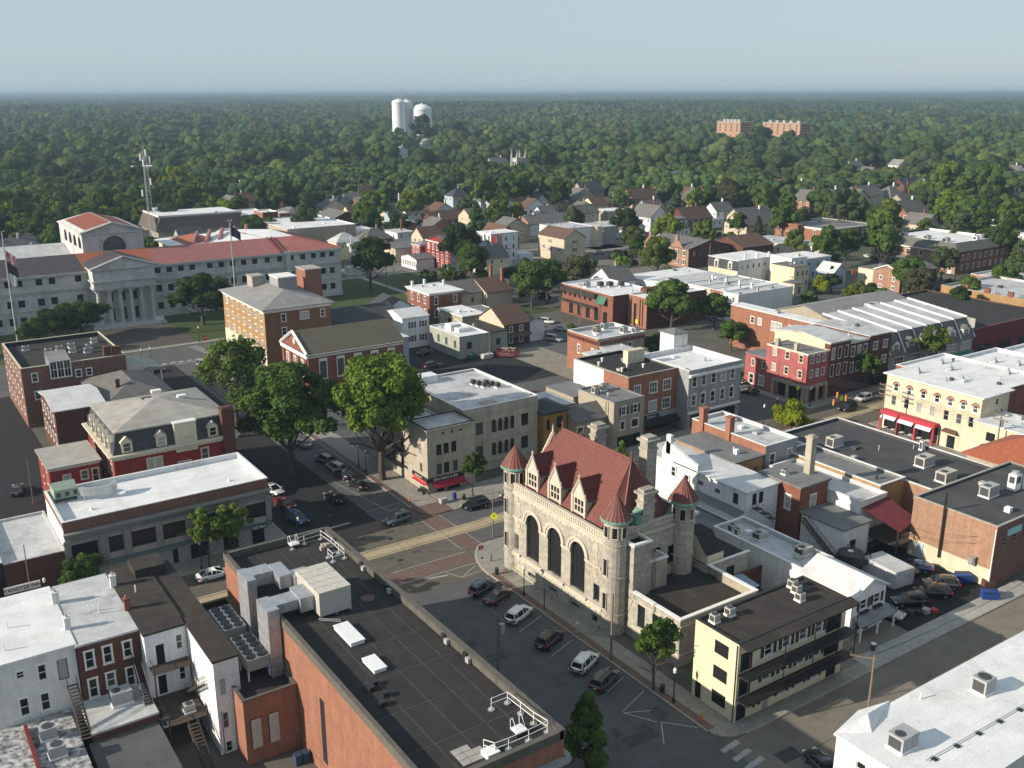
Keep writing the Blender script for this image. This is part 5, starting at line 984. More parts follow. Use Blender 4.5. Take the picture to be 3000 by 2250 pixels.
# brick block with corbelled cornice behind
x0,x1,y0,y1,h=139.8,152.4-6.4,170.9,180.1,9.0
t=bld('corbelled_brick_block','orange brick block with corbelled eaves and pale parapet roof',139.7,154.0,170.9,182.5,9.3,m_obrick,m_wroof2,par=.7,cope=m_wroof,sm=m_tan,S=ww([142.5,146,149.5],[5.6],1,1.7),W=[dict(a=172.8,z=4.6,w=.7,h=2.0,sty='w'),dict(a=178,z=4.6,w=.7,h=2.0,sty='w')])
b=MB(); [b.box(139.4,139.69,171.1+i*.72,171.4+i*.72,7.9,8.7) for i in range(16)]; [b.box(140+i*.75,140.3+i*.75,170.6,170.89,7.9,8.7) for i in range(19)]; b.build('corbels',m_brick,t)
for i,(x,y) in enumerate(((145.5,178.5),(149.5,180.5),(151,175),(153,173))): ac(x,y,8.6,1.5,1.4,1.5,['yellowish chimney box unit on the corbelled block','large grey unit at the back of the corbelled block','grey condenser right of the middle on the corbelled block','grey condenser at the right end of the corbelled block'][i],'cond',[m_tan,m_acgrey][min(i,1)])
bld('yard_shed','patched white roof over the yard sheds by the brown brick block',133,139.3,153.2,168,7.6,m_tan,m_wmet,roof='slab',ov=.2)
bld('yard_shed','lower grey roofed range between the brick blocks',139.9,145.9,151.8,170.5,7.4,m_obrick,m_wroof2,roof='slab',ov=.15)
fw=thing('board_fence','brown board fence enclosing the yard behind the gallery','fence',(112,158,0))
for i in range(24): b=MB(); b.box(104+i*.62,104.58+i*.62,160.0,160.06,0,2.6+.1*(i%3)); b.build('board',m_wood2,fw)
bld('garden_shed','orange brown timber shed in the walled yard',113.8,117.4,158.2,161.2,3.4,m_wood2,m_brsh,roof='slab',ov=.2)
# ---------------- corner with pink block and row beyond ----------------
x0,x1,y0,y1,h=164.0,171.0,130.6,141.9,10.9
t=bld('pink_corner_block','pink painted three storey corner shop with stone arcade below',x0,x1,y0,y1,h,m_pink,m_groof,par=.1,cope=m_ctrim,W=[dict(a=a,z=z,w=.95,h=1.55,sty='c') for a in(139.6,136.1,132.4) for z in(8.8,5.4)]+[dict(a=135,z=.4,w=6.5,h=2.8,sty='B',pane=0)],S=[dict(a=a,z=z,w=.8,h=1.5,sty='w') for a in(165.5,167.4,169.3) for z in(8.8,5.7)]+[dict(a=167.8,z=.4,w=4.2,h=2.8,sty='B',pane=0)],cor=.35,corm=m_ctrim)
b=MB(); b.box(x0-.35,x1,y0-.35,y0+.02,3.3,4.0); b.box(x0-.35,x0-.003,y0,y1-2.5,3.3,4.0); [b.box(x0-.4,x0-.003,a-.35,a+.35,0,3.3) for a in(130.9,135.2,139.3)]; [b.box(a-.35,a+.35,y0-.4,y0-.003,0,3.3) for a in(164.3,167.6,170.6)]; b.build('stone_arcade',m_tan,t)
for y in(139.8,134.6): chim(t,165.0,y,10.6,12.2,.8,m_beige)
bld('pink_low_wing','pink painted two storey wing left of the corner shop',165.8,170.8,142.0,149.5,7.0,m_pink,m_groof,roof='slab',ov=.15,W=[dict(a=a,z=4.5,w=.8,h=1.5,sty='c') for a in(144,147.2)]+[dict(a=144.4,z=.5,w=1.6,h=2.2,sty='w',pane=2),dict(a=147.4,z=.3,w=1.2,h=2.2,sty='w',name='door')])
t=bld('curved_roof_block','dark brick block with pale curved roof and cream side wall behind the pink shop',171.1,178.0,130.6,146.0,12.4,m_dbrick,m_wroof2,roof='gable',ax='x',rise=1.0,ov=.3,S=[dict(a=a,z=z,w=1.0,h=2.5,sty='l') for a in(172.3,174.5,176.7) for z in(8.6,4.8)],cor=.4,corm=m_ctrim)
b=MB(); b.box(171.0,171.09,132,146,8,12.4); b.face([(171.04,130.6,12.38),(171.04,146,12.38),(171.04,138.3,13.3)]); b.build('cream_side_wall',m_cream,t)
bld('brick_terrace','dark brick terrace house with white columns of windows beside the curved roof block',178.1,184.6,130.8,147,11.4,m_dbrick,m_wroof2,roof='slab',ov=.15,S=[dict(a=a,z=z,w=1.1,h=2.2,sty='w') for a in(179.3,181.4,183.5) for z in(8.2,4.6)]+[dict(a=181.3,z=.3,w=5,h=2.4,sty='B')],cor=.3)
t=bld('brick_terrace','dark brick terrace house with paired windows and black awning',184.7,192.2,130.6,146,12.0,m_dbrick,m_wroof2,roof='slab',ov=.15,S=[dict(a=a,z=z,w=1.5,h=1.7,sty='T') for a in(186.8,190.3) for z in(8.8,5.2)]+[dict(a=188.4,z=.3,w=6,h=2.2,sty='B',pane=0)])
b=MB(); b.face([(185,130.55,3.6),(192,130.55,3.6),(192,129.2,2.7),(185,129.2,2.7)]); b.build('awning',m_blkaw,t)
bld('orange_wing','orange brick wing running back from the terrace',188.4,192.4,147.0,176,10.8,m_obrick,m_wroof,roof='slab',ov=.15,W=[dict(a=a,z=7.4,w=1.1,h=1.6,sty='w') for a in(152,156,166,168.5)]+[dict(a=160.5,z=6.8,w=3.2,h=2.2,sty='T')])
# gambrel row with slanting party walls
t=thing('gambrel_row','long grey half timbered row with white dormers and striped white roof','building',(192.3,130.6,0))
x0,x1,y0,y1=192.5,226,130.8,150
Ss=[dict(a=a,z=3.7,w=3.4,h=1.7,sty='T') for a in(196.5,203.3,210,217,223)]+[dict(a=209,z=.3,w=31,h=2.3,sty='B',pane=0)]
m=MB(); wall(m,'W',x0,y0,y1,0,10.8); wall(m,'S',y0,x0,x1,0,6.2,ops_of(Ss)); wall(m,'E',x1,y0,y1,0,10.8); wall(m,'N',y1,x0,x1,0,10.8); m.build('wall',m_gsid,t)
for k in Ss: q=dict(k); window(t,'S',y0,q.pop('a'),q.pop('z'),q.pop('w'),q.pop('h'),**q)
b=MB(); b.face([(x0,y0-.4,6.1),(x1,y0-.4,6.1),(x1,y0+2.6,10.8),(x0,y0+2.6,10.8)]); b.build('lower_roof_slope',m_gsh,t)
b=MB(); b.face([(x0,y0+2.5,10.8),(x1,y0+2.5,10.8),(x1,y1,12.6),(x0,y1,12.6)]); b.build('roof',m_wroof2,t)
for i in range(7):
 xx=x0+i*(x1-x0)/6; b=MB(); b.box(xx-.15,xx+.15,y0+2.3,y1,10.9,11.2);
 b=MB(); b.face([(xx-.2,y0+2.3,11.15),(xx+.2,y0+2.3,11.15),(xx+.2,y1,12.95),(xx-.2,y1,12.95)]); [b.face([(xx+s*.2,y0+2.3,10.7),(xx+s*.2,y1,12.5),(xx+s*.2,y1,12.95),(xx+s*.2,y0+2.3,11.15)]) for s in(-1,1)]; b.face([(xx-.2,y0+2.3,10.7),(xx+.2,y0+2.3,10.7),(xx+.2,y0+2.3,11.15),(xx-.2,y0+2.3,11.15)]); b.face([(xx-.2,y0-.45,6.4),(xx+.2,y0-.45,6.4),(xx+.2,y0+2.3,11.15),(xx-.2,y0+2.3,11.15)]); b.build('party_wall_cap',m_wroof,t)
for a in(195.4,201,206.5,212,217.5,223.2): dormer(t,'S',y0+.3,a,6.9,1.7,1.6,2.2,m_trim,m_gsh,'T')
b=MB(); b.face([(213,y0-.05,3.0),(226,y0-.05,3.0),(226,y0-1.5,2.2),(213,y0-1.5,2.2)]); b.face([(213,y0-1.5,2.2),(226,y0-1.5,2.2),(226,y0-1.5,1.9),(213,y0-1.5,1.9)]); b.build('awning',m_teal,t)
bld('grey_hip_hall','broad hall with pale grey roof behind the striped roof row',204,240,154,176,7.5,m_tan,m_lgroof,roof='gable',ax='x',rise=3.2)
t=bld('dark_roof_store','large store with black flat roof and maroon front at the right edge',226.3,262,131,168,8.0,m_maroon,m_droof,par=.5,cope=m_brick,S=[dict(a=a,z=.4,w=6,h=3.2,sty='B',pane=0) for a in(232,241,250)])
b=MB(); b.box(226.2,250,130.6,130.99,4.2,5.2); b.build('sign_band',m_maroon,t)
ob=ac(223.5,158,8.2,4.5,3,2.0,'big pale container unit on the black store roof','pack',m_wroof2)
# ---------------- cream restaurant block and white roofs at right ----------------
x0,x1,y0,y1,h=164.5,173.4,91.8,111.6,11.2
Ws=[dict(a=a,z=8.2,w=.95,h=1.55,sty='w',arch=True) for a in(109.4,106.5,103.5,100.6,97.9,95.3,92.9)]+[dict(a=a,z=5.3,w=1.0,h=1.9,sty='g') for a in(109.6,106.8,104.0,101.2,98.4,95.8,93.4)]+[dict(a=96.8,z=.2,w=1.6,h=2.4,sty='d',name='door')]
t=bld('restaurant_block','cream three storey restaurant with red arched window heads and white flat roof',x0,x1,y0,y1,h,m_cream,m_wroof,roof='slab',ov=.6,W=Ws,S=[dict(a=169.5,z=9.2,w=.8,h=1.1,sty='g'),dict(a=171.5,z=7.0,w=.7,h=1.0,sty='g')])
for a in(109.4,106.5,103.5,100.6,97.9,95.3,92.9): b=MB(); ring(b,'W',x0,a,8.2+1.55-.475,.55,.8,-.05,0,8) if 'ring' in globals() else None; b.v and b.build('red_arch',m_redw,t)
b=MB(); b.box(x0-1.7,x0-.003,99.4,111.2,3.6,4.3); b.box(x0-1.7,x0-1.5,99.4,111.2,3.3,3.6); b.build('pergola_beam',m_red,t)
for a in(99.6,103.4,107.2,111): b=MB(); b.box(x0-1.7,x0-1.35,a-.17,a+.17,.14,3.5); b.build('red_post',m_red,t)
for a in(101.5,105.3,109.1): b=MB(); b.face([(x0-1.72,a-1.6,3.5),(x0-1.72,a+1.6,3.5),(x0-2.3,a+1.6,2.9),(x0-2.3,a-1.6,2.9)]); b.build('striped_awning',m_wroof,t)
b=MB(); b.box(x0-.3,x0-.05,99.6,111,.3,3.3); b.build('shop_glazing',m_glass,t)
b=MB(); b.face([(x0-.05,95.8,3.9),(x0-.05,98.2,3.9),(x0-1.0,98.6,3.3),(x0-1.0,95.4,3.3)]); b.build('door_hood',m_brsh,t)
for i,y in enumerate((100.6,102.4,104.4,106.2,108.2,110)):
 ts=thing('cafe_table',['white topped cafe table at the near end of the restaurant terrace','second cafe table from the near end of the terrace','third cafe table from the near end of the terrace','third cafe table from the far end of the terrace','second cafe table from the far end of the terrace','cafe table at the far end of the restaurant terrace'][i],'table',(163.2,y,.14),group='cafe tables on the terrace'); b=MB(); b.box(-.45,.45,-.4,.4,.7,.75); b.build('table_top',m_wroof,ts,world=False); b=MB(); b.cyl(0,0,0,.7,.05,.05,6); b.build('leg',m_dark,ts,world=False)
t=bld('cream_low_block','cream two storey wing with white roof at the right edge',163.2,172,81.5,91.7,7.2,m_cream,m_wroof,roof='slab',ov=.4,W=[dict(a=a,z=4.2,w=1.7,h=1.6,sty='K') for a in(88.7,84.5)]+[dict(a=a,z=1.0,w=1.4,h=1.7,sty='K') for a in(86,83)])
bld('white_roof_block','brick block with white roof stepping behind the restaurant',173.5,190,93.7,116,10.6,m_brick,m_wroof,par=.35,cope=m_wroof)
bld('white_roof_block','farther white parapet roof beyond the restaurant',190.2,206,92,113.6,10.0,m_brick,m_wroof,par=.6,cope=m_wroof)
bld('white_roof_block','last white roof before the right edge beyond the restaurant',206.2,224,90,113.4,9.4,m_brick,m_wroof,par=.6,cope=m_wroof)
for i,(x,y,z) in enumerate(((169,108,11.4),(171,100,11.4),(180,108,10.3),(183,112,10.3),(196,108,9.4),(198,104,9.4),(187,100,10.3))): obj1('roof_vent',lambda b:[b.box(x-.4,x+.4,y-.4,y+.4,z,z+.6),b.cyl(x,y,z+.6,z+1.1,.25,.3,8)],m_acgrey,['grey vent at the far corner of the restaurant roof','white vent in the middle of the restaurant roof','vent on the second white roof near its far edge','vent cluster by the parapet of the second white roof','dark twin vent on the third white roof','small vent on the third white roof','vent near the front of the second white roof'][i],'roof vent')
# ---------------- buildings between post office and the main street, right ----------------
t=bld('white_gabled_house','white walled house with stepped chimney gable behind the post office',101.8,108.6,89.8,104.6,8.4,m_whitesid,m_wmet,roof='gable',ax='x',rise=.01,ov=.3,
 W=[dict(a=99.0,z=6.5,w=1.1,h=.7,sty='g',pane=0),dict(a=95.5,z=6.4,w=1.1,h=.7,sty='g',pane=0),dict(a=91.8,z=6.0,w=1.0,h=1.7,sty='d',pane=0),dict(a=98.0,z=3.6,w=1.2,h=1.1,sty='g',pane=0),dict(a=94.2,z=3.6,w=1.2,h=1.1,sty='g',pane=0)],S=[dict(a=103.6,z=6.1,w=.9,h=1.8,sty='d',pane=0),dict(a=105.0,z=6.1,w=.9,h=1.8,sty='d',pane=0),dict(a=104.4,z=.6,w=1.0,h=2.1,sty='w',name='door')])
b=MB(); b.face([(101.7,89.7,5.5),(101.7,103,5.5),(100.2,103,4.9),(100.2,89.7,4.9)]); b.build('lean_to_roof',m_groof,t); b=MB(); wall(b,'W',100.4,89.8,103,0,4.95); b.face([(100.4,89.8,0),(101.8,89.8,0),(101.8,89.8,5.5),(100.4,89.8,4.95)]); b.build('lean_to_wall',m_whitesid,t)
b=MB(); b.box(101.5,101.8,99.5,107.5,0,9.6); b.face([(101.5,99.5,9.6),(101.5,107.5,9.6),(101.5,106.6,11.6),(101.5,105.0,11.2)]); b.face([(101.8,99.5,9.6),(101.8,107.5,9.6),(101.8,106.6,11.6),(101.8,105.0,11.2)]); b.box(101.5,102.1,105.6,106.6,9.5,12.6); b.build('gable_wall',m_white,t); [window(t,'W',101.36,a,z,.9,1.6,'w',pane=0) for a,z in((104.6,6.2),(101.6,5.8))]
bld('tan_roof_wing','brown wing with grey flat roof between the white house and brick block',108.7,115.2,98.6,112.0,8.6,m_tbrick,m_groof,roof='slab',ov=.2,S=[dict(a=113.5,z=5.6,w=1.0,h=1.6,sty='g')])
bld('silver_roof_front','low fronted shop with silver roof facing the tram street',102.2,108.6,104.8,113.0,8.0,m_white,m_wroof2,roof='slab',ov=.2)
t=bld('orange_brick_block','orange brick block with pale roof and twin chimneys on the tram street',115.3,122.8,98.4,115.0,10.2,m_obrick,m_wroof2,par=.5,cope=m_wroof,sm=m_greyw,S=[dict(a=117.0,z=6.4,w=1.1,h=2.2,sty='w'),dict(a=121.0,z=6.6,w=1.0,h=2.0,sty='w')])
for y in(112.6,106.5): part(t,'chimney',lambda b:[b.box(115.0,116.1,y-.5,y+.5,8,12.6),b.box(114.85,116.25,y-.65,y+.65,12.6,12.9)],m_obrick)
t=bld('red_brick_flat','small red brick flat with white doors and pale roof',109.0,115.2,86.0,93.4,8.8,m_brick,m_groof,roof='slab',ov=.35,W=[dict(a=91.8,z=5.2,w=1.0,h=2.0,sty='w'),dict(a=88.2,z=4.8,w=1.0,h=2.2,sty='w',name='door',pane=2)],S=[dict(a=112.0,z=4.8,w=1.2,h=2.3,sty='w',name='door',pane=2)])
obj1('tall_chimney',lambda b:[b.box(-.55,.55,-.55,.55,0,5.6),b.box(-.7,.7,-.7,.7,5.6,5.9),b.box(-.4,.4,-.4,.4,5.9,6.1)],m_beige,'tall cream rendered chimney on the small brick flat','chimney',loc=(114.3,89.0,9.0))
ac(110.8,90.6,9.02,.8,.8,.8,'small fan unit on the brick flat beside the tall chimney','cond',m_acbeige)
bld('white_parapet_block','white walled block with pale roof beside the brick flat',115.3,121.4,80.2,97.5,7.2,m_white,m_wroof2,par=.5,cope=m_wroof)
bld('parapet_strip','narrow grey roofed strip along the long brick wall',121.5,127.6,81.5,100,7.8,m_tbrick,m_groof,par=.5,cope=m_wroof)
bld('white_low_wing','low white extension with grey roof by the wooden stair',109.2,115.0,78.2,85.6,5.0,m_white,m_groof,roof='slab',ov=.3,S=[dict(a=111.6,z=1,w=1.4,h=2,sty='g')])
t=bld('long_white_building','long white walled building with pale flat roof behind the stone wing',94.2,100.2,72.9,88.6,5.6,m_white,m_wroof2,par=.6,cope=m_wroof)
bld('corner_white_wall','white parapet wall continuing behind the post office',94.4,100.2,88.7,100.5,4.0,m_white,m_groof,par=.3,cope=m_wroof)
t=bld('white_gable_house','small white gabled house with flower boxes and porch roof',94.0,100.2,64.8,72.7,5.4,m_whitesid,m_wmet,roof='gable',ax='y',rise=1.5,ov=.35,S=[dict(a=95.9,z=3.2,w=1.2,h=1.3,sty='w',shut=m_shut,pane=0),dict(a=98.5,z=3.3,w=1.2,h=1.3,sty='w',shut=m_shut,pane=0),dict(a=95.2,z=.4,w=1.2,h=1.4,sty='w',pane=0),dict(a=98.6,z=.5,w=1.2,h=1.2,sty='w',pane=0),dict(a=96.9,z=.1,w=.9,h=1.9,sty='d',name='door',pane=0)])
b=MB(); b.face([(93.9,64.7,2.7),(100.4,64.7,2.7),(100.6,63.2,2.1),(93.7,63.2,2.1)]); b.face([(93.7,63.2,2.1),(100.6,63.2,2.1),(100.6,63.2,1.95),(93.7,63.2,1.95)]); b.build('porch_roof',m_lgroof,t)
for x in(93.9,97.2,100.4): b=MB(); b.box(x-.09,x+.09,63.3,63.5,0,2.1); b.build('porch_post',m_trim,t)
for a in(95.9,98.5): b=MB(); b.box(a-.75,a+.75,64.35,64.78,2.85,3.1); b.build('flower_box',m_dark,t)
for x,y,l,k,sx in((97.5,83,'beige rooftop unit on the long white building','pack',1.8),(96,86.8,'round black fan condenser at the far end of the long white roof','cond',1.0),(95.6,85.4,'white mushroom fan on the long white roof','cond',.7),(98.8,76.6,'boxed beige unit at the near end of the long white roof','pack',2.0)): ac(x,y,5.05,sx,sx*.8,1.1,l,k,m_acbeige)
stairs('dark weathered stair down to the white roof from the white gabled house',103.0,85.6,89.6,5.2,5.9,.9,m=m_wood); stairs('long weathered stair descending from the brick flat',108.0,78.5,85.0,.3,4.6,1.0,m=m_wood)
# big store behind brick wall, and tall brick building with cream base
t=bld('long_brick_store','long low brick store with dark flat roof and white coping',127.8,144.3,74.9,107.2,7.2,m_pbrick,m_store,par=.5,cope=m_wroof)
b=MB(); b.box(127.7,127.79,92,104,2,7.1); b.build('white_painted_wall',m_white,t)
t=bld('brick_and_cream_block','brown brick block with cream painted base and tall black flue',119.8,144.3,62.3,74.8,8.9,m_pbrick,m_store,par=.3,cope=m_conc2,sm=m_mbrick,S=[dict(a=a,z=5.6,w=1.1,h=1.2,sty='g',pane=0) for a in(122,124.6,127.2)])
b=MB(); b.box(119.74,119.79,62.3,74.8,0,2.6); b.build('cream_base',m_cream,t)
b=MB(); b.box(119.6,119.79,72.4,73.3,.2,2.4); b.build('blue_door',flat('pale_blue_door',(.4,.5,.6)),t)
b=MB(); b.tube((119.45,69.8,1.6),(119.45,69.8,11.2),.16,8); b.tube((119.45,69.8,1.6),(119.7,69.8,1.6),.16,8); b.build('flue_pipe',m_dark,t)
b=MB(); b.tube((119.6,62.35,0),(119.6,62.35,8.6),.08,6); b.build('downpipe',m_wsteel,t)
b=MB(); b.cyl(119.3,64.9,2.6,3.6,.45,.45,12); b.cyl(119.3,64.9,3.6,3.7,.5,.5,12); b.build('extractor_fan',m_steel,t)
b=MB(); b.box(122.3,125.6,62.1,62.28,7.0,7.9); b.build('blue_sign_board',flat('pale_blue_sign',(.3,.55,.6)),t)
for i,(x,y,sx,z) in enumerate(((132.5,98.5,2.6,6.7),(137,84.5,2.9,6.7),(134,78.8,3.0,6.7),(129.5,69.4,2.6,8.6),(143,89,.9,6.7))): ac(x,y,z,sx,sx*.62,1.7,['beige packaged unit at the far end of the store roof','beige packaged unit in the middle of the store roof','large hooded beige unit at the near end of the store roof','hooded beige unit behind the tall black flue','white louvred box by the street edge of the store roof'][i],'pack',[m_acbeige,m_acbeige,m_acbeige,m_acgrey,m_wsteel][i])
for i,(x,y) in enumerate(((134.5,68.6),(136.4,67.4))):
 g=thing('tall_condenser',['tall white twin condenser, left of the pair on the brick and cream block','tall white twin condenser, right of the pair on the brick and cream block'][i],'air conditioner',(x,y,8.6)); b=MB(); b.box(-.75,.75,-.6,.6,.1,2.5); b.build('casing',m_wsteel,g,world=False); b=MB(); b.cyl(0,0,2.5,2.9,.5,.5,14); b.build('fan_ring',m_acgrey,g,world=False); b=MB(); b.box(-.77,-.751,-.4,.4,1.2,2.2); b.box(-.5,.5,-.62,-.601,1.2,2.2); b.build('coil_grille',m_acdark,g,world=False)
g=thing('refrigeration_rack','white refrigeration rack with blue tops on the brick and cream block','roof unit',(138.8,65.6,8.6)); b=MB(); b.box(-1.8,1.8,-.5,.5,.5,1.3); b.build('casing',m_wsteel,g,world=False); b=MB(); [b.cyl(-1.2+i*1.2,0,1.3,1.5,.42,.42,12) for i in range(3)]; b.build('fan_ring',m_blue,g,world=False); b=MB(); b.box(-1.9,1.9,-.6,-.5,.2,.5); b.box(-1.9,1.9,.5,.6,.2,.5); b.build('stand',m_steel,g,world=False)
t=bld('tiled_house','terracotta tiled hip roofed building at the right edge',144.6,158.0,66.0,82.0,8.0,m_tan,m_tile2,roof='hip',rise=3.6,ov=.7)
# awning deck
g=thing('canopy_deck','maroon canopy over a raised timber deck behind the white roofs','canopy',(117,74,0))
b=MB(); b.face([(115.5,80.2,6.2),(116.0,74.0,4.6),(121.4,75.0,4.9),(121.6,80.3,6.6)]); b.face([(116.0,74.0,4.6),(121.4,75.0,4.9),(121.4,75.0,4.6),(116.0,74.0,4.3)]); b.build('canopy_cloth',m_maroon,g)
for x,y in((116.2,74.3),(121.2,75.3),(116,78)): b=MB(); b.tube((x,y,0),(x,y,4.6),.07,5); b.build('post',m_wood,g)
b=MB(); b.box(115.8,121.6,74.2,80.2,2.2,2.4); b.build('deck',m_wood,g); b=MB(); [b.tube((115.9+i*.3,74.2,2.4),(115.9+i*.3,74.2,3.4),.025,4) for i in range(19)]; b.tube((115.9,74.2,3.4),(121.5,74.2,3.4),.04,4); b.build('railing',m_wood,g)
g=thing('round_tank','black round tank on a timber platform behind the white shed','tank',(108.4,77.2,0)); b=MB(); b.cyl(107.6,75.6,2.2,3.2,1.9,1.7,18); b.cyl(107.6,75.6,3.2,3.4,1.7,.5,18); b.build('tank',m_dark,g); b=MB(); b.box(105.6,109.6,73.6,77.6,2.0,2.2); [b.tube((x,y,0),(x,y,3.2),.07,4) for x in(105.7,109.5) for y in(73.7,77.5)]; b.path([(105.7,77.5,3.1),(105.7,73.7,3.1),(109.5,73.7,3.1),(109.5,77.5,3.1)],.04); b.build('platform',m_wood,g); b=MB(); b.cyl(107.6,75.6,3.4,3.45,.4,.4,12); b.build('lid',m_wroof,g)
# container and rail-thin sheds
g=thing('shipping_container','weathered white steel container parked in the back yard','container',(107.4,70.8,0)); b=MB(); b.box(-1.8,1.8,-2.8,2.8,.15,2.6); b.build('body',m_wroof2,g,world=False); b=MB(); [b.box(-1.84,-1.801,-2.7+i*.4,-2.5+i*.4,.3,2.5) for i in range(14)]; [b.box(-1.7+i*.42,-1.5+i*.42,-2.84,-2.801,.3,2.5) for i in range(9)]; b.build('corrugation',m_wmet,g,world=False); b=MB(); b.box(.6,1.7,-2.9,-2.85,.2,2.5); b.build('door',m_wroof2,g,world=False); g.location=(110.6,71.6,0); g.rotation_euler=(0,0,R(-6))
# ---------------- balcony apartments ----------------
x0,x1,y0,y1,h=69.3,86.6,60.6,66.9,9.5
Ws=[dict(a=62.95,z=z,w=2.0,h=1.55,sty='K',pane=0) for z in(6.95,3.95,.95)]+[dict(a=66.0,z=.15,w=.9,h=2.0,sty='d',name='door',pane=0)]
Ss=[]
for z in(6.7,3.75): Ss+=[dict(a=a,z=z,w=1.15,h=1.35,sty='w',shut=m_shut) for a in(73.9,76.7,79.4,82.0)]+[dict(a=84.6,z=z-.7,w=2.6,h=2.2,sty='k',pane=0),dict(a=70.6,z=z-.7,w=1.8,h=2.2,sty='k',pane=0)]
Ss+=[dict(a=a,z=1.0,w=1.1,h=1.2,sty='w',shut=m_shut) for a in(76.6,79.4,82.0)]+[dict(a=74.0,z=.1,w=.9,h=2.0,sty='g',name='door'),dict(a=70.3,z=.1,w=1.5,h=2.1,sty='k',pane=0,name='door'),dict(a=84.9,z=.1,w=1.7,h=2.2,sty='k',pane=0,name='door')]
t=bld('balcony_apartments','pale yellow three storey apartment block with black balconies and brown flat roof',x0,x1,y0,y1,h,m_yell,m_broof,par=.15,cope=m_dark,W=Ws,S=Ss,cor=.0)
b=MB(); b.face([(x0+.1,y0+.05,h+.05),(x1+.6,y0+.05,h+.05),(x1+.6,y0-1.3,h-.25),(x0+.1,y0-1.3,h-.25)]); b.face([(x0+.1,y0+.05,h-.1),(x1+.6,y0+.05,h-.1),(x1+.6,y0-1.3,h-.38),(x0+.1,y0-1.3,h-.38)]); b.face([(x0+.1,y0-1.3,h-.25),(x1+.6,y0-1.3,h-.25),(x1+.6,y0-1.3,h-.4),(x0+.1,y0-1.3,h-.4)]); b.build('verandah_roof',m_broof,t)
for z in(2.95,5.9):
 bb=MB(); bb.box(x0+.1,x1+.3,y0-1.5,y0-.003,z-.2,z); ba=bb.build('balcony',m_dark,t)
 r=MB(); r.tube((x0+.15,y0-1.45,z+1.05),(x1+.25,y0-1.45,z+1.05),.04,4); r.tube((x0+.15,y0-1.45,z+.15),(x1+.25,y0-1.45,z+.15),.03,4)
 n=120
 for i in range(n+1): x=x0+.15+(x1-x0+.1)*i/n; r.tube((x,y0-1.45,z+.15),(x,y0-1.45,z+1.05),.014,3)
 for i in range(11): y=y0-1.45+i*.14; r.tube((x0+.15,y,z+.15),(x0+.15,y,z+1.05),.014,3); r.tube((x1+.25,y,z+.15),(x1+.25,y,z+1.05),.014,3)
 for i in range(60):   # scrollwork
  xx=x0+.3+i*.285; r.path([(xx,y0-1.45,z+.3),(xx+.14,y0-1.45,z+.6),(xx,y0-1.45,z+.9)],.014,3)
 place('railing',r.mesh('railing',m_dark),ba)
for x in(x0+.2,74.9,79.6,83.6,x1+.2):
 b=MB(); b.tube((x,y0-1.42,2.95),(x,y0-1.42,h-.6),.06,5); b.build('balcony_post',m_dark,t)
b=MB(); [b.box(70.1+i*.45,70.45+i*.45,y0-.1,y0-.003,1.2,1.75) for i in range(0)]; [b.box(72.0+i*.42,72.35+i*.42,y0-.12,y0-.003,1.0+.3*(i%2),1.25+.3*(i%2)) for i in range(3)]; b.build('mail_boxes',m_dark,t)
b=MB(); b.tube((69.2,60.75,.2),(69.2,60.75,9.3),.06,5); b.build('downpipe',m_dark,t)
for i,(x,y) in enumerate(((70.6,65.4),(73.0,65.5),(83.0,64.8),(83.6,65.9),(81.9,63.4))): ac(x,y,9.37,.85,.85,1.0,['small white condenser nearest the left wall on the brown apartment roof','small white condenser second from the left on the brown apartment roof','small condenser nearest the middle of the far trio on the brown roof','small condenser farthest back of the trio on the brown roof','larger condenser standing forward of the trio on the brown roof'][i],'cond',m_acbeige,group='condensers on the brown apartment roof')
g=thing('trash_cupboard','low brown panelled wall closing the gap behind the balcony apartments','wall',(86.8,70,0)); b=MB(); b.box(87,93.9,79.2,79.4,0,3.6); b.box(87.0,87.2,72,79.2,0,3.6); b.build('panel',m_dbrick,g); b=MB(); b.face([(87.2,76,3.4),(90,76,3.2),(90,79.2,3.6),(87.2,79.2,3.8)]); b.build('corrugated_roof',flat('blue_grey_sheet',(.25,.33,.42)),g)
# ---------------- white roof at the bottom right ----------------
x0,x1,y0,y1,h=70.2,112,38,51.0,5.6
t=bld('white_roof_shop','low building with large white flat roof at the bottom right corner',69.8,118,37.0,48.4,5.8,m_white,m_wroof,roof='slab',ov=.2,W=[dict(a=45.5,z=3.1,w=1.0,h=1.5,sty='w'),dict(a=42,z=3.1,w=1.0,h=1.5,sty='w')],S=[])
b=MB(); b.face([(69.6,48.6,6.0),(74.5,49.6,6.0),(78.5,48.8,6.05),(73.6,47.9,7.0)]); b.face([(69.6,48.6,6.0),(73.6,47.9,7.0),(78.5,48.8,6.05),(72.6,46.6,6.03)]); b.face([(69.6,48.6,6.0),(74.5,49.6,6.0),(74.5,49.6,5.4),(69.6,48.6,5.4)]);b.face([(74.5,49.6,6.0),(78.5,48.8,6.05),(78.5,48.8,5.4),(74.5,49.6,5.4)]); b.build('raised_corner',m_wroof,t)
ac(73.2,43.8,6.02,2.4,1.7,1.6,'grey twin fan packaged unit at the near end of the large white roof','pack',m_acgrey); ac(87.6,44.6,6.02,1.8,1.6,1.7,'grey topped unit with dark grille farther along the large white roof','cond',m_acgrey)
g=thing('gas_pipe','thin grey gas pipe on blocks along the large white roof','pipe',(75,41,6.02)); b=MB(); b.tube((73,41.2,6.2),(100,40.6,6.2),.05,5); b.build('pipe',m_steel,g)
for i in range(8): b=MB(); x=74+i*3.4; b.box(x-.2,x+.2,40.75-i*.07,41.3-i*.07,6.02,6.17); b.build('support_block',m_dark,g)
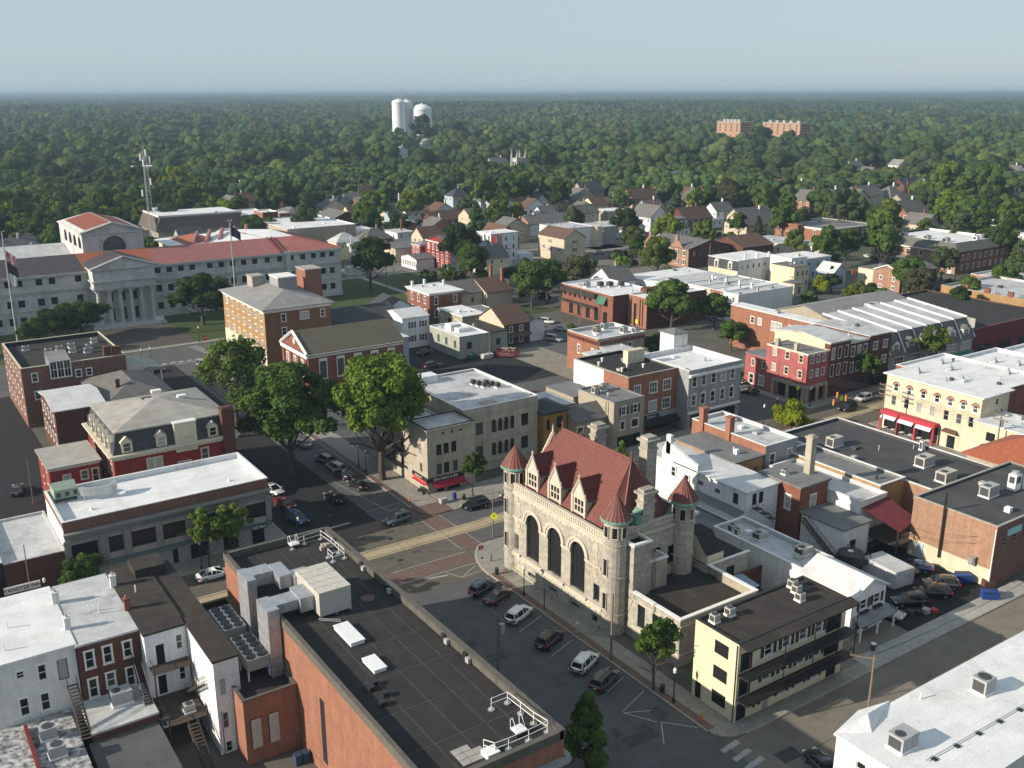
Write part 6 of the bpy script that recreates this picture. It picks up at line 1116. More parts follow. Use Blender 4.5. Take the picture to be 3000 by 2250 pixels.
obj1('parapet_upstand',lambda b:[b.box(92,118,40.9,42.6,6.02,7.3)],m_wroof,'white boxed upstand at the right end of the large white roof','roof box')
obj1('vent_pipe',lambda b:b.tube((0,0,0),(0,0,.75),.07,6),m_wsteel,'small white vent pipe in the middle of the large white roof','vent pipe',loc=(81.2,47.3,6.02))
bld('green_brick_wall_building','dark green painted brick wall building at the bottom right edge',84,120,30,36.8,5.4,mat('dark_green_brick',(.035,.05,.04),(.028,.04,.033),kind='brick'),m_droof,roof='slab',ov=.1)
# ---------------- courthouse ----------------
cx0,cx1,cy0,ch=-34,132.5,295.6,15.6
def cwin(a,zs,w=1.7,h=2.0): return [dict(a=a,z=z,w=w,h=h,sty='d',pane=0) for z in zs]
S_=[]
for a in [-28,-23,-18,-13,-8,-3,2,7,12,17,21.5,26,30.5,34,36.8,41.8,45.2,52]: S_+=cwin(a,(12.7,7.0,2.2))
for a in [74,77.4,80.8,84.2,89.5,93,96.5,100,103.6,107.6,111.6,115.5,119.4,123,126.2,129.3]: S_+=cwin(a,(12.9,7.4,2.2))
t=thing('courthouse','long weathered white marble courthouse with columned portico and red metal roof','courthouse',(cx0,cy0,0))
m=MB(); wall(m,'S',cy0,cx0,cx1,0,ch,ops_of(S_),0,.35); wall(m,'E',cx1,cy0,332,0,ch); wall(m,'W',cx0,cy0,332,0,ch); m.build('wall',m_marble,t)
for k in S_: q=dict(k); window(t,'S',cy0+.2,q.pop('a'),q.pop('z'),q.pop('w'),q.pop('h'),**q)
b=MB(); b.box(cx0,cx1+.4,cy0-.7,cy0-.003,ch-.5,ch); b.box(cx0,cx1+.2,cy0-.35,cy0-.003,ch-1,ch-.5); b.box(cx0,cx1,cy0-.5,cy0-.003,10.9,11.4); b.box(cx0,cx1,cy0-.25,cy0-.003,10.4,10.9); b.box(cx0,cx1,cy0-.2,cy0-.003,5.7,6.0); b.box(cx0,cx1,cy0-.3,cy0-.003,0,1.2)
[b.box(cx0+.3+i*.9,cx0+.75+i*.9,cy0-.55,cy0-.35,ch-.9,ch-.5) for i in range(184)]; b.box(113.3,115.0,cy0-.9,cy0-.003,0,ch+.3); b.build('cornice',m_marble,t)
yr=cy0+11; zr2=19.0
def seamroof(name,P,m,n,axis):
 b=MB(); b.face(P,m=0); o=b.build(name,m,t)
 a,bb,c,d=[Vector(p) for p in P]; s=MB()
 for i in range(n+1):
  f=i/n; s.tube(a.lerp(bb,f),d.lerp(c,f),.07,4)
 q=s.build('roof_seams',m,t); q['kind']='stuff'
seamroof('roof',[(cx0,cy0-.6,ch),(54,cy0-.6,ch),(54,yr,zr2),(cx0,yr,zr2)],m_dseam,150,'x')
seamroof('roof',[(54,cy0-.6,ch+.01),(73.5,cy0-.6,ch+.01),(73.5,yr,zr2),(54,yr,zr2)],m_tile2,32,'x')
seamroof('roof',[(73.5,cy0-.6,ch),(112,cy0-.6,ch),(112,yr,zr2),(73.5,yr,zr2)],m_seam,66,'x')
seamroof('roof',[(112,cy0-.6,ch),(133,cy0-.6,ch),(121,yr,zr2),(112,yr,zr2)],m_seam,30,'x')
seamroof('roof',[(133,cy0-.6,ch),(133,336,ch),(121,326,zr2),(121,yr,zr2)],m_seam,50,'x')
seamroof('roof',[(cx0,yr,zr2),(112,yr,zr2),(112,317,ch+.5),(cx0,317,ch+.5)],m_seam,200,'x')
b=MB(); b.tube((112,cy0-.6,ch+.15),(112,yr,zr2+.2),.3,4); b.tube((113.5,cy0-.6,ch+.15),(113.5,yr,zr2+.2),.3,4); b.build('valley_kerb',m_maroon,t)
b=MB(); b.face([(112,yr,zr2),(121,yr,zr2),(121,326,zr2),(112,345,ch+2)]); b.face([(86,317,16),(112,306.6,19),(112,345,17),(86,345,16)]); b.build('white_roof_patch',m_wroof,t)
for i in range(5): b=MB(); b.tube((92+i*5,320+i*2,17),(99+i*5,338+i*2,18.2),.7,5); b.build('tarp_bundle',m_seam,t)
# portico
px0,px1,py=54.6,71.4,288.6
b=MB(); b.box(px0,px1,py,cy0,10.6,16.4); b.box(px0-.5,px1+.5,py-.5,cy0,13.0,13.35); b.box(px0-.6,px1+.6,py-.6,cy0,16.4,16.8); b.box(px0-.3,px1+.3,py-.3,cy0,10.9,11.4); b.build('entablature',m_marble,t)
b=MB(); xm=(px0+px1)/2; b.face([(px0-.3,py-.3,16.8),(px1+.3,py-.3,16.8),(xm,py-.3,19.6)]); b.tube((px0-.6,py-.5,16.9),(xm,py-.5,19.9),.35,4); b.tube((px1+.6,py-.5,16.9),(xm,py-.5,19.9),.35,4); b.cyl(xm,py-.4,17.6,17.65,.5,.5,12); b.build('pediment',m_marble,t)
b=MB(); [b.face([(px0-.6 if s<0 else px1+.6,py-.6,16.85),(xm,py-.6,20.0),(xm,cy0+6,20.0),(px0-.6 if s<0 else px1+.6,cy0+6,16.85)]) for s in(-1,1)]; b.build('portico_roof',m_dseam,t)
for i in range(6):
 x=px0+1.0+i*(px1-px0-2.0)/5; b=MB(); b.cyl(x,py+.9,1.3,10.1,.62,.52,14,0,False); b.cyl(x,py+.9,.9,1.3,.8,.75,14); b.box(x-.75,x+.75,py+.15,py+1.65,10.1,10.6); b.build('column',m_marble,t)
b=MB(); b.box(px0-.5,px1+.5,py-.2,cy0,0,.9); [b.box(px0-1.5,px1+1.5,py-.2-(i+1)*.5,py-.21-i*.5,0,.75-i*.15) for i in range(5)]; b.box(px0,px1,cy0-1.9,cy0-1.7,.9,10.6); b.build('steps',m_marble,t)
for i in range(3):
 x=59.6+i*3.35; b=MB(); b.box(x-.8,x+.8,cy0-1.98,cy0-1.91,.9,4.4); b.build('door',m_black,t); b=MB(); b.box(x-.8,x+.8,cy0-1.98,cy0-1.91,6.4,8.9); b.build('window',m_glass,t)
# great hall block behind
def gh():
 x0,x1,y0,y1,h=57.0,74.5,310.5,345,24.0
 g=thing('court_hall','tall white marble hall block with great arched window and hipped red roof','building',(x0,y0,14))
 W_=[dict(a=a,z=19.2,w=4.2,h=3.6,sty='K',arch=True,pane=0) for a in(314.6,321.5,328.4,335.5)]; S_=[dict(a=65.9,z=18.6,w=6.6,h=4.3,sty='K',arch=True,pane=1)]
 m=MB(); wall(m,'W',x0,y0,y1,14,h,[(k['a']-k['w']/2,k['a']+k['w']/2,k['z'],k['z']+k['h'],2.1) for k in W_],0,.5); wall(m,'S',y0,x0,x1,14,h,[(62.6,69.2,18.6,22.9,3.3)],0,.5); wall(m,'E',x1,y0,y1,14,h); m.face([(x0,y0,h),(x1,y0,h),((x0+x1)/2,y0,h+2.7)]); m.build('wall',m_marble,g)
 for k in W_: window(g,'W',x0+.3,k['a'],k['z'],4.2,3.6,'K',arch=True,pane=0)
 window(g,'S',y0+.3,65.9,18.6,6.6,4.3,'K',arch=True,pane=1)
 b=MB(); b.box(x0-.5,x0+.6,y0-.5,y1,h,h+.35); xm=(x0+x1)/2; b.tube((x0-.5,y0-.4,h+.1),(xm,y0-.4,h+2.9),.35,4); b.tube((x1+.5,y0-.4,h+.1),(xm,y0-.4,h+2.9),.35,4); b.box(x0,x1,y0-.4,y0-.003,h-.4,h); ring(b,'S',y0,65.9,19.6,3.35,3.9,-.2,.2,16); b.build('stone_trim',m_marble,g)
 b=MB(); [b.face([(x0-.5 if s<0 else x1+.5,y0-.4,h+.3),(xm,y0-.4,h+3.0),(xm,y1-4,h+3.0),(x0-.5 if s<0 else x1+.5,y1,h+.3)]) for s in(-1,1)]; b.face([(x0-.5,y1,h+.3),(x1+.5,y1,h+.3),(xm,y1-4,h+3.0)]); b.build('roof',mat('white_roof_edge',(.6,.6,.58)),g)
 b=MB(); [b.face([(xm+s*7.4,y0+1.4,h+.86),(xm+s*.3,y0+1.4,h+3.06),(xm+s*.3,y1-5,h+3.06),(xm+s*7.4,y1-3,h+.86)]) for s in(-1,1)]; b.build('red_roof_field',mat('dark_red_field',(.24,.07,.045),(.19,.055,.04)),g)
gh()
bld('court_wing','long low courthouse wing with white tarped roof left of the hall block',-10,56.5,330,352,15.2,m_cream,m_wroof2,roof='gable',ax='x',rise=2.5,S=ww(lin(10,52,8),[12.2],1.6,1.6,'d'))
bld('court_range','courthouse rear range with patchy silver roof',76,150,346,400,9.0,m_tan,m_wroof2,par=.3,cope=m_conc2)
t=bld('court_range','courthouse inner range with low red hipped roof',88,106,322,346,15.0,m_cream,m_tile2,roof='hip',rise=3.0,S=ww(lin(90,104,4),[11.8],1.6,1.6,'d'))
t=bld('court_rear_block','flat roofed rear court block with sloping brown panelled skirt roof',108,144,424,452,8.0,m_tan,m_wroof,roof='slab',ov=.0)
b=MB();
for i in range(40): x=107.5+i*.93; b.face([(x,423,8),(x+.88,423,8),(x+.88,426,13.6),(x,426,13.6)]);
for i in range(30): y=424+i*.93; b.face([(106.8,y,8),(106.8,y+.88,8),(109.4,y+.88,13.6),(109.4,y,13.6)])
o=b.build('roof_panels',mat('brown_sheet_panels',(.13,.1,.085),(.1,.08,.07),scale=.6),t); o['kind']='stuff'
b=MB(); b.box(109.4,145,426,452,13.0,13.6); b.box(109.4,110,426,452,13.6,14.3); b.box(109.4,145,426,426.5,13.6,14.3); b.build('upper_deck',m_wroof,t)
bld('court_rear_block','smaller rear court block with brown skirt roof and white deck',144.2,158,424,446,12.5,mat('brown_sheet_panels',(.13,.1,.085)),m_wroof,par=.4)
bld('court_low_roof','wide low white roof behind the courthouse',146,176,376,414,11.5,m_tan,m_wroof,par=.3)
# ---------------- midground ----------------
WD=lambda *a,**k: ww(*a,**k)
t=bld('brick_villa','red brick two storey villa with white bracketed cornice and white flat roof',135.8,146.6,242.9,256.4,8.4,m_brick,m_wroof,roof='slab',ov=.55,cor=.7,W=WD([245.6,249.5,253.4],[5.2,1.4],1.0,2.1),S=WD([138,144.4],[5.2,1.4],1.1,2.1))
for x,y in((137,255.4),(141.5,256),(145.8,252)): chim(t,x,y,8.5,10.0,.6,m_white)
bld('villa_extension','low brick and cream extension with white slab roof before the villa',135.9,143.4,225.0,238,5.0,m_tan,m_wroof,roof='slab',ov=.3,W=[dict(a=a,z=1,w=2.0,h=2.6,sty='l') for a in(228,232,236)],S=[dict(a=140.8,z=1.6,w=1.0,h=2.0,sty='w')])
t=bld('siding_annex','long grey green building with white roof and stepped roof box',121.9,130.6,203.4,218.4,5.7,m_gsid,m_wroof,par=.3,W=[dict(a=a,z=2.6,w=.9,h=1.6,sty='n') for a in(205.5,209.8,213.8)],S=[dict(a=124.8,z=2.4,w=1.3,h=1.5,sty='n')])
part(t,'roof_box',lambda b:[b.box(124,127,211,214,5.4,7.0),b.box(124.8,128.2,208.4,210.6,5.4,6.4)],m_wroof)
bld('siding_annex','grey green low block with brown roof beyond the stepped annex',130.7,137.4,205,219,5.0,m_gsid,m_broof,roof='slab',ov=.15,S=[dict(a=134.5,z=1.8,w=1.1,h=1.5,sty='n')])
t=bld('shuttered_house','white two storey house back with four black shuttered windows',115.0,122.8,220.3,231,8.0,m_whitesid,m_wmet,roof='gable',ax='x',rise=1.4,ov=.2,S=[dict(a=a,z=z,w=1.0,h=1.7,sty='w',shut=m_shut,pane=1) for a in(117.8,121) for z in(5.2,1.6)])
bld('slate_house','dark slate roofed long house with white dormered eaves behind the hall',99,117,226,238,7.2,m_whitesid,m_slate,roof='gable',ax='x',rise=3.0,S=WD(lin(103,115,5),[5.2],1.0,1.2))
bld('slate_house','farther dark slate roofed house beside the lawn',117.2,128,236,246,6.6,m_whitesid,m_slate,roof='gable',ax='y',rise=3.0)
bld('flat_house','low white flat roofed house between the apartment house and the hall',97.8,108,204,222,7.5,m_bluesid,m_wmet,roof='slab',ov=.2,W=WD([208,214],[4.5],1,1.5),S=WD([100,104],[4.5],1.1,1.5))
t=bld('gable_cottage','cream gabled cottage with brown shingle roof and dark lower walls',137.8,146.0,207.2,219.4,6.0,m_beigesid,m_brsh,roof='gable',ax='x',rise=3.6,sm=flat('dark_brown_boards',(.05,.035,.03)),W=WD([210.6,215.6],[3.4],.8,1.3,'m'),S=WD([140,143.2],[3.8,.9],1.0,1.4))
b=MB(); b.face([(137.9,207.15,3.4),(146,207.15,3.4),(146,205.9,2.7),(137.9,205.9,2.7)]); b.build('porch_roof',m_brsh,t)
bld('white_wing','white boarded wing with dark roof right of the gabled cottage',146.1,151.6,208.4,218,5.4,m_whitesid,m_gsh,roof='gable',ax='y',rise=.8)
bld('dark_roof_house','house with broad dark roof and white coping in mid town',142.8,150,222.6,237,4.6,m_tan,m_groof,par=.1,cope=m_wroof)
bld('grey_metal_house','long cream house with grey metal gable roof',147,158.6,250.4,262,5.5,m_beigesid,m_gsh,roof='gable',ax='x',rise=3.0,S=WD([150,155],[2.6],.9,1.5,'g'))
t=bld('brown_roof_house','brown roofed house with twin tall orange chimneys',158.7,168,248,262,5.4,m_beigesid,m_brsh,roof='gable',ax='x',rise=3.2)
for y in(252.5,259): chim(t,167.2,y,7,11.5,.8,m_obrick)
t=bld('beige_box_hall','plain beige box shaped building with brown flat roof and white doors',175.6,190,340.3,356.6,5.6,m_beigesid,m_gsh,roof='slab',ov=.15,W=[dict(a=347,z=.2,w=2.2,h=3.2,sty='B',pane=2)])
bld('porch_house','low white porch house before the mural building',174.8,182.4,322,334,4.0,m_whitesid,m_gsh,roof='gable',ax='x',rise=1.2,W=WD(lin(323.5,332.5,7),[1.0],.8,1.9,'w'))
bld('victorian_house','small pink and white victorian house beside the mural building',181.5,188,331.2,338,7.6,m_pink,m_lgroof,roof='hip',rise=1.2,cor=.5,W=WD([333,336],[4.6,1.2],1,1.9))
t=bld('mural_building','red brick and white three storey house with a blue mural on its side wall',183.0,199.4,311.2,329.4,10.2,m_redw,m_grsh,roof='gable',ax='x',rise=2.4,sm=m_bluesid,cor=.6,W=[dict(a=a,z=z,w=1.2,h=2.0,sty='w') for a in lin(313.5,327,5) for z in(7.0,3.8,.8)],ov=.5)
b=MB(); b.face([(188,311.1,3.6),(192.6,311.1,3.6),(192.6,311.1,8.6),(190.3,311.1,9.8),(188,311.1,8.6)]); b.box(195,198,311.05,311.15,2.8,7.5); b.build('mural_panel',mat('blue_mural',(.015,.05,.2),(.03,.2,.32),scale=.8),t)
b=MB(); [b.cyl(x,0,0,.05,r,r,10) for x,r in((189.6,.7),(191.3,.5),(196.4,.6))]; b.v=[(x,311.0-zz,y+6.6) for x,y,zz in b.v]; b.build('mural_shapes',mat('mural_gold',(.4,.28,.08),(.5,.45,.35),scale=3),t)
for x in(186,193.5,198.6): chim(t,x,312,10,12.6,.9,m_white)
t=bld('bay_tower_house','tall white four storey house with stacked dark red bay windows',200.4,212.8,310.3,319.4,12.8,m_whitesid,m_wroof,roof='slab',ov=.3,S=[dict(a=a,z=z,w=.8,h=1.7,sty='g') for a in(207.4,210.8) for z in(9.8,6.6,3.4,.8)])
for z in(9.6,6.4,3.3,.3):
 b=MB(); P=[(201.2,310.29),(202.0,308.9),(204.6,308.9),(205.4,310.29)]
 for p,q in zip(P,P[1:]): b.face([(*p,z),(*q,z),(*q,z+2.5),(*p,z+2.5)])
 b.face([(*p,z+2.5) for p in P]); b.face([(*p,z) for p in P]); bay=b.build('bay',m_redw,t)
 for a in(202.7,203.9): o=window(bay,'S',308.82,a,z+.5,.85,1.6,'w')
 for a in(200.9,): pass
bld('white_low_annex','low white annex right of the bay tower house',212.9,219,309,318,4.2,m_whitesid,m_wmet,roof='slab',ov=.1)
bld('brown_gabled_house','dark brick house with steep brown roof behind the bay tower',213.5,224,326,340,7.5,m_dbrick,m_brsh,roof='gable',ax='y',rise=5.5,S=WD([215.8,220.5],[4.6],1.0,1.6))
t=bld('cream_three_storey_house','cream three storey house with brown gable roof and dark shutters',231.6,242.0,305.6,323.2,9.2,m_beigesid,m_brsh,roof='gable',ax='y',rise=3.0,W=[dict(a=319.5,z=4.0,w=.9,h=1.4,sty='w',shut=m_shut),dict(a=315,z=6.6,w=.9,h=1.4,sty='w',shut=m_shut),dict(a=315,z=3.2,w=.9,h=1.4,sty='w',shut=m_shut),dict(a=309,z=3.4,w=.9,h=1.4,sty='w',shut=m_shut)],S=[dict(a=236.8,z=z,w=1.1,h=1.5,sty='w',shut=m_shut) for z in(6.8,3.8)]+[dict(a=a,z=.5,w=1.0,h=1.5,sty='w',shut=m_shut) for a in(235.8,238.2)])
t=bld('white_commercial_hall','long white flat roofed hall with striped curved entrance corner',251.5,267.6,331,350,8.8,m_white,m_wroof2,par=.3,S=[])
b=MB(); b.cyl(268.6,331.6,0,8.8,2.0,2.0,16); [b.box(265.0+i*.9,265.5+i*.9,330.85,330.99,0,8.6) for i in range(3)]; b.build('curved_corner',m_cream,t)
bld('back_white_hall','flat grey block attached behind the striped corner',268,281,333,348,7.6,m_greyw,m_wroof2,roof='slab',ov=.1)
bld('long_brown_roof_hall','long low hall with brown grey gable roof and orange brick gable',262,292,372,384,5.6,m_pbrick,m_gsh,roof='gable',ax='x',rise=3.2,sm=m_white)
t=bld('mansard_shop','black mansard shop house with cream window surrounds at the left of mid town',177.6,189,384,397,4.2,m_dbrick,m_wroof,roof='deck',rise=3.4,inset=1.0,deck=m_wroof,sm=m_black,W=WD([386,389,392,395],[.6],1,2.0,'c'),S=WD([180,183,186.5],[.6],1.2,2.2,'c'))
t.children[1].data.materials[0]=m_slate
for a in(386,388.8,391.6,394.6): dormer(t,'W',177.05,a,4.7,1.0,1.7,1.2)
for a in(181.5,186.3): dormer(t,'S',383.5,a,4.7,1.1,1.7,1.2,m_trim,m_trim)
bld('pediment_hall','wide brick hall with dark pediment gable and grey shingle roof',181.7,206,424,443,5.6,m_dbrick,m_gsh,roof='gable',ax='y',rise=5.2,cor=.9,W=[dict(a=a,z=2.0,w=1.3,h=2.4,sty='w') for a in lin(427,441,5)],ov=.5)
t=bld('brick_shop_hall','brick building with grey hipped roof and white curved roof bay',172.4,188.5,448,470,7.0,m_brick,m_gsh,roof='hip',rise=3.6,W=WD(lin(450,468,8),[3.8],1.2,1.6))
bld('brick_front_bay','orange brick front bay with square upper windows on the hipped hall',171.0,176.0,449,457,9.0,m_obrick,m_wroof2,roof='slab',ov=.3,W=WD([451,454.6],[6,2],1.2,1.7,'c'))
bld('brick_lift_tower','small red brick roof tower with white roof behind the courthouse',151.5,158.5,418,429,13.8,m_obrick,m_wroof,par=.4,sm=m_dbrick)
# office with white roof
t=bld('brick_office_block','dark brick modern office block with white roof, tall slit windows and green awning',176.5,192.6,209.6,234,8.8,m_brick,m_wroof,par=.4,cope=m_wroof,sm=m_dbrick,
 W=[dict(a=a,z=5.6,w=1.2,h=1.6,sty='k',pane=0) for a in lin(220,232,6)]+[dict(a=a,z=.4,w=1.9,h=3.2,sty='B',pane=0) for a in(213,217,221,225,229)])
b=MB(); b.face([(176.4,212.2,8.0),(176.4,216.2,8.0),(175.0,216.2,5.9),(175.0,212.2,5.9)]); b.build('awning',m_gntrim,t)
b=MB(); b.box(175.4,176.49,216.5,233.8,3.9,4.4); b.box(175.2,176.49,216.5,233.8,7.0,8.2); b.build('dark_fascia',m_broof,t)
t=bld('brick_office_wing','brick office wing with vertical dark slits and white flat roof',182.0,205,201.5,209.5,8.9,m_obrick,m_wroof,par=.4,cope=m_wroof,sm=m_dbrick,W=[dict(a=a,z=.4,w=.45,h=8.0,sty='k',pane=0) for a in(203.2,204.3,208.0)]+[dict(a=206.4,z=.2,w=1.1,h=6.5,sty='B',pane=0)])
b=MB(); b.box(181.8,181.99,204.9,205.9,1.0,2.2); b.build('yellow_sign',flat('yellow_banner',(.7,.55,.02)),t)
for i,(x,y,l) in enumerate(((180,226,'grey unit at the left of the white office roof'),(183.5,224,'long dark unit second from left on the white office roof'),(186,222.6,'dark fan unit at the middle of the white office roof'),(189,221,'twin dark fan unit at the middle right of the white office roof'),(190.5,206.6,'grey unit on the near office wing roof'),(192.6,206.6,'first dark round condenser on the near office wing roof'),(194.2,206.6,'second dark round condenser on the near office wing roof'),(200.5,207.6,'pair of tall grey condensers at the far end of the office wing roof'))): ac(x,y,8.5,1.7,1.3,1.5,l,'cond',m_acdark if i in(1,2,3,5,6) else m_acgrey)
b=MB(); b.box(187.5,191,208,210.6,8.5,10); tag(b.build('roof_box',m_dbrick),'brown boxed stair head on the white office roof','roof box')
bld('white_flat_row','white walled flat roofed row behind the office block',211.2,240,233,246,5.6,m_whitesid,m_wroof,roof='slab',ov=.1,W=WD([237,242],[2.6],1,1.5,'d'))
bld('white_flat_row','narrow white roofed row beside the office block',211.0,238,220.5,232.8,6.2,m_whitesid,m_wroof2,roof='slab',ov=.1,W=WD([225,230],[3.2],1,1.5,'d'))
rows=[('white','white end house of the striped roof row',m_whitesid,213.5,219.3,m_wroof2),('cream','cream fronted house in the striped roof row',m_beigesid,207.9,213.4,m_wroof2),('orange','orange brick fronted house in the striped roof row',m_obrick,202.9,207.8,m_wroof),('white2','large white end house nearest in the striped roof row',m_whitesid,196.6,202.8,m_wroof2)]
for i,(n,l,m_,y0,y1,rm_) in enumerate(rows):
 t=bld('terrace_house',l,213.2,237,y0,y1,7.2,m_,rm_,par=.15,cope=m_wroof,W=[dict(a=(y0+y1)/2+d,z=z,w=1.0,h=1.6,sty='w') for d in(-1.2,1.3) for z in(4.6,1.2)]); chim(t,225,y1-.5,7,8.4,.6,m_white); chim(t,219+i,y0+.6,7,8.2,.5,m_acgrey)
 bld('rear_lean_to',['grey roofed lean to behind the white end house','dark roofed lean to behind the cream fronted house','small white porch before the orange brick terrace house','blue white porch before the large white end house'][i],208.6,213.1,y0+.4,y1-.3,3.4,m_whitesid,[m_groof,m_groof,m_gsh,m_wmet][i],roof='slab',ov=.1)
t=bld('black_mansard_terrace','cream terrace with black mansard front and long pale side wall',251.9,273,233.4,247.4,8.4,m_cream,m_wroof,roof='slab',ov=.25,sm=m_whitesid,S=WD(lin(254,271,7),[5.4],.8,1.5,'g'))
b=MB(); b.face([(251.3,233.3,5.2),(251.3,247.4,5.2),(251.85,247.4,8.4),(251.85,233.3,8.4)]); b.build('mansard_slope',m_slate,t)
for a in(236.5,243): dormer(t,'W',251.2,a,5.4,1.3,2.0,.8,m_trim,m_trim)
for x in(256,262,268): chim(t,x,234.2,8.5,10,.6,m_white)
bld('yellow_house','pale yellow block shaped house with white porch steps',257.6,265,213.8,223.6,8.4,m_yell,m_gsh,roof='slab',ov=.1,S=WD([259.5,262,264],[5.4,2.0],.9,1.6,'g'))
bld('grey_lean_block','small grey boarded block joined below the yellow house',252.5,258,209,214,4.2,m_beigesid,m_gsh,roof='slab',ov=.1,S=WD([255],[1],1,2,'k'))
bld('white_upper_house','white stepped upper house behind the yellow house',265.2,273,221.6,231,9.6,m_white,m_wroof,roof='slab',ov=.1,S=WD([267.5,270.5],[6.8],1.2,1.6,'g'))
bld('blue_white_house','pale blue white boarded houses right of the yellow house',273.2,289,224,236,8.2,m_bluesid,m_wroof,roof='slab',ov=.2,cor=.4,S=WD(lin(275,287,6),[5,1.6],1.0,1.8,'g'))
bld('long_cream_hall','long low cream hall with pale flat roof in the right midground',314,330,268.5,296,4.8,m_cream,m_wroof2,roof='slab',ov=.3,W=WD(lin(270,294,12),[1.8],.9,1.4,'g'))
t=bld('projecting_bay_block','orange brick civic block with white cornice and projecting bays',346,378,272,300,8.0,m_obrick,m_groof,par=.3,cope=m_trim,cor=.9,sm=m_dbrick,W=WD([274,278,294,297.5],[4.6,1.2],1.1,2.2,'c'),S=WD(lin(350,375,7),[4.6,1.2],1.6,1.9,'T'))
part(t,'bay_wall',lambda b:[b.box(342.6,345.99,284.5,292,0,8.3),b.box(342.2,346,284.1,292.4,8.3,9.0)],m_obrick); window(t,'W',342.5,288.2,1.6,3.8,4.6,'T',arch=True)
bld('green_porch_pavilion','low pavilion with pale green hipped metal roof',330,345,262,272,3.4,m_cream,flat('pale_green_metal',(.22,.3,.2)),roof='hip',rise=2.0,W=WD([265,269],[.5],1.4,2,'k'),ov=1)
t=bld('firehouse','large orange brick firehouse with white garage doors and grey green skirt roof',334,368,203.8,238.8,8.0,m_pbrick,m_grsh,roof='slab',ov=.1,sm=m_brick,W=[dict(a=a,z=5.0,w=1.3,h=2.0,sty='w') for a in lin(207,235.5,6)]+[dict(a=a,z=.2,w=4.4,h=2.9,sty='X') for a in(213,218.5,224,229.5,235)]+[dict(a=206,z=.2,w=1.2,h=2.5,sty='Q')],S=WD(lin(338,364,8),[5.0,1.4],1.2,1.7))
b=MB(); P0=[(333.3,203.1),(368.7,203.1),(368.7,239.5),(333.3,239.5)]; P1=[(336.5,206.5),(365.5,206.5),(365.5,236),(336.5,236)]
for i in range(4): j=(i+1)%4; b.face([(*P0[i],8.2),(*P0[j],8.2),(*P1[j],11.0),(*P1[i],11.0)])
b.face([(333.1,203,4.4),(333.1,239,4.4),(332.0,239,3.5),(332.0,203,3.5)]); b.build('skirt_roof',m_grsh,t)
b=MB(); b.face([(336.5,206.5,10.4),(365.5,206.5,10.4),(365.5,236,10.4),(336.5,236,10.4)]); b.build('deck',m_wroof,t)
b=MB(); b.box(365,365.6,206,236.4,10.2,11.1); b.box(333.2,333.99,203,239,7.7,8.1); b.build('white_upstand',m_trim,t)
for i,(x,y) in enumerate(((341,231),(341,221),(341,213),(360,211),(354,209))): ac(x,y,10.4,2.4,1.8,1.5,['dark unit at the left of the firehouse deck','dark unit in the middle of the firehouse deck','dark unit right of the middle of the firehouse deck','white vent box at the far right of the firehouse deck','small white vent at the right of the firehouse deck'][i],'cond',m_acgrey if i<3 else m_wsteel)
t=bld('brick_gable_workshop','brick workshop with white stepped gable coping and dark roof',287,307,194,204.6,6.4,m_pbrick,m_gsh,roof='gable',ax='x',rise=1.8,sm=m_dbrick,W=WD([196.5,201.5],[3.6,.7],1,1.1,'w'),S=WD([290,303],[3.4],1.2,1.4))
b=MB(); b.tube((286.8,194,6.5),(286.8,199.3,8.5),.25,4); b.tube((286.8,204.6,6.5),(286.8,199.3,8.5),.25,4); b.build('gable_coping',m_trim,t)
bld('cream_annex','cream annex with grey roof joined to the brick workshop',287.4,300,204.8,211,6.2,m_cream,m_gsh,roof='slab',ov=.1,W=WD([207.5],[2.5],.8,1,'g'))
bld('blue_gable_shop','small pale blue gabled shop beside the orange sign',274.5,281,211,218,5.6,m_bluesid,m_wmet,roof='gable',ax='y',rise=2.6,S=WD([276.6,278.8],[2.6],.9,1.7,'g'))
b=MB(); b.box(281.6,283.6,209,209.2,4.5,5.9); b.box(282.5,282.7,209.05,209.15,0,4.5); tag(b.build('orange_sign',flat('orange_sign_paint',(.6,.1,.03))),'orange sign board standing by the blue gabled shop','sign')
t=bld('tan_brick_warehouse','long tan brick warehouse with stepped parapet at the right edge',271.5,300,143,169.4,8.2,m_tbrick,m_wroof2,par=.6,cope=m_conc2,W=WD([166.5],[4],.8,1.2,'w'))
part(t,'parapet_pier',lambda b:[b.box(271.3,272.0,y,y+1.6,8.2,9.6) for y in(147,154,160.8)],m_brick)
bld('tan_brick_warehouse','second tan brick warehouse farther along the right edge',301,330,146,178,7.4,m_pbrick,m_wroof2,par=.4,cope=m_wroof)
bld('right_edge_store','dark brick shops at the right edge beyond the maroon store',263,300,131,141,7,m_dbrick,m_groof,roof='slab',ov=.1)
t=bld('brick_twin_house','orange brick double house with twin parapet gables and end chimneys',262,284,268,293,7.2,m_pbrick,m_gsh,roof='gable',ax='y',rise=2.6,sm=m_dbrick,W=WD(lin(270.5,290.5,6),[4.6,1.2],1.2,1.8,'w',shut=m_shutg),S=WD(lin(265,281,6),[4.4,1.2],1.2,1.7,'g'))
for y in(289.6,274.6):
 b=MB(); b.face([(261.9,y-3.2,7.2),(261.9,y+3.2,7.2),(261.9,y,10.4)]); b.face([(262.3,y-3.2,7.2),(262.3,y+3.2,7.2),(262.3,y,10.4)]); b.tube((262,y-3.3,7.2),(262,y,10.5),.22,4); b.tube((262,y+3.3,7.2),(262,y,10.5),.22,4); b.box(261.7,262.6,y-.6,y+.6,9.6,11.8); b.build('gable_parapet',m_pbrick,t)
bld('brown_brick_house','brown brick house with dark roof right of the double house',285,302,262,280,6.6,m_dbrick,m_brsh,roof='gable',ax='x',rise=3.4,S=WD(lin(287,300,5),[4.2,1.2],1.1,1.6,'g'))
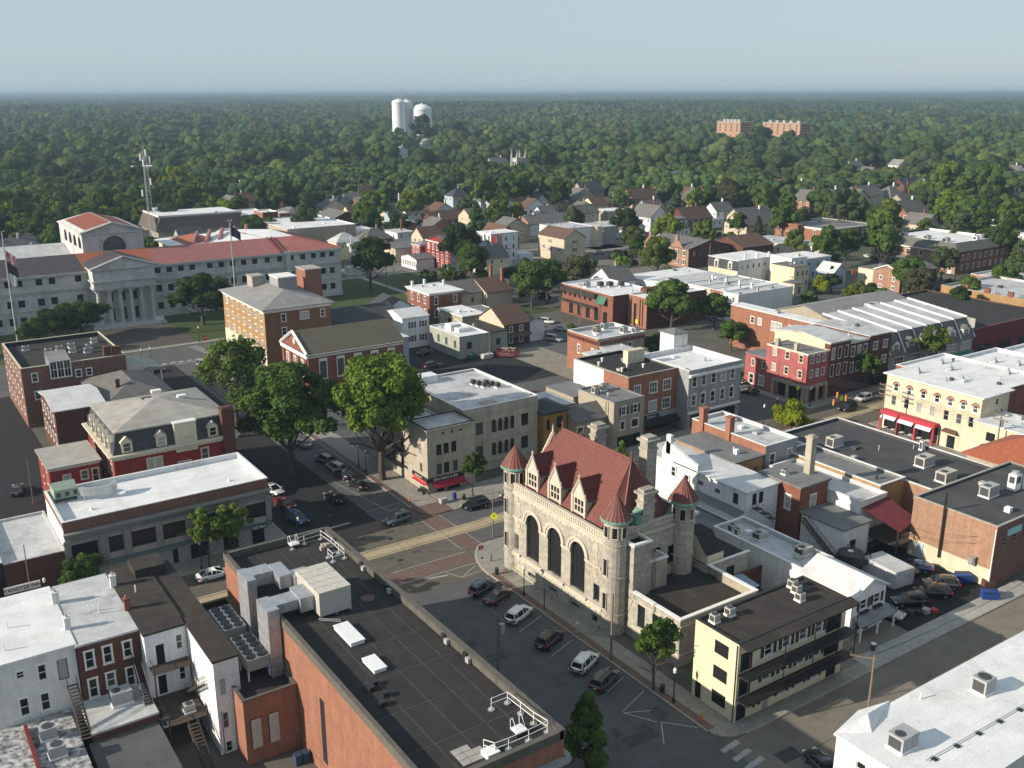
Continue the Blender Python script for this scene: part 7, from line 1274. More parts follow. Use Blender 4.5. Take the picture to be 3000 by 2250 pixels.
t=bld('second_empire_house','grey mansard second empire house with arched dormers behind the round tree',300,311,318,330,6.4,m_whitesid,m_gsh,roof='deck',rise=4.2,inset=1.2,deck=m_groof,S=WD(lin(302,309,4),[3.6,.8],1,1.7,'g'),W=WD([321,325],[3.6,.8],1,1.6,'g'))
for a in(303,305.5,308): dormer(t,'S',317.4,a,7.0,1.0,2.0,1.2,m_trim,m_slate)
dormer(t,'W',299.4,323.5,7.0,1.1,2.0,1.2,m_trim,m_slate)
# ---------------- further houses ----------------
CW={'w':m_whitesid,'c':m_beigesid,'b':m_brick,'o':m_obrick,'g':m_gsid,'u':m_bluesid,'t':m_tan,'d':m_dbrick,'y':m_yell}
CR={'g':m_gsh,'b':m_brsh,'l':m_lgroof,'s':m_slate,'w':m_wroof,'o':m_olsh,'n':m_grsh,'r':m_wroof2}
cn={'w':'white','c':'cream','b':'red brick','o':'orange brick','g':'grey green','u':'pale blue','t':'tan','d':'dark brick','y':'pale yellow'}
rn={'g':'grey shingle','b':'brown shingle','l':'pale grey','s':'dark slate','w':'white','o':'olive shingle','n':'green grey','r':'silver'}
# x, y, size along x, size along y, height, wall, roof colour, roof kind, ridge, where
HL=[(299,606,16,10,6.5,'b','s','gable','x','half hidden in the trees left of the church'),(289,560,20,12,6,'w','w','flat','x','beyond the pair of bright green trees'),(338,640,12,10,6,'u','s','gable','y','deep in the woods left of the church'),
(232,505,14,10,6,'u','g','gable','x','with a lit gable left of the big green tree'),(246,540,30,12,5,'g','b','gable','x','stretching long behind the blue gabled house'),(205,560,14,10,7,'d','s','deck','x','with mansard beyond the pediment hall'),(222,570,16,9,6,'w','r','flat','x','in the terrace beyond the pediment hall'),(243,575,14,9,6,'g','g','gable','y','at the right of the far terrace'),(192,590,16,12,6,'b','g','gable','x','at the tree line behind the courthouse'),
(318,530,24,14,8,'o','g','flat','x','large and flat topped between the trees'),(330,512,16,12,6,'d','r','flat','x','with arched doorways below the flat block'),(305,540,9,9,7,'o','r','flat','x','tall beside the large flat block'),(253,446,14,10,4.5,'w','b','gable','y','small beyond the dormered house'),(236,418,24,9,4.5,'d','b','gable','x','with a row of dormers beyond the mural building'),
(442,680,16,12,8,'g','g','gable','x','with many gables left of the church tower'),(480,700,10,10,8,'t','l','hip','x','with a square cupola left of the church tower'),(455,770,14,10,7,'u','s','gable','y','among dark trees far left of the church'),
(330,425,16,13,8,'t','g','gable','y','weathered and high gabled in the centre of the town'),(352,392,12,10,5,'u','g','gable','x','beside the two parked cars on the far street'),(362,460,16,12,8,'t','s','gable','x','gaunt and tall behind the far street'),(470,560,34,14,7,'c','l','gable','x','wide roofed behind the church'),(505,560,20,12,5,'w','w','flat','x','flat among the trees right of the church'),
(366,420,18,12,7,'o','b','gable','x','with cream gable and dormers'),(398,436,14,10,6,'w','b','gable','y','white gabled at the wood edge'),(412,425,12,10,6,'w','b','gable','y','with a chimney at the wood edge'),(318,352,12,14,7,'w','g','gable','y','long sided right of the mansard house'),(300,345,0,0,0,0,0,0,0,''),
(345,316,22,14,5,'c','g','gable','x','low behind the cream annex roofs'),(331,342,18,12,6,'d','b','gable','x','with twin orange chimneys'),(345,345,14,9,4,'w','w','flat','x','low under the utility pole'),(395,402,16,11,7,'d','n','gable','y','dark with green roof and white gable trim'),(418,410,16,12,7,'b','g','gable','x','with white gabled dormer by the column of trees'),(473,466,30,13,6,'o','s','gable','x','long, behind the light green tree'),(470,498,24,12,7,'w','l','gable','x','with three white dormers on the hill'),
(500,432,12,10,6,'o','b','gable','y','small with white gable under the wood edge'),(548,482,16,12,8,'o','g','gable','y','with half timbered gable at the wood edge'),(560,478,12,10,6,'c','g','gable','x','hidden at the wood edge right of the half timbered gable'),(486,408,18,12,6,'t','g','gable','x','under the dark brown roof by the woods'),(372,345,24,10,3.6,'c','g','gable','x','low ranged under a brown roof'),(366,356,12,9,6.5,'w','g','gable','x','with a row of small upper windows'),
(432,352,14,12,8,'o','g','gable','y','with cream half timbered gable'),(446,348,13,12,8,'c','s','gable','y','steep gabled beside the half timbered one'),(458,344,14,12,8,'c','g','gable','y','tall and cream beside the steep gable'),(474,352,22,12,8,'c','g','gable','x','broad with long grey roof'),(492,336,16,10,5,'t','g','gable','x','with balconies beyond the civic block'),
(500,350,15,13,6.5,'c','g','hip','x','hip roofed with red chimney'),(516,352,15,13,6.5,'c','b','hip','x','hip roofed with brown tiles'),(532,352,15,13,6.5,'c','b','hip','x','hip roofed at the foot of the great tree'),(545,372,18,12,8,'d','s','gable','x','dark turreted below the woods'),(438,296,18,14,6,'o','n','gable','x','with cream dormer gable behind the firehouse'),(372+30,262,10,12,7,'c','g','gable','y','narrow between the civic block and firehouse'),
(492,292,20,12,5,'d','w','flat','x','low with white roofs right of the great tree'),(515,288,22,12,5,'w','r','flat','x','low and silver roofed right of the great tree'),(545,300,12,10,6,'w','g','gable','y','peaked behind the low silver roofs'),(560,296,14,12,7,'w','g','gable','y','steep and white at the far right'),(450,246,26,14,6,'g','w','flat','x','flat with pale roof behind the firehouse'),(405,205,18,16,7.5,'w','w','flat','x','white with orange brick side at the right edge'),
(345,168,10,9,5,'w','g','gable','y','small white gabled at the right edge'),(590,330,14,12,6,'t','g','gable','x','with red chimney at the far right'),(720,402,16,12,7,'w','g','gable','y','bright gabled in the woods at the far right'),(700,372,18,14,6,'c','r','flat','x','pale among the trees at the far right'),(735,385,30,12,5,'w','w','flat','x','long and flat at the far right edge'),
(640,470,14,10,6,'w','g','gable','y','tiny and white within the wood on the right'),(688,520,14,10,6,'c','g','gable','x','tiny and pale within the wood on the right'),(720,500,14,10,7,'w','l','gable','y','showing through trees right of the middle'),(470,900,12,9,8,'w','l','gable','y','peeking bright between dark trees left of the middle'),(560,1010,16,10,9,'w','l','gable','y','bright triangle in the middle of the wood'),
(112,560,26,12,4.5,'w','w','flat','x','low white shed between trees behind the courthouse'),(96,585,16,10,6,'g','g','gable','x','plain gabled behind the courthouse'),(40,400,18,14,6,'t','g','gable','x','brown grey roofed left of the great hall'),(10,380,14,12,6,'t','g','gable','y','under trees at the left'),(-30,520,26,14,6,'w','n','gable','x','with green roof at the far left edge'),(190,800,26,12,9,'w','w','flat','x','flat and white floating in the woods'),(150,690,16,12,8,'t','g','gable','x','brown gabled within the left wood'),(130,730,12,10,9,'c','g','gable','y','hidden within the left wood'),(60,900,26,12,9,'t','g','flat','x','faint long roof in the left wood'),
(160,500,14,12,8,'d','g','gable','y','brown gabled behind the white court roofs'),(146,505,3,5,11,'y','w','flat','x','slim pale stair shaft behind the court roofs')]
def house(x,y,dx,dy,h,wc,rc,kind,ax,where,k=0):
 cat='house'; lab=f'{cn[wc]} house with {rn[rc]} roof, {where}'; lab=' '.join(lab.split()[:16])
 W_=WD(lin(y+1.6,y+dy-1.6,max(2,int(dy/3.2))),[h-2.4]+([h-5.2] if h>5.5 else []),1.0,1.5,'w' if wc!='d' else 'c'); S_=WD(lin(x+1.6,x+dx-1.6,max(2,int(dx/3.4))),[h-2.4]+([h-5.2] if h>5.5 else []),1.0,1.5,'w')
 t=bld('house',lab,x,x+dx,y,y+dy,h,CW[wc],CR[rc],roof={'flat':'slab','gable':'gable','hip':'hip','deck':'deck'}[kind],ax=ax,rise=(min(dx,dy)*.42 if kind!='deck' else 3),inset=1,ov=.45,W=W_,S=S_,deck=m_wroof2)
 if kind!='flat':
  chim(t,x+dx*.7,y+dy*.5,h+1,h+min(dx,dy)*.42+1.6,.7,m_brick if k%2 else m_white)
 return t
hk=0
for q in HL:
 if q[2]: house(*q,k=hk); hk+=1
# church with square tower
t=thing('church','grey stone church with square pinnacled tower among the trees','church',(402,556,0))
b=MB(); b.box(404,411,590,597,0,19); b.build('tower',m_marble,t); b=MB()
for x,y in((404,590),(411,590),(411,597),(404,597)): b.box(x-.7,x+.7,y-.7,y+.7,12,21); b.cyl(x,y,21,25.5,.8,.05,6)
b.box(403.6,411.4,589.6,597.4,18.6,19.2); b.build('pinnacles',m_conc2,t); b=MB(); [b.box(403.8,403.99,y,y+1.4,9,16.5) for y in(591.6,594.2)]; [b.box(x,x+1.4,589.8,589.99,9,16.5) for x in(405.4,408.2)]; b.build('louvres',m_dark,t)
b=MB(); roof_gable(b,411.5,440,575,592,7,8,'x',.4); b.build('roof',m_lgroof,t); b=MB(); wall(b,'S',575,411.5,440,0,7); wall(b,'W',411.5,575,592,0,7); b.face([(411.5,575,7),(411.5,592,7),(411.5,583.5,15)]); b.build('wall',m_tan,t)
b=MB(); roof_gable(b,441,452,560,590,7,6,'y',.4); b.build('transept_roof',m_gsh,t); b=MB(); b.box(441.5,451.5,560.5,589,0,7); b.build('transept_wall',m_tan,t)
# water towers
def tank(x,y,r,h,label,dome=3):
 t=thing('water_tank',label,'water tower',(x,y,0)); mw=mat('white_tank_paint',(.8,.8,.8),(.72,.73,.74),scale=.05,rough=.5); b=MB(); b.cyl(x,y,0,h,r,r,40,0,False); b.build('shell',mw,t,True)
 b=MB(); prev=(r,h);
 for i in range(1,7): a=i/6*math.pi/2; c=(r*math.cos(a),h+dome*math.sin(a)); b.cyl(x,y,prev[1],c[1],prev[0],max(c[0],.05),40,0,False); prev=c
 b.cyl(x,y,h+dome,h+dome+1.5,1,1,10); b.build('dome',mw,t,True); b=MB(); b.cyl(x,y,h-.6,h+.4,r+.5,r+.5,40,0,False); b.build('walkway',mw,t)
tank(600,1141,8.3,52,'tall white cylindrical water tank, left one of the group',4); tank(614.5,1148,8.0,51,'white water tank standing behind the tall left one',4); tank(627,1129.5,12.2,43,'broad white domed water tank, right one of the group',7)
b=MB(); b.tube((604,1141,54),(604,1141,68),.5,4); tag(b.build('antenna_mast',m_steel),'thin antenna mast on top of the tall white water tank','antenna')
# far apartment buildings
def flats(x0,x1,y0,y1,h,label):
 t=thing('apartment_slab',label,'apartment building',(x0,y0,0)); mp=mat('pale_pink_brick',(.4,.26,.18),(.35,.22,.15),scale=.05)
 W_=[dict(a=a,z=z,w=2.0,h=1.7,sty='d',pane=0) for a in lin(y0+5,y1-5,int((y1-y0)/8)) for z in range(1,int(h)-2,3)]; S_=[dict(a=a,z=z,w=2.0,h=1.7,sty='d',pane=0) for a in lin(x0+4,x1-4,4) for z in range(1,int(h)-2,3)]
 W_=[k for k in W_ if k['z']>h-13]; S_=[k for k in S_ if k['z']>h-13]
 m=MB(); wall(m,'W',x0,y0,y1,0,h,ops_of(W_)); wall(m,'S',y0,x0,x1,0,h,ops_of(S_)); wall(m,'E',x1,y0,y1,0,h); wall(m,'N',y1,x0,x1,0,h); m.build('wall',mp,t)
 for f,c,L_ in(('W',x0,W_),('S',y0,S_)):
  for k in L_: q=dict(k); window(t,f,c,q.pop('a'),q.pop('z'),q.pop('w'),q.pop('h'),**q)
 b=MB(); b.box(x0-.5,x1+.5,y0-.5,y1+.5,h,h+.8); [b.box(x0+3,x0+8,y,y+4,h+.8,h+3) for y in lin(y0+4,y1-10,5)]; b.build('roof',m_conc2,t)
flats(848,866,796,832,32,'pink brick apartment slab, left one beyond the trees'); flats(884,902,742,796,31,'pink brick apartment slab, right one beyond the trees')
# ---------------- vehicles ----------------
def paint(n,c): return flat('car_paint_'+n,c,rough=.28,metal=.15,spec=.5,coat=.7)
m_tyre=flat('tyre_rubber',(.012,.012,.012),rough=.9); m_rim=flat('wheel_rim',(.4,.41,.42),rough=.3,metal=.8); m_cglass=flat('car_glass',(.012,.014,.016),rough=.05,spec=.7)
m_hl=flat('headlamp_lens',(.7,.72,.72),rough=.1); m_tl=flat('tail_lamp_lens',(.35,.01,.01),rough=.2); m_plate=flat('number_plate',(.6,.6,.58))
CARM={}
def loft(b,secs,m=0,cap=True):
 n=len(secs[0]); base=len(b.v)
 for s in secs: b.v+=s
 for i in range(len(secs)-1):
  for j in range(n):
   k=(j+1)%n; b.f.append((base+i*n+j,base+i*n+k,base+(i+1)*n+k,base+(i+1)*n+j)); b.m.append(m)
 if cap: b.f.append(tuple(base+j for j in range(n))); b.m.append(m); b.f.append(tuple(base+(len(secs)-1)*n+n-1-j for j in range(n))); b.m.append(m)
def carparts(kind):
 if kind in CARM: return CARM[kind]
 if kind=='suv': L,W,lo,H=4.6,.94,[(-2.3,.62,.5,.85),(-2.2,.86,.33,.98),(-1.7,.93,.28,1.02),(0,.94,.26,1.0),(.9,.94,.26,1.0),(1.5,.92,.28,.97),(2.05,.84,.32,.86),(2.3,.62,.42,.7)],1.66; cab=[(-2.15,.72,1.0,.99,1.0),(-1.9,.7,1.0,1.5,.62),(-1.4,.84,1.0,1.64,.66),(-.2,.86,1.0,1.67,.68),(.45,.84,1.0,1.58,.64),(1.2,.78,.99,1.0,.9)]
 elif kind=='sedan': L,W,lo,H=4.7,.92,[(-2.35,.62,.5,.85),(-2.25,.84,.33,.98),(-1.6,.91,.26,1.0),(0,.92,.24,.95),(.9,.92,.24,.94),(1.5,.9,.26,.9),(2.1,.82,.3,.78),(2.35,.6,.4,.62)],1.43; cab=[(-1.9,.74,.98,.99,.95),(-1.1,.76,.96,1.35,.6),(-.4,.82,.95,1.43,.63),(.2,.82,.94,1.4,.62),(1.25,.76,.93,.94,.9)]
 elif kind=='van': L,W,lo,H=5.0,.97,[(-2.5,.75,.5,1.0),(-2.42,.93,.35,1.05),(-1.7,.97,.28,1.08),(0,.97,.26,1.05),(1.2,.96,.26,1.02),(1.9,.9,.3,.95),(2.4,.78,.34,.78),(2.5,.6,.42,.66)],1.8; cab=[(-2.45,.84,1.05,1.1,.84),(-2.3,.84,1.05,1.72,.72),(-1.2,.88,1.05,1.8,.74),(.2,.88,1.05,1.78,.72),(.8,.84,1.03,1.6,.68),(1.75,.8,.98,1.0,.84)]
 b=MB(); secs=[]
 for x,w,z0,z1 in lo: secs.append([(x,-w*.88,z0),(x,w*.88,z0),(x,w,z0+.16),(x,w,z1-.22),(x,w*.95,z1-.07),(x,w*.8,z1),(x,-w*.8,z1),(x,-w*.95,z1-.07),(x,-w,z1-.22),(x,-w,z0+.16)])
 loft(b,secs); body=b.mesh('body',[MATS['car_paint_white']],True)
 g=MB(); secs=[]
 for x,wb,zb,zt,wt in cab: secs.append([(x,-wb,zb-.04),(x,wb,zb-.04),(x,wt+(wb-wt)*.25,zb+(zt-zb)*.75),(x,wt,zt-.02),(x,-wt,zt-.02),(x,-wt-(wb-wt)*.25,zb+(zt-zb)*.75)])
 loft(g,secs); glass=g.mesh('windows',m_cglass)
 r=MB(); mid=[c for c in cab if c[3]>H-.3]
 secs=[[(x,-wt-.03,zt-.05),(x,-wt+.06,zt+.02),(x,0,zt+.04),(x,wt-.06,zt+.02),(x,wt+.03,zt-.05),(x,0,zt-.05)] for x,wb,zb,zt,wt in mid]; loft(r,secs)
 for s in(-1,1):
  for i,(x,wb,zb,zt,wt) in enumerate(cab[1:-1]): r.tube((x,s*(wb+.01),zb),(x,s*(wt+.02),zt-.02),.045,4)
  c0,c1=cab[-1],cab[-2]; r.tube((c0[0],s*c0[1],c0[2]),(c1[0],s*(c1[4]+.02),c1[3]),.045,4); c0,c1=cab[0],cab[1]; r.tube((c0[0],s*c0[1],c0[2]),(c1[0],s*(c1[4]+.02),c1[3]),.06,4)
  if kind!='sedan': r.tube((mid[0][0],s*(mid[0][4]-.08),mid[0][3]+.08),(mid[-1][0],s*(mid[-1][4]-.08),mid[-1][3]+.07),.025,4)
  r.box(.95,1.12,s*(.93)-.1+s*.08,s*.93+.1+s*.08,.98,1.12)
 roof=r.mesh('roof_frame',[MATS['car_paint_white']],True)
 t=MB(); t.cyl(0,0,-.11,.11,.34,.34,16); t.v=[(x,z,y) for x,y,z in t.v]; ty=t.mesh('tyre',m_tyre)
 q=MB(); q.cyl(0,0,-.12,.12,.22,.22,10); q.v=[(x,z,y) for x,y,z in q.v]; ri=q.mesh('rim',m_rim)
 fx=lo[-2][0]; rx=lo[1][0]; h=MB().box(-.18,.16,-.2,.2,-.07,.07).mesh('headlight',m_hl); tl=MB().box(-.08,.1,-.17,.17,-.1,.12).mesh('tail_light',m_tl); pl=MB().box(-.02,.02,-.22,.22,-.07,.07).mesh('number_plate',m_plate)
 CARM[kind]=(body,glass,roof,ty,ri,h,tl,pl,fx,rx,lo); return CARM[kind]
paint('white',(.72,.74,.75))
CARP={}
def car(kind,pm,label,x,y,deg,group='vehicles parked or driving in the town',z=.012):
 key=(kind,pm.name)
 if key in CARP: return dup(CARP[key],(x,y,z),R(deg),label,group)
 body,glass,roof,ty,ri,h,tl,pl,fx,rx,lo=carparts(kind)
 t=thing('parked_car',label,'car',(x,y,z),R(deg),group)
 def ch(n,me,loc=(0,0,0),par=t,m=None,rz=0):
  if m is not None and me.materials[0]!=m: me=me.copy(); me.materials[0]=m
  o=bpy.data.objects.new(n,me); col.objects.link(o); o.parent=par; o.location=loc; o.rotation_euler=(0,0,rz); return o
 ch('body',body,m=pm); ch('windows',glass); ch('roof_frame',roof,m=pm)
 for sx in(-1,1):
  for sy in(-1,1):
   w=ch('wheel',ty,((1.42 if sx>0 else -1.38),sy*.84,.34)); w.name='wheel'; ch('rim',ri,(0,0,0),w)
 for s in(-1,1): ch('headlight',h,(fx+.04,s*.58,.68),rz=-s*.35); ch('tail_light',tl,(rx-.02,s*.68,.82))
 ch('number_plate',pl,(rx-.12,0,.68)); CARP[key]=t; return t
pw,pb,pd,pg,ps_,pbl,pr,pbr=paint('white',(.72,.74,.75)),paint('black',(.012,.012,.014)),paint('dark_grey',(.04,.045,.05)),paint('grey',(.12,.13,.14)),paint('silver',(.36,.37,.38)),paint('blue',(.02,.05,.16)),paint('red',(.16,.015,.015)),paint('brown',(.07,.045,.03))
CL=[('suv',flat('car_paint_slate_blue',(.035,.06,.085),rough=.28,metal=.15,coat=.7),'slate blue suv with roof rack parked at the corner end of the post office bays',62.7,99.7,22),('sedan',pbr,'dark brown hatchback parked second in the post office bays',63.2,96.7,22),('suv',pw,'white suv with sunroof parked third in the post office bays',62.8,91.2,22),
('suv',pb,'black suv parked between the two white cars in the post office bays',62.6,84.3,24),('suv',pw,'white suv without sunroof parked fifth in the post office bays',63.0,77.9,24),('suv',pd,'dark grey suv with roof rails parked at the near end of the post office bays',62.6,73.9,24),
('suv',pg,'dark grey suv turning from the side street at the junction',63.6,125.7,188),('suv',pb,'black suv with headlamps glinting parked before the nail salon',76.6,123.6,178),('sedan',pd,'dark car half hidden behind the turret on the tram street',84.0,123.5,178),
('sedan',pb,'black car moving along the side street by the bank',59.0,139.0,95),('sedan',pb,'black car parked nearest in the side street bays under the tree',64.6,141.8,100),('sedan',pd,'dark car parked second in the side street bays under the tree',64.6,147.6,100),('suv',ps_,'grey green suv parked third in the side street bays',64.8,151.2,100),('suv',pg,'grey suv parked fourth in the side street bays',64.8,156.0,100),('sedan',ps_,'silver car parked in the shade beneath the near tree',64.8,166.0,100),
('sedan',pw,'white car parked beside the bank, farthest of three',52.0,147.8,-80),('sedan',pr,'dark red car parked beside the bank, middle of three',51.4,141.2,-80),('suv',pbl,'dark blue car parked beside the bank, nearest of three',50.8,134.6,-80),
('sedan',pw,'white saloon with black roof glass driving before the bank',34.2,123.6,0),('suv',ps_,'silver suv at the far crossing by the apartment house',67.4,233.5,20),('sedan',pr,'red car by the porch shelter near the far crossing',55.3,234.0,10),('sedan',ps_,'silver car behind the branches of the thin tree',66.8,219.5,80),('suv',pw,'white suv behind the branches of the thin tree',67.0,213.5,80),
('sedan',pd,'dark car in the walled lot left of the red annex',16.6,171.5,80),('sedan',ps_,'silver car beside the white gabled house porch',102.0,65.6,-75),('suv',pb,'black estate car parked beyond the silver car in the back yard',107.0,65.6,150),('sedan',pbl,'blue car parked under the wall in the back yard',116.2,71.0,120),('suv',pb,'black suv in the middle of the back yard row',111.6,65.3,140),('suv',pd,'dark grey suv at the right of the back yard row',114.6,66.0,140),('sedan',pbr,'brown covered car beside the white container',113.6,71.6,120),
('sedan',pd,'dark grey car parked by the kerb at the bottom right corner',71.2,50.6,75),('van',pb,'black van with white lettering behind the large white roof',105.6,51.4,0),('sedan',pbl,'dark blue car partly hidden behind the large white roof',96.4,50.3,0),('sedan',pw,'white car partly hidden behind the large white roof',89.8,50.1,0),
('suv',pb,'black suv stopped at the signals by the pink corner shop',168.0,122.4,182),('suv',pw,'white suv behind the black one at the signals',176.4,124.9,182),('suv',pw,'white suv on the tram street at the right edge',241.0,127.4,182),('sedan',pb,'black car in the shaded side street by the pink low wing, near one',160.0,142.6,100),('sedan',pb,'black car in the shaded side street by the pink low wing, far one',163.6,150.0,-80),
('sedan',pb,'black car in the small yard below the shuttered house',117.0,212.4,10),('suv',pb,'black suv in the yard below the long siding annex',112.4,200.3,5),('suv',pw,'white suv parked right of the white boarded wing',163.5,223.4,-60),('sedan',ps_,'silver saloon parked beyond the white suv by the office block',161.5,213.8,-60),('van',ps_,'silver minivan parked near the small street tree',152.6,205.4,-70),
('suv',pw,'white suv at the front of the far car park',225.0,277.4,170),('sedan',pw,'white saloon in the near row of the far car park, left one',220.0,270.4,180),('sedan',pw,'white saloon in the near row of the far car park, middle one',225.4,269.0,180),('sedan',pw,'white saloon in the near row of the far car park, right one',230.4,268.6,180),('sedan',pd,'dark car at the left end of the near row in the far car park',216.4,274.8,180),
('sedan',ps_,'green grey car before the striped corner hall',256.0,314.2,160),('sedan',pd,'dark car beside the cream three storey house',247.0,313.0,100),('sedan',pw,'white car on the far street left of the leaning pole',347.2,428.6,10),('sedan',ps_,'silver car on the far street right of the pole',345.5,411.4,10),('sedan',pw,'white car parked by the firehouse corner',340.0,246.0,60),('van',pb,'dark van behind the cream stone wall in the side street lot',21.5,176.5,60)]
for k in CL:
 if k[2].startswith('dark van behind'): continue
 car(*k)
vn=[o for o in bpy.data.objects if o.get('label','').startswith('black van with white')][0]
cu=text('Catering',(0,-1.0,1.25),0,.5,m_trim,None); cu.parent=vn; cu.location=(-.6,-.985,1.25)
# bins, dumpsters, small things
def dumpster(x,y,deg,m,label,L=2.0,W=1.2,H=1.3,lid=m_acdark):
 t=thing('dumpster',label,'dumpster',(x,y,0),R(deg)); b=MB(); b.face([(-L/2,-W/2,.15),(L/2,-W/2,.15),(L/2,-W/2-.1,H-.25),(-L/2,-W/2-.1,H-.25)]); b.box(-L/2,L/2,-W/2+.01,W/2,.15,H); [b.box(-L/2+i*L/4-.05,-L/2+i*L/4+.05,-W/2-.08,-W/2,.2,H-.2) for i in range(5)]; b.build('body',m,t,world=False)
 for s in(-1,1): b=MB(); b.face([(s*L*.02,-W/2-.1,H-.2),(s*L*.49,-W/2-.1,H-.2),(s*L*.49,W/2+.05,H+.08),(s*L*.02,W/2+.05,H+.08)]); b.build('lid',lid,t,world=False)
 b=MB(); [b.cyl(sx*(L/2-.2),sy*(W/2-.15),0,.15,.09,.09,8) for sx in(-1,1) for sy in(-1,1)]; b.build('wheel',m_tyre,t,world=False); return t
dumpster(118.3,65.2,-35,m_blue,'blue dumpster with rag covered lid by the cream base wall'); dumpster(117.0,60.6,-40,m_blue,'blue dumpster standing open near the kerb of the back yard',lid=m_dark); dumpster(125.0,202.3,15,m_green,'green dumpster beside the grey green siding annex'); dumpster(119.8,62.5,-30,m_dbrick,'small dark dumpster between the two blue ones',1.4,.9,1.0)
rs=thing('rubble_skip','maroon roll off skip heaped with planks in the dark car park','skip',(133.2,199.0,0),R(-40)); b=MB(); L_,W_,H_=5.6,2.2,1.7
for s in(-1,1): b.box(-L_/2,L_/2,s*W_/2-.05,s*W_/2+.05,.25,H_); [b.box(-L_/2+i*.62,-L_/2+i*.62+.12,s*W_/2+s*.05-.05,s*W_/2+s*.05+.05,.25,H_) for i in range(10)]
b.box(-L_/2,L_/2,-W_/2,W_/2,.2,.35); b.box(-L_/2,-L_/2+.08,-W_/2,W_/2,.25,H_); b.box(L_/2-.08,L_/2,-W_/2,W_/2,.25,H_); b.build('body',m_maroon,rs,world=False)
b=MB(); rr=random.Random(2)
for i in range(26): x=rr.uniform(-2.2,1.9); y=rr.uniform(-.8,.8); a=rr.uniform(0,3.1); l=rr.uniform(.8,2.2); z=rr.uniform(1.1,2.1); b.tube((x-l/2*math.cos(a),y-l/2*math.sin(a)*.5,z),(x+l/2*math.cos(a),y+l/2*math.sin(a)*.5,z+rr.uniform(-.3,.5)),.09,4)
b.build('timber_waste',mat('timber_waste',(.45,.38,.27),(.2,.17,.13),scale=2),rs,world=False)
b=MB(); b.box(-1.9,1.0,-W_/2-.13,-W_/2-.1,1.0,1.25); b.box(-1.6,1.4,-W_/2-.13,-W_/2-.1,.55,.78); b.box(1.5,2.0,-W_/2-.13,-W_/2-.1,.75,1.1); b.build('faded_lettering',mat('faded_lettering',(.35,.26,.27),(.12,.03,.04),scale=9),rs,world=False)
t=thing('mattress_pile','stack of white mattresses beside the green dumpster','mattress pile',(128,200.6,0));
for i in range(3): b=MB(); b.box(126.6+i*.15,129.6+i*.1,199.8,201.4,.1+i*.35,.4+i*.35); b.build('mattress',m_wroof2,t)
t=thing('wheelie_bin','green wheeled bin with white lid on the concrete apron','bin',(93.5,61.2,0)); b=MB(); b.cyl(0,0,.05,1.0,.25,.33,6); b.build('body',m_green,t,world=False); b=MB(); b.cyl(0,0,1.0,1.08,.34,.34,6); b.build('lid',m_wsteel,t,world=False)
t=thing('rubbish_heap','dark heap of bags and boards beside the silver car','rubbish',(106,63.5,0));
for i in range(5): b=MB(); b.box(103.4+i*1.0,104.2+i*1.0,64.0-i*.45,64.8-i*.45,0,.5+.15*(i%2)); b.build('bag',[m_green,m_wood,m_dark,m_acgrey,m_red][i],t)
t=thing('wheelie_bin','pair of dark blue bins standing in the corner below the louvred brick annex','bin',(28.9,80.4,0));
for s in(0,.8): b=MB(); b.box(28.4+s,29.1+s,80,80.8,0,1.1); b.build('body',flat('slate_blue_plastic',(.03,.05,.09)),t)
t=thing('wheelie_bin','bright blue bin beside the brick metal roofed house','bin',(25,180.5,0)); b=MB(); b.cyl(0,0,0,1.3,.5,.6,8); b.build('body',m_blue,t,world=False)
# ---------------- street furniture ----------------
def lamp(x,y,label,h=4.2,banner=False):
 t=thing('street_lamp',label,'street lamp',(x,y,.14)); b=MB(); b.cyl(0,0,0,.5,.2,.13,10); b.cyl(0,0,.5,h-.6,.075,.055,8); b.cyl(0,0,h-.7,h-.55,.13,.16,10); b.build('post',m_dark,t,world=False)
 b=MB(); b.cyl(0,0,h-.55,h-.15,.15,.2,10); b.cyl(0,0,h-.15,h+.1,.2,.06,10); b.build('globe',m_lampg,t,world=False); b=MB(); b.cyl(0,0,h+.1,h+.3,.07,.01,8); b.build('finial',m_dark,t,world=False)
 if banner: b=MB(); b.box(.1,.7,-.02,.02,h-1.6,h-.9); b.build('bracket_box',m_dark,t,world=False)
for a in((66.7,95.7,'black street lamp with white globe beside the brown hatchback'),(66.6,66.9,'black street lamp at the near end of the post office pavement'),(68.8,147.3,'black street lamp under the tall tree, nearer one'),(68.9,150.5,'black street lamp under the tall tree, farther one'),(48,126.9,'globe lamp before the bank entrance'),(33.6,127.1,'globe lamp before the middle of the bank'),(13.8,127.4,'globe lamp beside the white signboard'),(54.6,241.5,'globe lamp at the left of the far plaza crossing'),(56.8,241.9,'shorter globe lamp at the far plaza crossing'),(73.4,257.6,'globe lamp by the plaza lawn'),(101,126.0,'globe lamp on the tram street before the gabled shop'),(146,125.8,'globe lamp at the corner before the grey classical block'),(163.4,128.6,'globe lamp before the pink corner shop'),(152,127.8,'globe lamp near the first traffic signal')): lamp(*a)
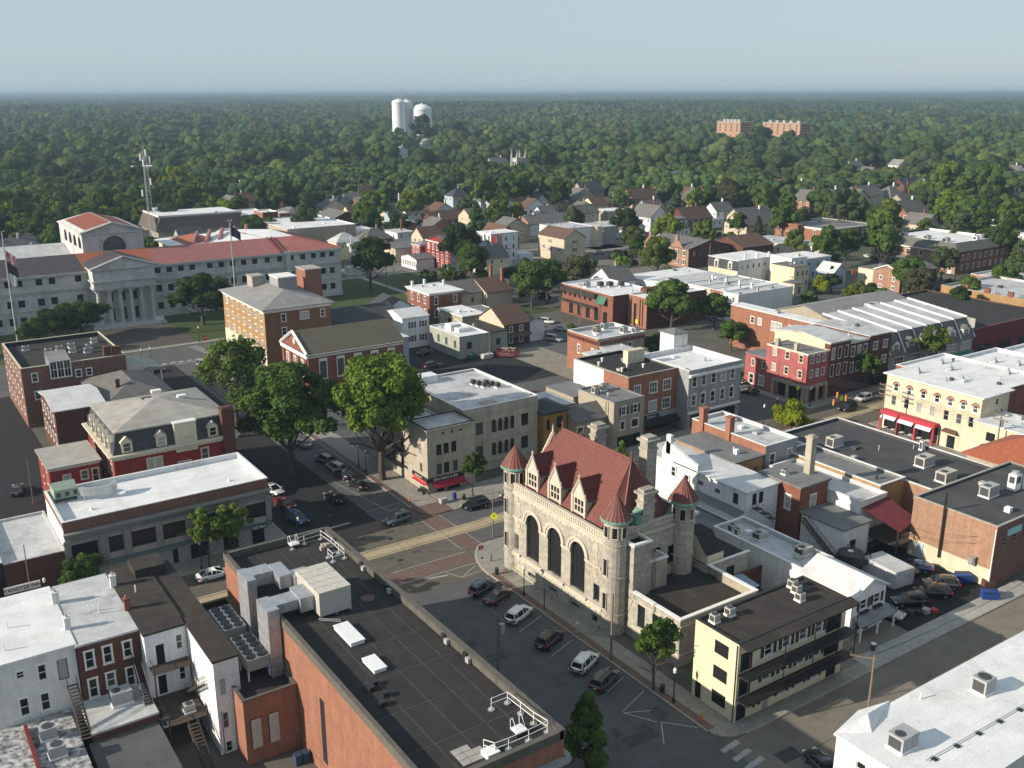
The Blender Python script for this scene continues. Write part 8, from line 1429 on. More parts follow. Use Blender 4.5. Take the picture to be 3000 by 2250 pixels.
def pole(x,y,h,label,arms=1,trans=False,lampa=False,rz=0,r=.16,side=False):
 t=thing('utility_pole',label,'utility pole',(x,y,0),R(rz)); b=MB(); b.cyl(0,0,0,h,r,r*.62,8); b.build('shaft',m_pole,t,world=False)
 for i in range(arms): b=MB(); z=h-.4-i*.9; b.box(-.08,.08,-(.2 if side else 1.3),2.4 if side else 1.3,z-.07,z+.07); [b.cyl(0,k,z+.07,z+.28,.05,.04,6) for k in((.6,1.4,2.3) if side else(-1.2,-.6,.6,1.2))]; (b.tube((0,.1,z-1.5),(0,1.5,z),.04,4) if side else None); b.build('crossarm',m_pole,t,world=False)
 if trans: b=MB(); b.cyl(.45,0,h-2.6,h-1.4,.33,.33,14); b.build('transformer',m_acgrey,t,world=False)
 if lampa: b=MB(); b.path([(0,0,h-2.2),(0,-.9,h-1.8),(0,-2.0,h-1.75)],.05); b.box(-.14,.14,-2.5,-1.9,h-1.8,h-1.66); b.build('lamp_arm',m_steel,t,world=False)
 return t
pole(66.3,77.2,8.8,'wooden utility pole with lit orange top half beside the post office pavement',0);
t=pole(54.0,82.5,7.6,'utility pole with grey transformer rising behind the theatre parapet',1,True)
pole(81.4,53.0,8.0,'wooden pole with slanting cross arm above the white roof corner',1,side=True,rz=40); pole(159.0,108.0,11,'tall wooden pole with triple cross arms beside the restaurant',3); pole(161.5,86.4,10.5,'wooden pole with white transformer by the cream wing',2,True); pole(157.9,133,10.6,'dark slender pole before the pink corner shop',0,r=.1); pole(123.6,192.2,9,'leaning wooden pole in the dark car park',0); pole(147,134.5,8,'grey pole carrying a signal box before the tan shops',0,r=.1); pole(110.7,132.6,9.5,'tall grey post with white boxes on the tram street',0,False,r=.13); pole(73.0,112.9,7.8,'dark corner pole with fluorescent sign beside the post office turret',0,r=.12)
pole(178,292,10,'grey street light pole with long arm before the mural building',1,lampa=True,r=.13); pole(200,298,9.5,'leaning pole with lamp arm before the bay tower house',1,lampa=True,r=.12); pole(160,312,10,'dark pole by the beige box hall',1,r=.13); pole(236,300,8,'dark pole before the cream three storey house',0,r=.14); pole(259,316,11,'pole with transformer by the striped corner hall',1,True); pole(170.5,216.8,12,'tall brown pole standing against the brick office block',1); pole(232,262,11,'thin pole by the far white cars',0); pole(262,257,11,'pale pole right of the double house',0); pole(330,395,15,'tall pole on the far street',1,True); pole(345,400,13,'second pole on the far street beyond the tall one',1); pole(238,212,9,'pole over the striped roof row',1); pole(247,217,10,'pole with white cross arms over the large white end house',2); pole(300,236,9,'angled cross arm pole by the yellow shrub',1,side=True); pole(283,190,12,'pole at the near corner of the firehouse',0); pole(322,196,11,'pole with long cross arm beyond the workshop',1,side=True); pole(331,180,19,'tall pole topped by a white cylinder at the right',1,side=True); pole(356,280,14,'pole with lamp before the civic bay block',1,lampa=True); pole(318,305,14,'pole with transformer above the long cream hall',1,True); pole(147,292,7.5,'pole with transformer and short lamp arm in the lawn',0,True,True); pole(150,395,12,'pole with transformer left of the mansard shop',1,True); pole(128,400,11,'pole behind the courthouse valley',1); pole(120,470,12,'pole with transformer behind the rear court block',0,True); pole(12.2,128.6,9.0,'thin dark pole rising before the white shop signboard',0,r=.09); pole(18,165,8,'thin pole by the walled lot',0,r=.08)
# fluorescent crossing signs, traffic signals, other signs
def sign(x,y,z,label,m,kind='diamond',post=True,s=.45,face='S',name='road_sign'):
 t=thing(name,label,'sign',(x,y,0));
 if post: b=MB(); b.cyl(0,0,.1,z+s,.035,.035,6); b.build('post',m_steel,t,world=False)
 b=MB();
 if kind=='diamond': b.face([(-s,-.06,z),(0,-.06,z-s),(s,-.06,z),(0,-.06,z+s)]); b.face([(-s,-.03,z),(0,-.03,z-s),(s,-.03,z),(0,-.03,z+s)])
 elif kind=='oct': b.face([(s*math.cos(math.pi/8+i*math.pi/4),-.06,z+s*math.sin(math.pi/8+i*math.pi/4)) for i in range(8)])
 else: b.box(-s,s,-.06,-.03,z-s*.6,z+s*.6)
 b.build('plate',m,t,world=False)
 if kind=='diamond': b=MB(); b.cyl(0,0,0,.01,.08,.08,8); b.v=[(x_,-.075-z_,y_+z+.17) for x_,y_,z_ in b.v]; b.box(-.07,.07,-.075,-.065,z-.2,z+.08); b.build('pedestrian_symbol',m_dark,t,world=False)
 return t
t=sign(73.0,112.6,3.6,'yellow green pedestrian diamond sign on the corner pole beside the turret',m_yels,post=False,s=.62); t.rotation_euler=(0,0,R(-35))
sign(161.1,130.2,4.2,'yellow green diamond sign before the pink corner shop',m_yels,s=.6); t=sign(159.5,118.0,5.4,'yellow green diamond sign hanging beside the traffic signals',m_yels,post=False,s=.6); sign(233.6,117.5,2.0,'yellow green sign on the tram street at the right',m_yels,s=.55)
t=sign(66.9,106.6,2.5,'red stop sign on the corner pavement by the post office',m_red,'oct',s=.42); t.rotation_euler=(0,0,R(170)); t=sign(66.9,106.4,1.0,'small blue and white sign below the stop sign',m_blue,'sq',post=False,s=.2)
sign(73.2,251.5,2.4,'red stop sign at the far crossing',m_red,'oct',s=.8)
text('STOP',(73.2,251.42,2.4),0,.5,m_trim,bpy.data.objects[[o.name for o in bpy.data.objects if o.get('label')=='red stop sign at the far crossing'][0]])
sign(69.8,281.6,2.6,'white framed sign on the courthouse lawn',m_wsteel,'sq',s=1.1)
def signal(x,y,z,label,rz=0):
 t=thing('traffic_signal',label,'traffic signal',(x,y,z),R(rz)); b=MB(); b.box(-.2,.2,-.15,.15,-.6,.6); b.build('housing',flat('signal_yellow',(.55,.22,.02)),t,world=False)
 for i,c in enumerate(((.5,.02,.02),(.4,.2,.02),(.02,.2,.05))): b=MB(); b.cyl(0,0,0,.05,.12,.12,10); b.v=[(x_,-.16-z_,y_+.38-i*.38) for x_,y_,z_ in b.v]; b.build('lens',flat(f'signal_lens_{i}',c),t,world=False)
for a in((157.0,117.8,5.0,'yellow traffic signal left of the hanging diamond sign'),(161.6,118.4,4.9,'yellow traffic signal right of the hanging diamond sign'),(163.3,121.8,4.4,'yellow traffic signal over the black suv'),(151.0,134.2,4.6,'yellow traffic signal at the side street before the grey classical block'),(160.2,131.8,5.6,'yellow traffic signal before the pink corner shop')): signal(*a)
t=thing('signal_arm','steel signal arm with white name board before the grey classical block','signal arm',(147.0,134.2,5.2)); b=MB(); b.tube((147.0,134.5,5.4),(151.2,134.2,5.2),.06,5); b.build('arm',m_dark,t); b=MB(); b.box(148.0,150.2,134.2,134.26,4.7,5.2); b.build('name_board',m_trim,t)
t=thing('signboard','long white signboard with dark capital lettering at the lower left','sign',(7.0,127.2,0)); b=MB(); b.box(9.2,13.4,127.95,128.1,3.05,3.95); b.build('board',m_trim,t); b=MB(); [b.tube((x,128.15,0),(x,128.15,3.9),.05,5) for x in(9.4,13.2)]; b.build('post',m_dark,t); text('YANGTZE INN',(11.3,127.92,3.5),0,.66,m_dark,t)
# pavement clutter
def obj(name,fn,m,label,cat,loc,rz=0): b=MB(); fn(b); o=b.build(name,m); o.location=loc; o.rotation_euler=(0,0,R(rz)); return tag(o,label,cat)
t=thing('parking_meter','dark grey pay station standing on the post office pavement','pay station',(66.7,84.2,.14)); b=MB(); b.box(-.2,.2,-.17,.17,0,1.25); b.face([(-.2,-.17,1.25),(.2,-.17,1.25),(.2,.17,1.5),(-.2,.17,1.5)]); b.build('cabinet',m_acgrey,t,world=False); b=MB(); b.box(-.22,-.201,-.1,.1,.9,1.15); b.build('screen',m_wsteel,t,world=False)
for x,y,l in((66.7,91.1,'thin black pole sign halfway along the post office pavement'),(68.4,106.3,'short black bollard by the corner turret')): obj('bollard',lambda b:b.cyl(0,0,0,(3.0 if y<100 else 1.0),.07,.07,8),m_dark,l,'bollard',(x,y,.14))
for x,y,l in((66.9,69.0,'black litter bin at the foot of the young street tree'),(76.6,127.2,'dark litter bin outside the nail salon'),(66.9,102.6,'black litter bin by the brick verge near the corner')):
 t=thing('litter_bin',l,'litter bin',(x,y,.14)); b=MB(); b.cyl(0,0,0,.85,.26,.3,12); b.build('body',m_dark,t,world=False); b=MB(); b.cyl(0,0,.85,.98,.32,.18,12); b.build('rim',m_acdark,t,world=False)
for x,y,l in((66.9,62.9,'orange fire hydrant on the corner pavement by the yellow apartments'),(68.8,131.5,'orange fire hydrant at the side street corner')):
 t=thing('fire_hydrant',l,'fire hydrant',(x,y,.14)); b=MB(); b.cyl(0,0,0,.1,.2,.2,10); b.cyl(0,0,.1,.6,.12,.12,10); b.cyl(0,0,.6,.78,.15,.05,10); b.tube((-.22,0,.45),(.22,0,.45),.06,6); b.tube((0,-.2,.4),(0,0,.4),.07,6); b.build('body',m_orange,t,world=False)
t=thing('bench','dark bench against the cream side wall','bench',(72.3,133.6,.14)); b=MB(); b.box(-.3,.2,-.9,.9,.4,.46); b.build('seat',m_dark,t,world=False); b=MB(); b.box(.2,.26,-.9,.9,.46,.9); b.build('backrest',m_dark,t,world=False);
for s in(-.8,.8): b=MB(); b.box(-.3,.26,s-.04,s+.04,0,.4); b.build('leg',m_dark,t,world=False)
t=thing('planter','grey stone planter with small shrub outside the nail salon','planter',(73.2,128.0,.14)); b=MB(); b.box(-.6,.6,-.45,.45,0,.8); b.build('tub',m_conc2,t,world=False)
obj('mail_box',lambda b:[b.box(-.28,.28,-.25,.25,.2,1.15),b.cyl(0,0,1.15,1.3,.3,.1,10)],m_blue,'blue mail box outside the nail salon','mail box',(75.3,128.0,.14))
t=thing('bicycle','parked bicycle by the corner pavement near the slate blue suv','bicycle',(67.6,101.6,.14),R(20))
for s in(-.5,.5): b=MB(); [b.tube((s+.33*math.cos(i*.524),0,.33+.33*math.sin(i*.524)),(s+.33*math.cos((i+1)*.524),0,.33+.33*math.sin((i+1)*.524)),.025,4) for i in range(12)]; b.build('wheel',m_dark,t,world=False)
b=MB(); b.path([(-.5,0,.33),(-.1,0,.33),(.35,0,.8),(-.2,0,.82),(-.1,0,.33)],.025); b.path([(-.5,0,.33),(-.2,0,.82)],.02); b.path([(.5,0,.33),(.35,0,.95),(.25,.25,1.0)],.02); b.build('frame',m_red,t,world=False); b=MB(); b.box(-.32,-.08,-.07,.07,.86,.92); b.build('saddle',m_dark,t,world=False)
# flag poles, mast, monument, motorcycles
def flagpole(x,y,h,label,flags):
 t=thing('flagpole',label,'flagpole',(x,y,0)); b=MB(); b.cyl(0,0,0,h,.28,.14,10); b.build('pole',m_acgrey,t,world=False); b=MB(); b.box(-.6,.6,-.05,.05,h,h+.12); [b.cyl(s*.6,0,h,h+.4,.1,.06,6) for s in(-1,1)]; b.build('finial',m_steel,t,world=False)
 for i,(z,m,w_) in enumerate(flags):
  b=MB(); n=6
  for k in range(n): x0_,x1_=.25+w_*k/n,.25+w_*(k+1)/n; f_=lambda u:.3*math.sin(u*2.6); b.face([(x0_,f_(x0_),z-.9*x0_),(x1_,f_(x1_),z-.9*x1_),(x1_,f_(x1_),z-3.1-.7*x1_),(x0_,f_(x0_),z-3.1-.7*x0_)])
  b.build('flag',m,t,world=False)
flagpole(32.6,280,30,'tall steel flagpole with red striped and white flags at the left',[(25.5,mat('striped_flag',(.5,.05,.06),(.6,.6,.6),scale=1.2),2.2),(22.6,m_dark,2.2),(20.0,m_wroof,1.6)])
flagpole(93.2,285,28,'tall steel flagpole with dark blue flag before the courthouse right wing',[(27.0,mat('dark_blue_flag',(.02,.025,.07),(.05,.05,.08),scale=1.2),2.8)])
t=thing('radio_mast','lattice communications mast with white antennas behind the courthouse','mast',(96,386,0)); b=MB(); zb,zt2=6,43; hw=1.2
for i in range(3):
 a=i*2.094; c=lambda z,k:(96+hw*(1.2-.6*(z/zt2))*math.cos(k*2.094),386+hw*(1.2-.6*(z/zt2))*math.sin(k*2.094),z); b.tube(c(0,i),c(zt2,i),.09,5)
 for k in range(14): z0_=k*3; b.tube(c(z0_,i),c(z0_+3,i+1),.045,4); b.tube(c(z0_,i),c(z0_,i+1),.04,4)
b.build('lattice',m_acgrey,t)
for i,(z,a) in enumerate(((40,0),(41,2.1),(39,4.2),(42.5,1.0),(32,.5),(28,3))): b=MB(); x,y=96+1.9*math.cos(a),386+1.9*math.sin(a); b.cyl(x,y,z-1.4,z+1.1,.28,.28,8); b.build('antenna',m_wsteel,t)
b=MB(); b.cyl(97.5,384.2,20.5,22.3,.05,1.1,12); b.build('dish',m_wsteel,t); b=MB(); b.tube((96,386,43),(96,386,47),.06,4); b.build('whip_aerial',m_steel,t)
t=thing('war_monument','tall stone war monument with statue on a column in the park','monument',(140,303,0)); b=MB(); b.box(-3.4,3.4,-3.4,3.4,0,1); b.box(-2.2,2.2,-2.2,2.2,1,3); b.cyl(0,0,3,10.5,1.0,.9,12); b.box(-1.3,1.3,-1.3,1.3,10.5,11.6); b.build('column',m_marble,t,world=False); b=MB(); b.cyl(0,0,11.6,13.2,.35,.45,8); b.cyl(0,0,13.2,13.7,.25,.22,8); b.build('statue',m_marble,t,world=False)
t.location=(151,327,0)
for i,(x,y) in enumerate(((239,284),(241,283),(243.4,282),(245,281.5))):
 t=thing('motorcycle',['black motorcycle, first from the left at the back of the far car park','black motorcycle, second from the left at the back of the far car park','black motorcycle, third from the left at the back of the far car park','black motorcycle, last in the row at the back of the far car park'][i],'motorcycle',(x,y,0),R(70),'motorcycles in the far car park')
 for s in(-.7,.7): b=MB(); b.cyl(0,0,-.08,.08,.33,.33,12); b.v=[(x_+s,z_,y_+.33) for x_,y_,z_ in b.v]; b.build('wheel',m_tyre,t,world=False)
 b=MB(); b.box(-.55,.3,-.14,.14,.4,.8); b.box(-.7,.0,-.17,.17,.78,.92); b.tube((.65,0,.35),(.4,0,1.1),.05,5); b.tube((.4,-.35,1.1),(.4,.35,1.1),.03,4); b.build('body',m_dark,t,world=False)
# overhead wires
def wire(pts,label,r=.022,sag=.7):
 b=MB()
 for p,q in zip(pts,pts[1:]):
  p,q=Vector(p),Vector(q); pr=p
  for i in range(1,9): f=i/8; c=p.lerp(q,f); c.z-=sag*4*f*(1-f); b.tube(pr,c,r,3); pr=c
 return tag(b.build('overhead_wire',m_dark),label,'wire')
wire([(54,82.5,7.0),(66.3,77.2,4.2),(71.8,79.5,6.0)],'slack black cable from the transformer pole across to the post office wing',.03,1.2); wire([(54,82.5,6.6),(81.4,53,7.8)],'thin wire running along the street from the transformer pole')
for i in range(3): wire([(81.4+i*.4,53.3,7.7),(128,54,8.6),(190,56,9)],['upper wire leaving the slanting pole to the right','middle wire leaving the slanting pole to the right','lower wire leaving the slanting pole to the right'][i],.022,1.2)
for i in range(4): wire([(159,107+i*.6,10.4-i*.4),(157.9,133,9.6-i*.5)],f'{["top","second","third","lowest"][i]} wire crossing the tram street junction'); wire([(159,107+i*.6,10.4-i*.4),(161.5,86.4,9.6-i*.4),(160,50,9.4-i*.4)],f'{["top","second","third","lowest"][i]} wire passing the cream restaurant wall')
for i in range(3): wire([(178,292,9.8-i*.5),(200,298,9.2-i*.5),(236,300,7.6-i*.4)],f'{["upper","middle","lower"][i]} wire before the mural building'); wire([(128,400,10.4-i*.5),(178,292,9.8-i*.5)],f'{["upper","middle","lower"][i]} wire slanting down from the mansard shop')
for i in range(2): wire([(115,74,6.3-i),(121,62.5,7.2-i),(170,60,9-i)],f'{["upper","lower"][i]} wire across the brown brick wall'); wire([(123.6,192.2,8.4-i*.5),(150,190,7.5-i*.5)],f'{["upper","lower"][i]} wire from the leaning pole over the gravel lot'); wire([(247,217,9.6-i*.6),(300,236,8.6-i*.6),(322,196,10-i*.6)],f'{["upper","lower"][i]} wire above the yellow shrub')
wire([(28.5,78,4.6),(31,60,2)],'pale service wire dropping past the louvred brick annex')
# small houses filling the town blocks; described by colours and by what they stand next to
FH=random.Random(404); REF=[(o.location.x+8,o.location.y+6,(o.name.split('.')[0]).replace('_',' ')) for o in bpy.data.objects if o.parent is None and o.get('category') in('house','building','church') and o.location.length>200]
BX=[]
for o in bpy.data.objects:
 if o.parent is None and o.get('category') in('house','building','church','courthouse'):
  w_=[c for c in o.children if c.name.startswith('wall')]
  if w_: bb=w_[0].bound_box; BX.append((bb[0][0],bb[6][0],bb[0][1],bb[6][1]))
n=0; tr_=0; used=set()
while n<56 and tr_<6000:
 tr_+=1; d=FH.uniform(285,600); a=R(90-34.1+FH.uniform(-9,27.5)); x,y=d*math.cos(a),d*math.sin(a)
 dx,dy,h=FH.uniform(8,15),FH.uniform(8,12),FH.choice((4.2,5.8,6.4,6.8))
 if 315<y+dy and y<342 and x<420 or 258<x+dx and x<281 or (x<180 and y<335) or (196<x<272 and 250<y<305) or (x<170 and y>455): continue
 if any(x<b_+3 and x+dx>a_-3 and y<d_+3 and y+dy>c_-3 for a_,b_,c_,d_ in BX): continue
 rx_,ry_,rn_=min(REF,key=lambda q:(q[0]-x-dx/2)**2+(q[1]-y-dy/2)**2)
 u=(x-rx_)*math.cos(R(34))-(y-ry_)*math.sin(R(34)); v=(x-rx_)*math.sin(R(34))+(y-ry_)*math.cos(R(34))
 wh=('right of' if u>0 else 'left of') if abs(u)>abs(v) else ('behind' if v>0 else 'before')
 wc=FH.choice('wwwccgbotyu'); rc=FH.choice('ggbslnr'); lab=f'small {cn[wc]} house with {rn[rc]} roof standing {wh} the {rn_}'
 if lab in used: continue
 used.add(lab); k=FH.choice(('gable','gable','gable','hip','slab')); ax=FH.choice('xy')
 t=bld('small_house',lab,x,x+dx,y,y+dy,h,CW[wc],CR[rc] if k!='slab' else FH.choice((m_wroof,m_wroof2)),roof=k,ax=ax,rise=min(dx,dy)*.4,ov=.4,cat='house',W=WD([y+dy*.3,y+dy*.7],[h-2.3],1.0,1.4),S=WD([x+dx*.25,x+dx*.7],[h-2.3],1.0,1.4))
 if FH.random()<.6: chim(t,x+dx*.6,y+dy*.5,h,h+min(dx,dy)*.4+1.4,.6,FH.choice((m_brick,m_white,m_tan)))
 if FH.random()<.4: b=MB(); b.box(x-2,x-.02,y+.5,y+dy-.5,2.3,2.5); [b.box(x-1.95,x-1.8,yy-.07,yy+.07,0,2.3) for yy in(y+.7,y+dy/2,y+dy-.7)]; b.build('porch',CR[rc],t)
 BX.append((x,x+dx,y,y+dy)); n+=1
# ---------------- trees ----------------
def leafmat(name,base,var,fine=.35,tr=.28,use_obj=True):
 m=bpy.data.materials.new(name); m.use_nodes=True; nt=m.node_tree; nt.nodes.clear(); L=nt.links.new
 out=node(nt,'ShaderNodeOutputMaterial'); d=node(nt,'ShaderNodeBsdfDiffuse'); t=node(nt,'ShaderNodeBsdfTranslucent'); mx=node(nt,'ShaderNodeMixShader'); mx.inputs[0].default_value=tr; L(d.outputs[0],mx.inputs[1]); L(t.outputs[0],mx.inputs[2]); L(mx.outputs[0],out.inputs[0])
 oi=node(nt,'ShaderNodeObjectInfo'); geo=node(nt,'ShaderNodeNewGeometry')
 n=node(nt,'ShaderNodeTexNoise',Scale=fine,Detail=5.0); L(geo.outputs['Position'],n.inputs['Vector'])
 hs=node(nt,'ShaderNodeHueSaturation')
 if use_obj: L(oi.outputs['Color'],hs.inputs['Color'])
 else:
  rp=node(nt,'ShaderNodeValToRGB'); L(oi.outputs['Random'],rp.inputs[0]); e=rp.color_ramp.elements
  e[0].position=0; e[0].color=rgba(base[0]); e[1].position=1; e[1].color=rgba(base[-1])
  for i,c in enumerate(base[1:-1]): k=e.new((i+1)/(len(base)-1)); k.color=rgba(c)
  L(rp.outputs[0],hs.inputs['Color'])
 mr=node(nt,'ShaderNodeMapRange'); mr.inputs[1].default_value=.3; mr.inputs[2].default_value=.7; mr.inputs[3].default_value=.66; mr.inputs[4].default_value=1.4; L(n.outputs[0],mr.inputs[0]); L(mr.outputs[0],hs.inputs['Value'])
 mh=node(nt,'ShaderNodeMapRange'); mh.inputs[1].default_value=.3; mh.inputs[2].default_value=.7; mh.inputs[3].default_value=.487; mh.inputs[4].default_value=.512; L(n.outputs[0],mh.inputs[0]); L(mh.outputs[0],hs.inputs['Hue'])
 L(hs.outputs[0],d.inputs[0]); L(hs.outputs[0],t.inputs[0]); return m
m_leaf=leafmat('foliage',None,0); m_wood_leaf=leafmat('woodland_foliage',[(.03,.055,.022),(.052,.085,.026),(.038,.066,.03),(.072,.105,.028),(.026,.046,.022),(.06,.08,.034),(.09,.12,.03)],0,fine=.012,tr=.12,use_obj=False)
m_bark=mat('bark',(.09,.075,.06),(.055,.045,.038),kind='object',scale=3)
def crownmesh(name,seed,rx,rz,nl,leaf,lobes=18,cone=False,sparse=0,mt=None,core=.8,spread=1.0,ls=1.0):
 jt=.2 if nl<1200 else .45 if nl<3000 else .95
 rs=random.Random(seed); b=MB(); L_=[]
 for i in range(lobes):
  u=rs.uniform(-.55,1) if not cone else rs.uniform(-1,1); a=rs.uniform(0,6.283); k=math.sqrt(max(0,1-u*u))*rs.uniform(.35,.9)*spread
  if cone: k=(1-u)/2*.75+.08
  s=rs.uniform(.26,.46)*ls if not cone else (1-u)/2*.35+.2
  L_.append((rx*k*math.cos(a),rx*k*math.sin(a),rz*(u*.68),s*rx))
 if not cone: L_.append((0,0,-.05*rz,rx*.58))
 tw=sum(l[3]**2 for l in L_)
 for lx,ly,lz,lr in L_:
  n=int(nl*lr**2/tw); sz=.85 if rz>rx else rz/rx*.95
  for i in range(n):
   v=Vector((rs.gauss(0,1),rs.gauss(0,1),rs.gauss(0,1))).normalized()
   if v.z<-.55 and rs.random()<.6: continue
   r=lr*(1-abs(rs.gauss(0,.16+sparse)))*(1+.12*math.sin(5*v.x+3*v.y+lx)); p=Vector((lx,ly,lz))+Vector((v.x*r,v.y*r,v.z*r*sz))
   nrm=(v+Vector((rs.uniform(-jt,jt),rs.uniform(-jt,jt),rs.uniform(-.2,jt+.1)))).normalized(); t=nrm.cross(Vector((rs.uniform(-1,1),rs.uniform(-1,1),.3))).normalized(); w_=nrm.cross(t); s=leaf*rs.uniform(.6,1.35)
   b.face([p-t*s-w_*s*.5,p+t*s*.2-w_*s*.75,p+t*s*1.1+w_*s*.1,p+w_*s*.8-t*s*.2])
 if core:
  for lx,ly,lz,lr in L_:
   bm=bmesh.new(); bmesh.ops.create_icosphere(bm,subdivisions=1 if 1200<nl<2500 else 2,radius=lr*core); n0=len(b.v)
   for v in bm.verts: q=1+.22*mnoise.noise(Vector((v.co.x*1.3/lr+lx,v.co.y*1.3/lr+ly,v.co.z/lr+seed))); b.v.append((lx+v.co.x*q,ly+v.co.y*q,lz+v.co.z*q*(rz/rx if rz<rx else .85)))
   for f in bm.faces: b.f.append(tuple(n0+v.index for v in f.verts)); b.m.append(0)
   bm.free()
 return b.mesh(name,mt or m_leaf)
def trunkmesh(name,seed,h,r,crown_r,crown_z,limbs=7,detail=6):
 rs=random.Random(seed); b=MB(); p=Vector((0,0,-.1)); pts=[p]
 for i in range(3): p=p+Vector((rs.uniform(-.12,.12)*h*.1,rs.uniform(-.12,.12)*h*.1,h/3)); pts.append(p)
 rad=[r*1.25,r,r*.85,r*.7]
 for i in range(3):
  n=len(b.v);
  for q,rr_ in((pts[i],rad[i]),(pts[i+1],rad[i+1])):
   for k in range(detail+2): a=6.283*k/(detail+2); b.v.append((q.x+rr_*math.cos(a),q.y+rr_*math.sin(a),q.z))
  for k in range(detail+2): j=(k+1)%(detail+2); b.f.append((n+k,n+j,n+detail+2+j,n+detail+2+k)); b.m.append(0)
 for i in range(limbs):
  a=6.283*i/limbs+rs.uniform(-.3,.3); st=pts[2+i%2]; e1=st+Vector((math.cos(a)*crown_r*.35,math.sin(a)*crown_r*.35,crown_z*rs.uniform(.2,.45))); e2=e1+Vector((math.cos(a+.3)*crown_r*.35,math.sin(a+.3)*crown_r*.35,crown_z*rs.uniform(.1,.4)))
  b.tube(st,e1,r*.34,5); b.tube(e1,e2,r*.18,4); b.tube(e1,e1+Vector((math.cos(a-.9)*crown_r*.3,math.sin(a-.9)*crown_r*.3,crown_z*.3)),r*.13,4)
 return b.mesh(name,m_bark)
# unit trees : crown radius ~1 m scale handled per kind
KIND={}
def kind(k,seed,rx,rz,nl,leaf,h,r,cz,**kw):
 limbs=kw.pop('limbs',7)
 KIND[k]=(crownmesh('crown',seed,rx,rz,nl,leaf,**kw),trunkmesh('trunk',seed,h,r,rx,rz,limbs),cz,rx,rz)
kind('big1',1,6.5,6.6,30000,.25,6,.42,11.5,lobes=75,core=.45,sparse=.16,ls=.6,limbs=10); kind('big2',2,6.3,8.8,30000,.25,6,.4,11.0,lobes=66,core=.3,sparse=.22,ls=.62,limbs=10)
kind('sparse',3,5.5,6.0,5200,.26,6,.34,10.5,lobes=34,core=0,sparse=.3,limbs=13,ls=.7)
kind('mid1',4,5,4.8,6500,.3,3.4,.3,7.0,lobes=34,ls=.75,sparse=.06); kind('mid2',5,5,4.2,6500,.3,3.2,.3,6.6,lobes=38,ls=.7,sparse=.06); kind('mid3',6,5,5.6,6500,.3,3.6,.3,8.0,lobes=32,ls=.75,sparse=.06)
kind('small',7,1.9,2.4,4200,.13,2.2,.1,4.2,lobes=26,core=.35,ls=.65,sparse=.18); kind('bush',8,2.2,1.5,4200,.15,.5,.1,1.5,lobes=14)
kind('cone',9,3.2,6.2,4200,.32,2.0,.25,7.2,lobes=26,cone=True); kind('column',10,1.5,3.4,4200,.15,1.2,.12,3.9,lobes=14,cone=True)
kind('far1',11,5,4.9,1800,.48,4,.3,7.6,lobes=24,core=.84,ls=.8); kind('far2',12,5,4.2,1800,.48,4,.3,7.0,lobes=26,core=.84,ls=.8); kind('far3',13,5,5.8,1800,.48,4,.3,8.6,lobes=22,core=.84,ls=.8)
GC={'k':(.1,.155,.026),'d':(.036,.062,.02),'m':(.062,.105,.026),'y':(.115,.165,.022),'b':(.15,.18,.016),'g':(.065,.092,.042),'p':(.05,.024,.022),'l':(.09,.135,.03),'o':(.085,.11,.026),'r':(.075,.078,.04)}
def tree(k,x,y,s,c,label,sz=1.0,rz=None,group=None,name=None,z=0):
 cm,tm,cz,rx,rz_=KIND[k]; nm=name or {'cone':'conifer_tree','bush':'shrub','column':'shrub'}.get(k,'broadleaf_tree')
 t=thing(nm,label,'shrub' if nm=='shrub' else 'tree',(x,y,z),random.uniform(0,6.28) if rz is None else rz,group); t.scale=(s,s,s*sz)
 cr=bpy.data.objects.new('crown',cm); col.objects.link(cr); cr.parent=t; cr.location=(0,0,cz); cc=GC[c]; v=random.uniform(.88,1.12); cr.color=(cc[0]*v,cc[1]*v,cc[2]*v,1)
 tr=bpy.data.objects.new('trunk',tm); col.objects.link(tr); tr.parent=t
 return t
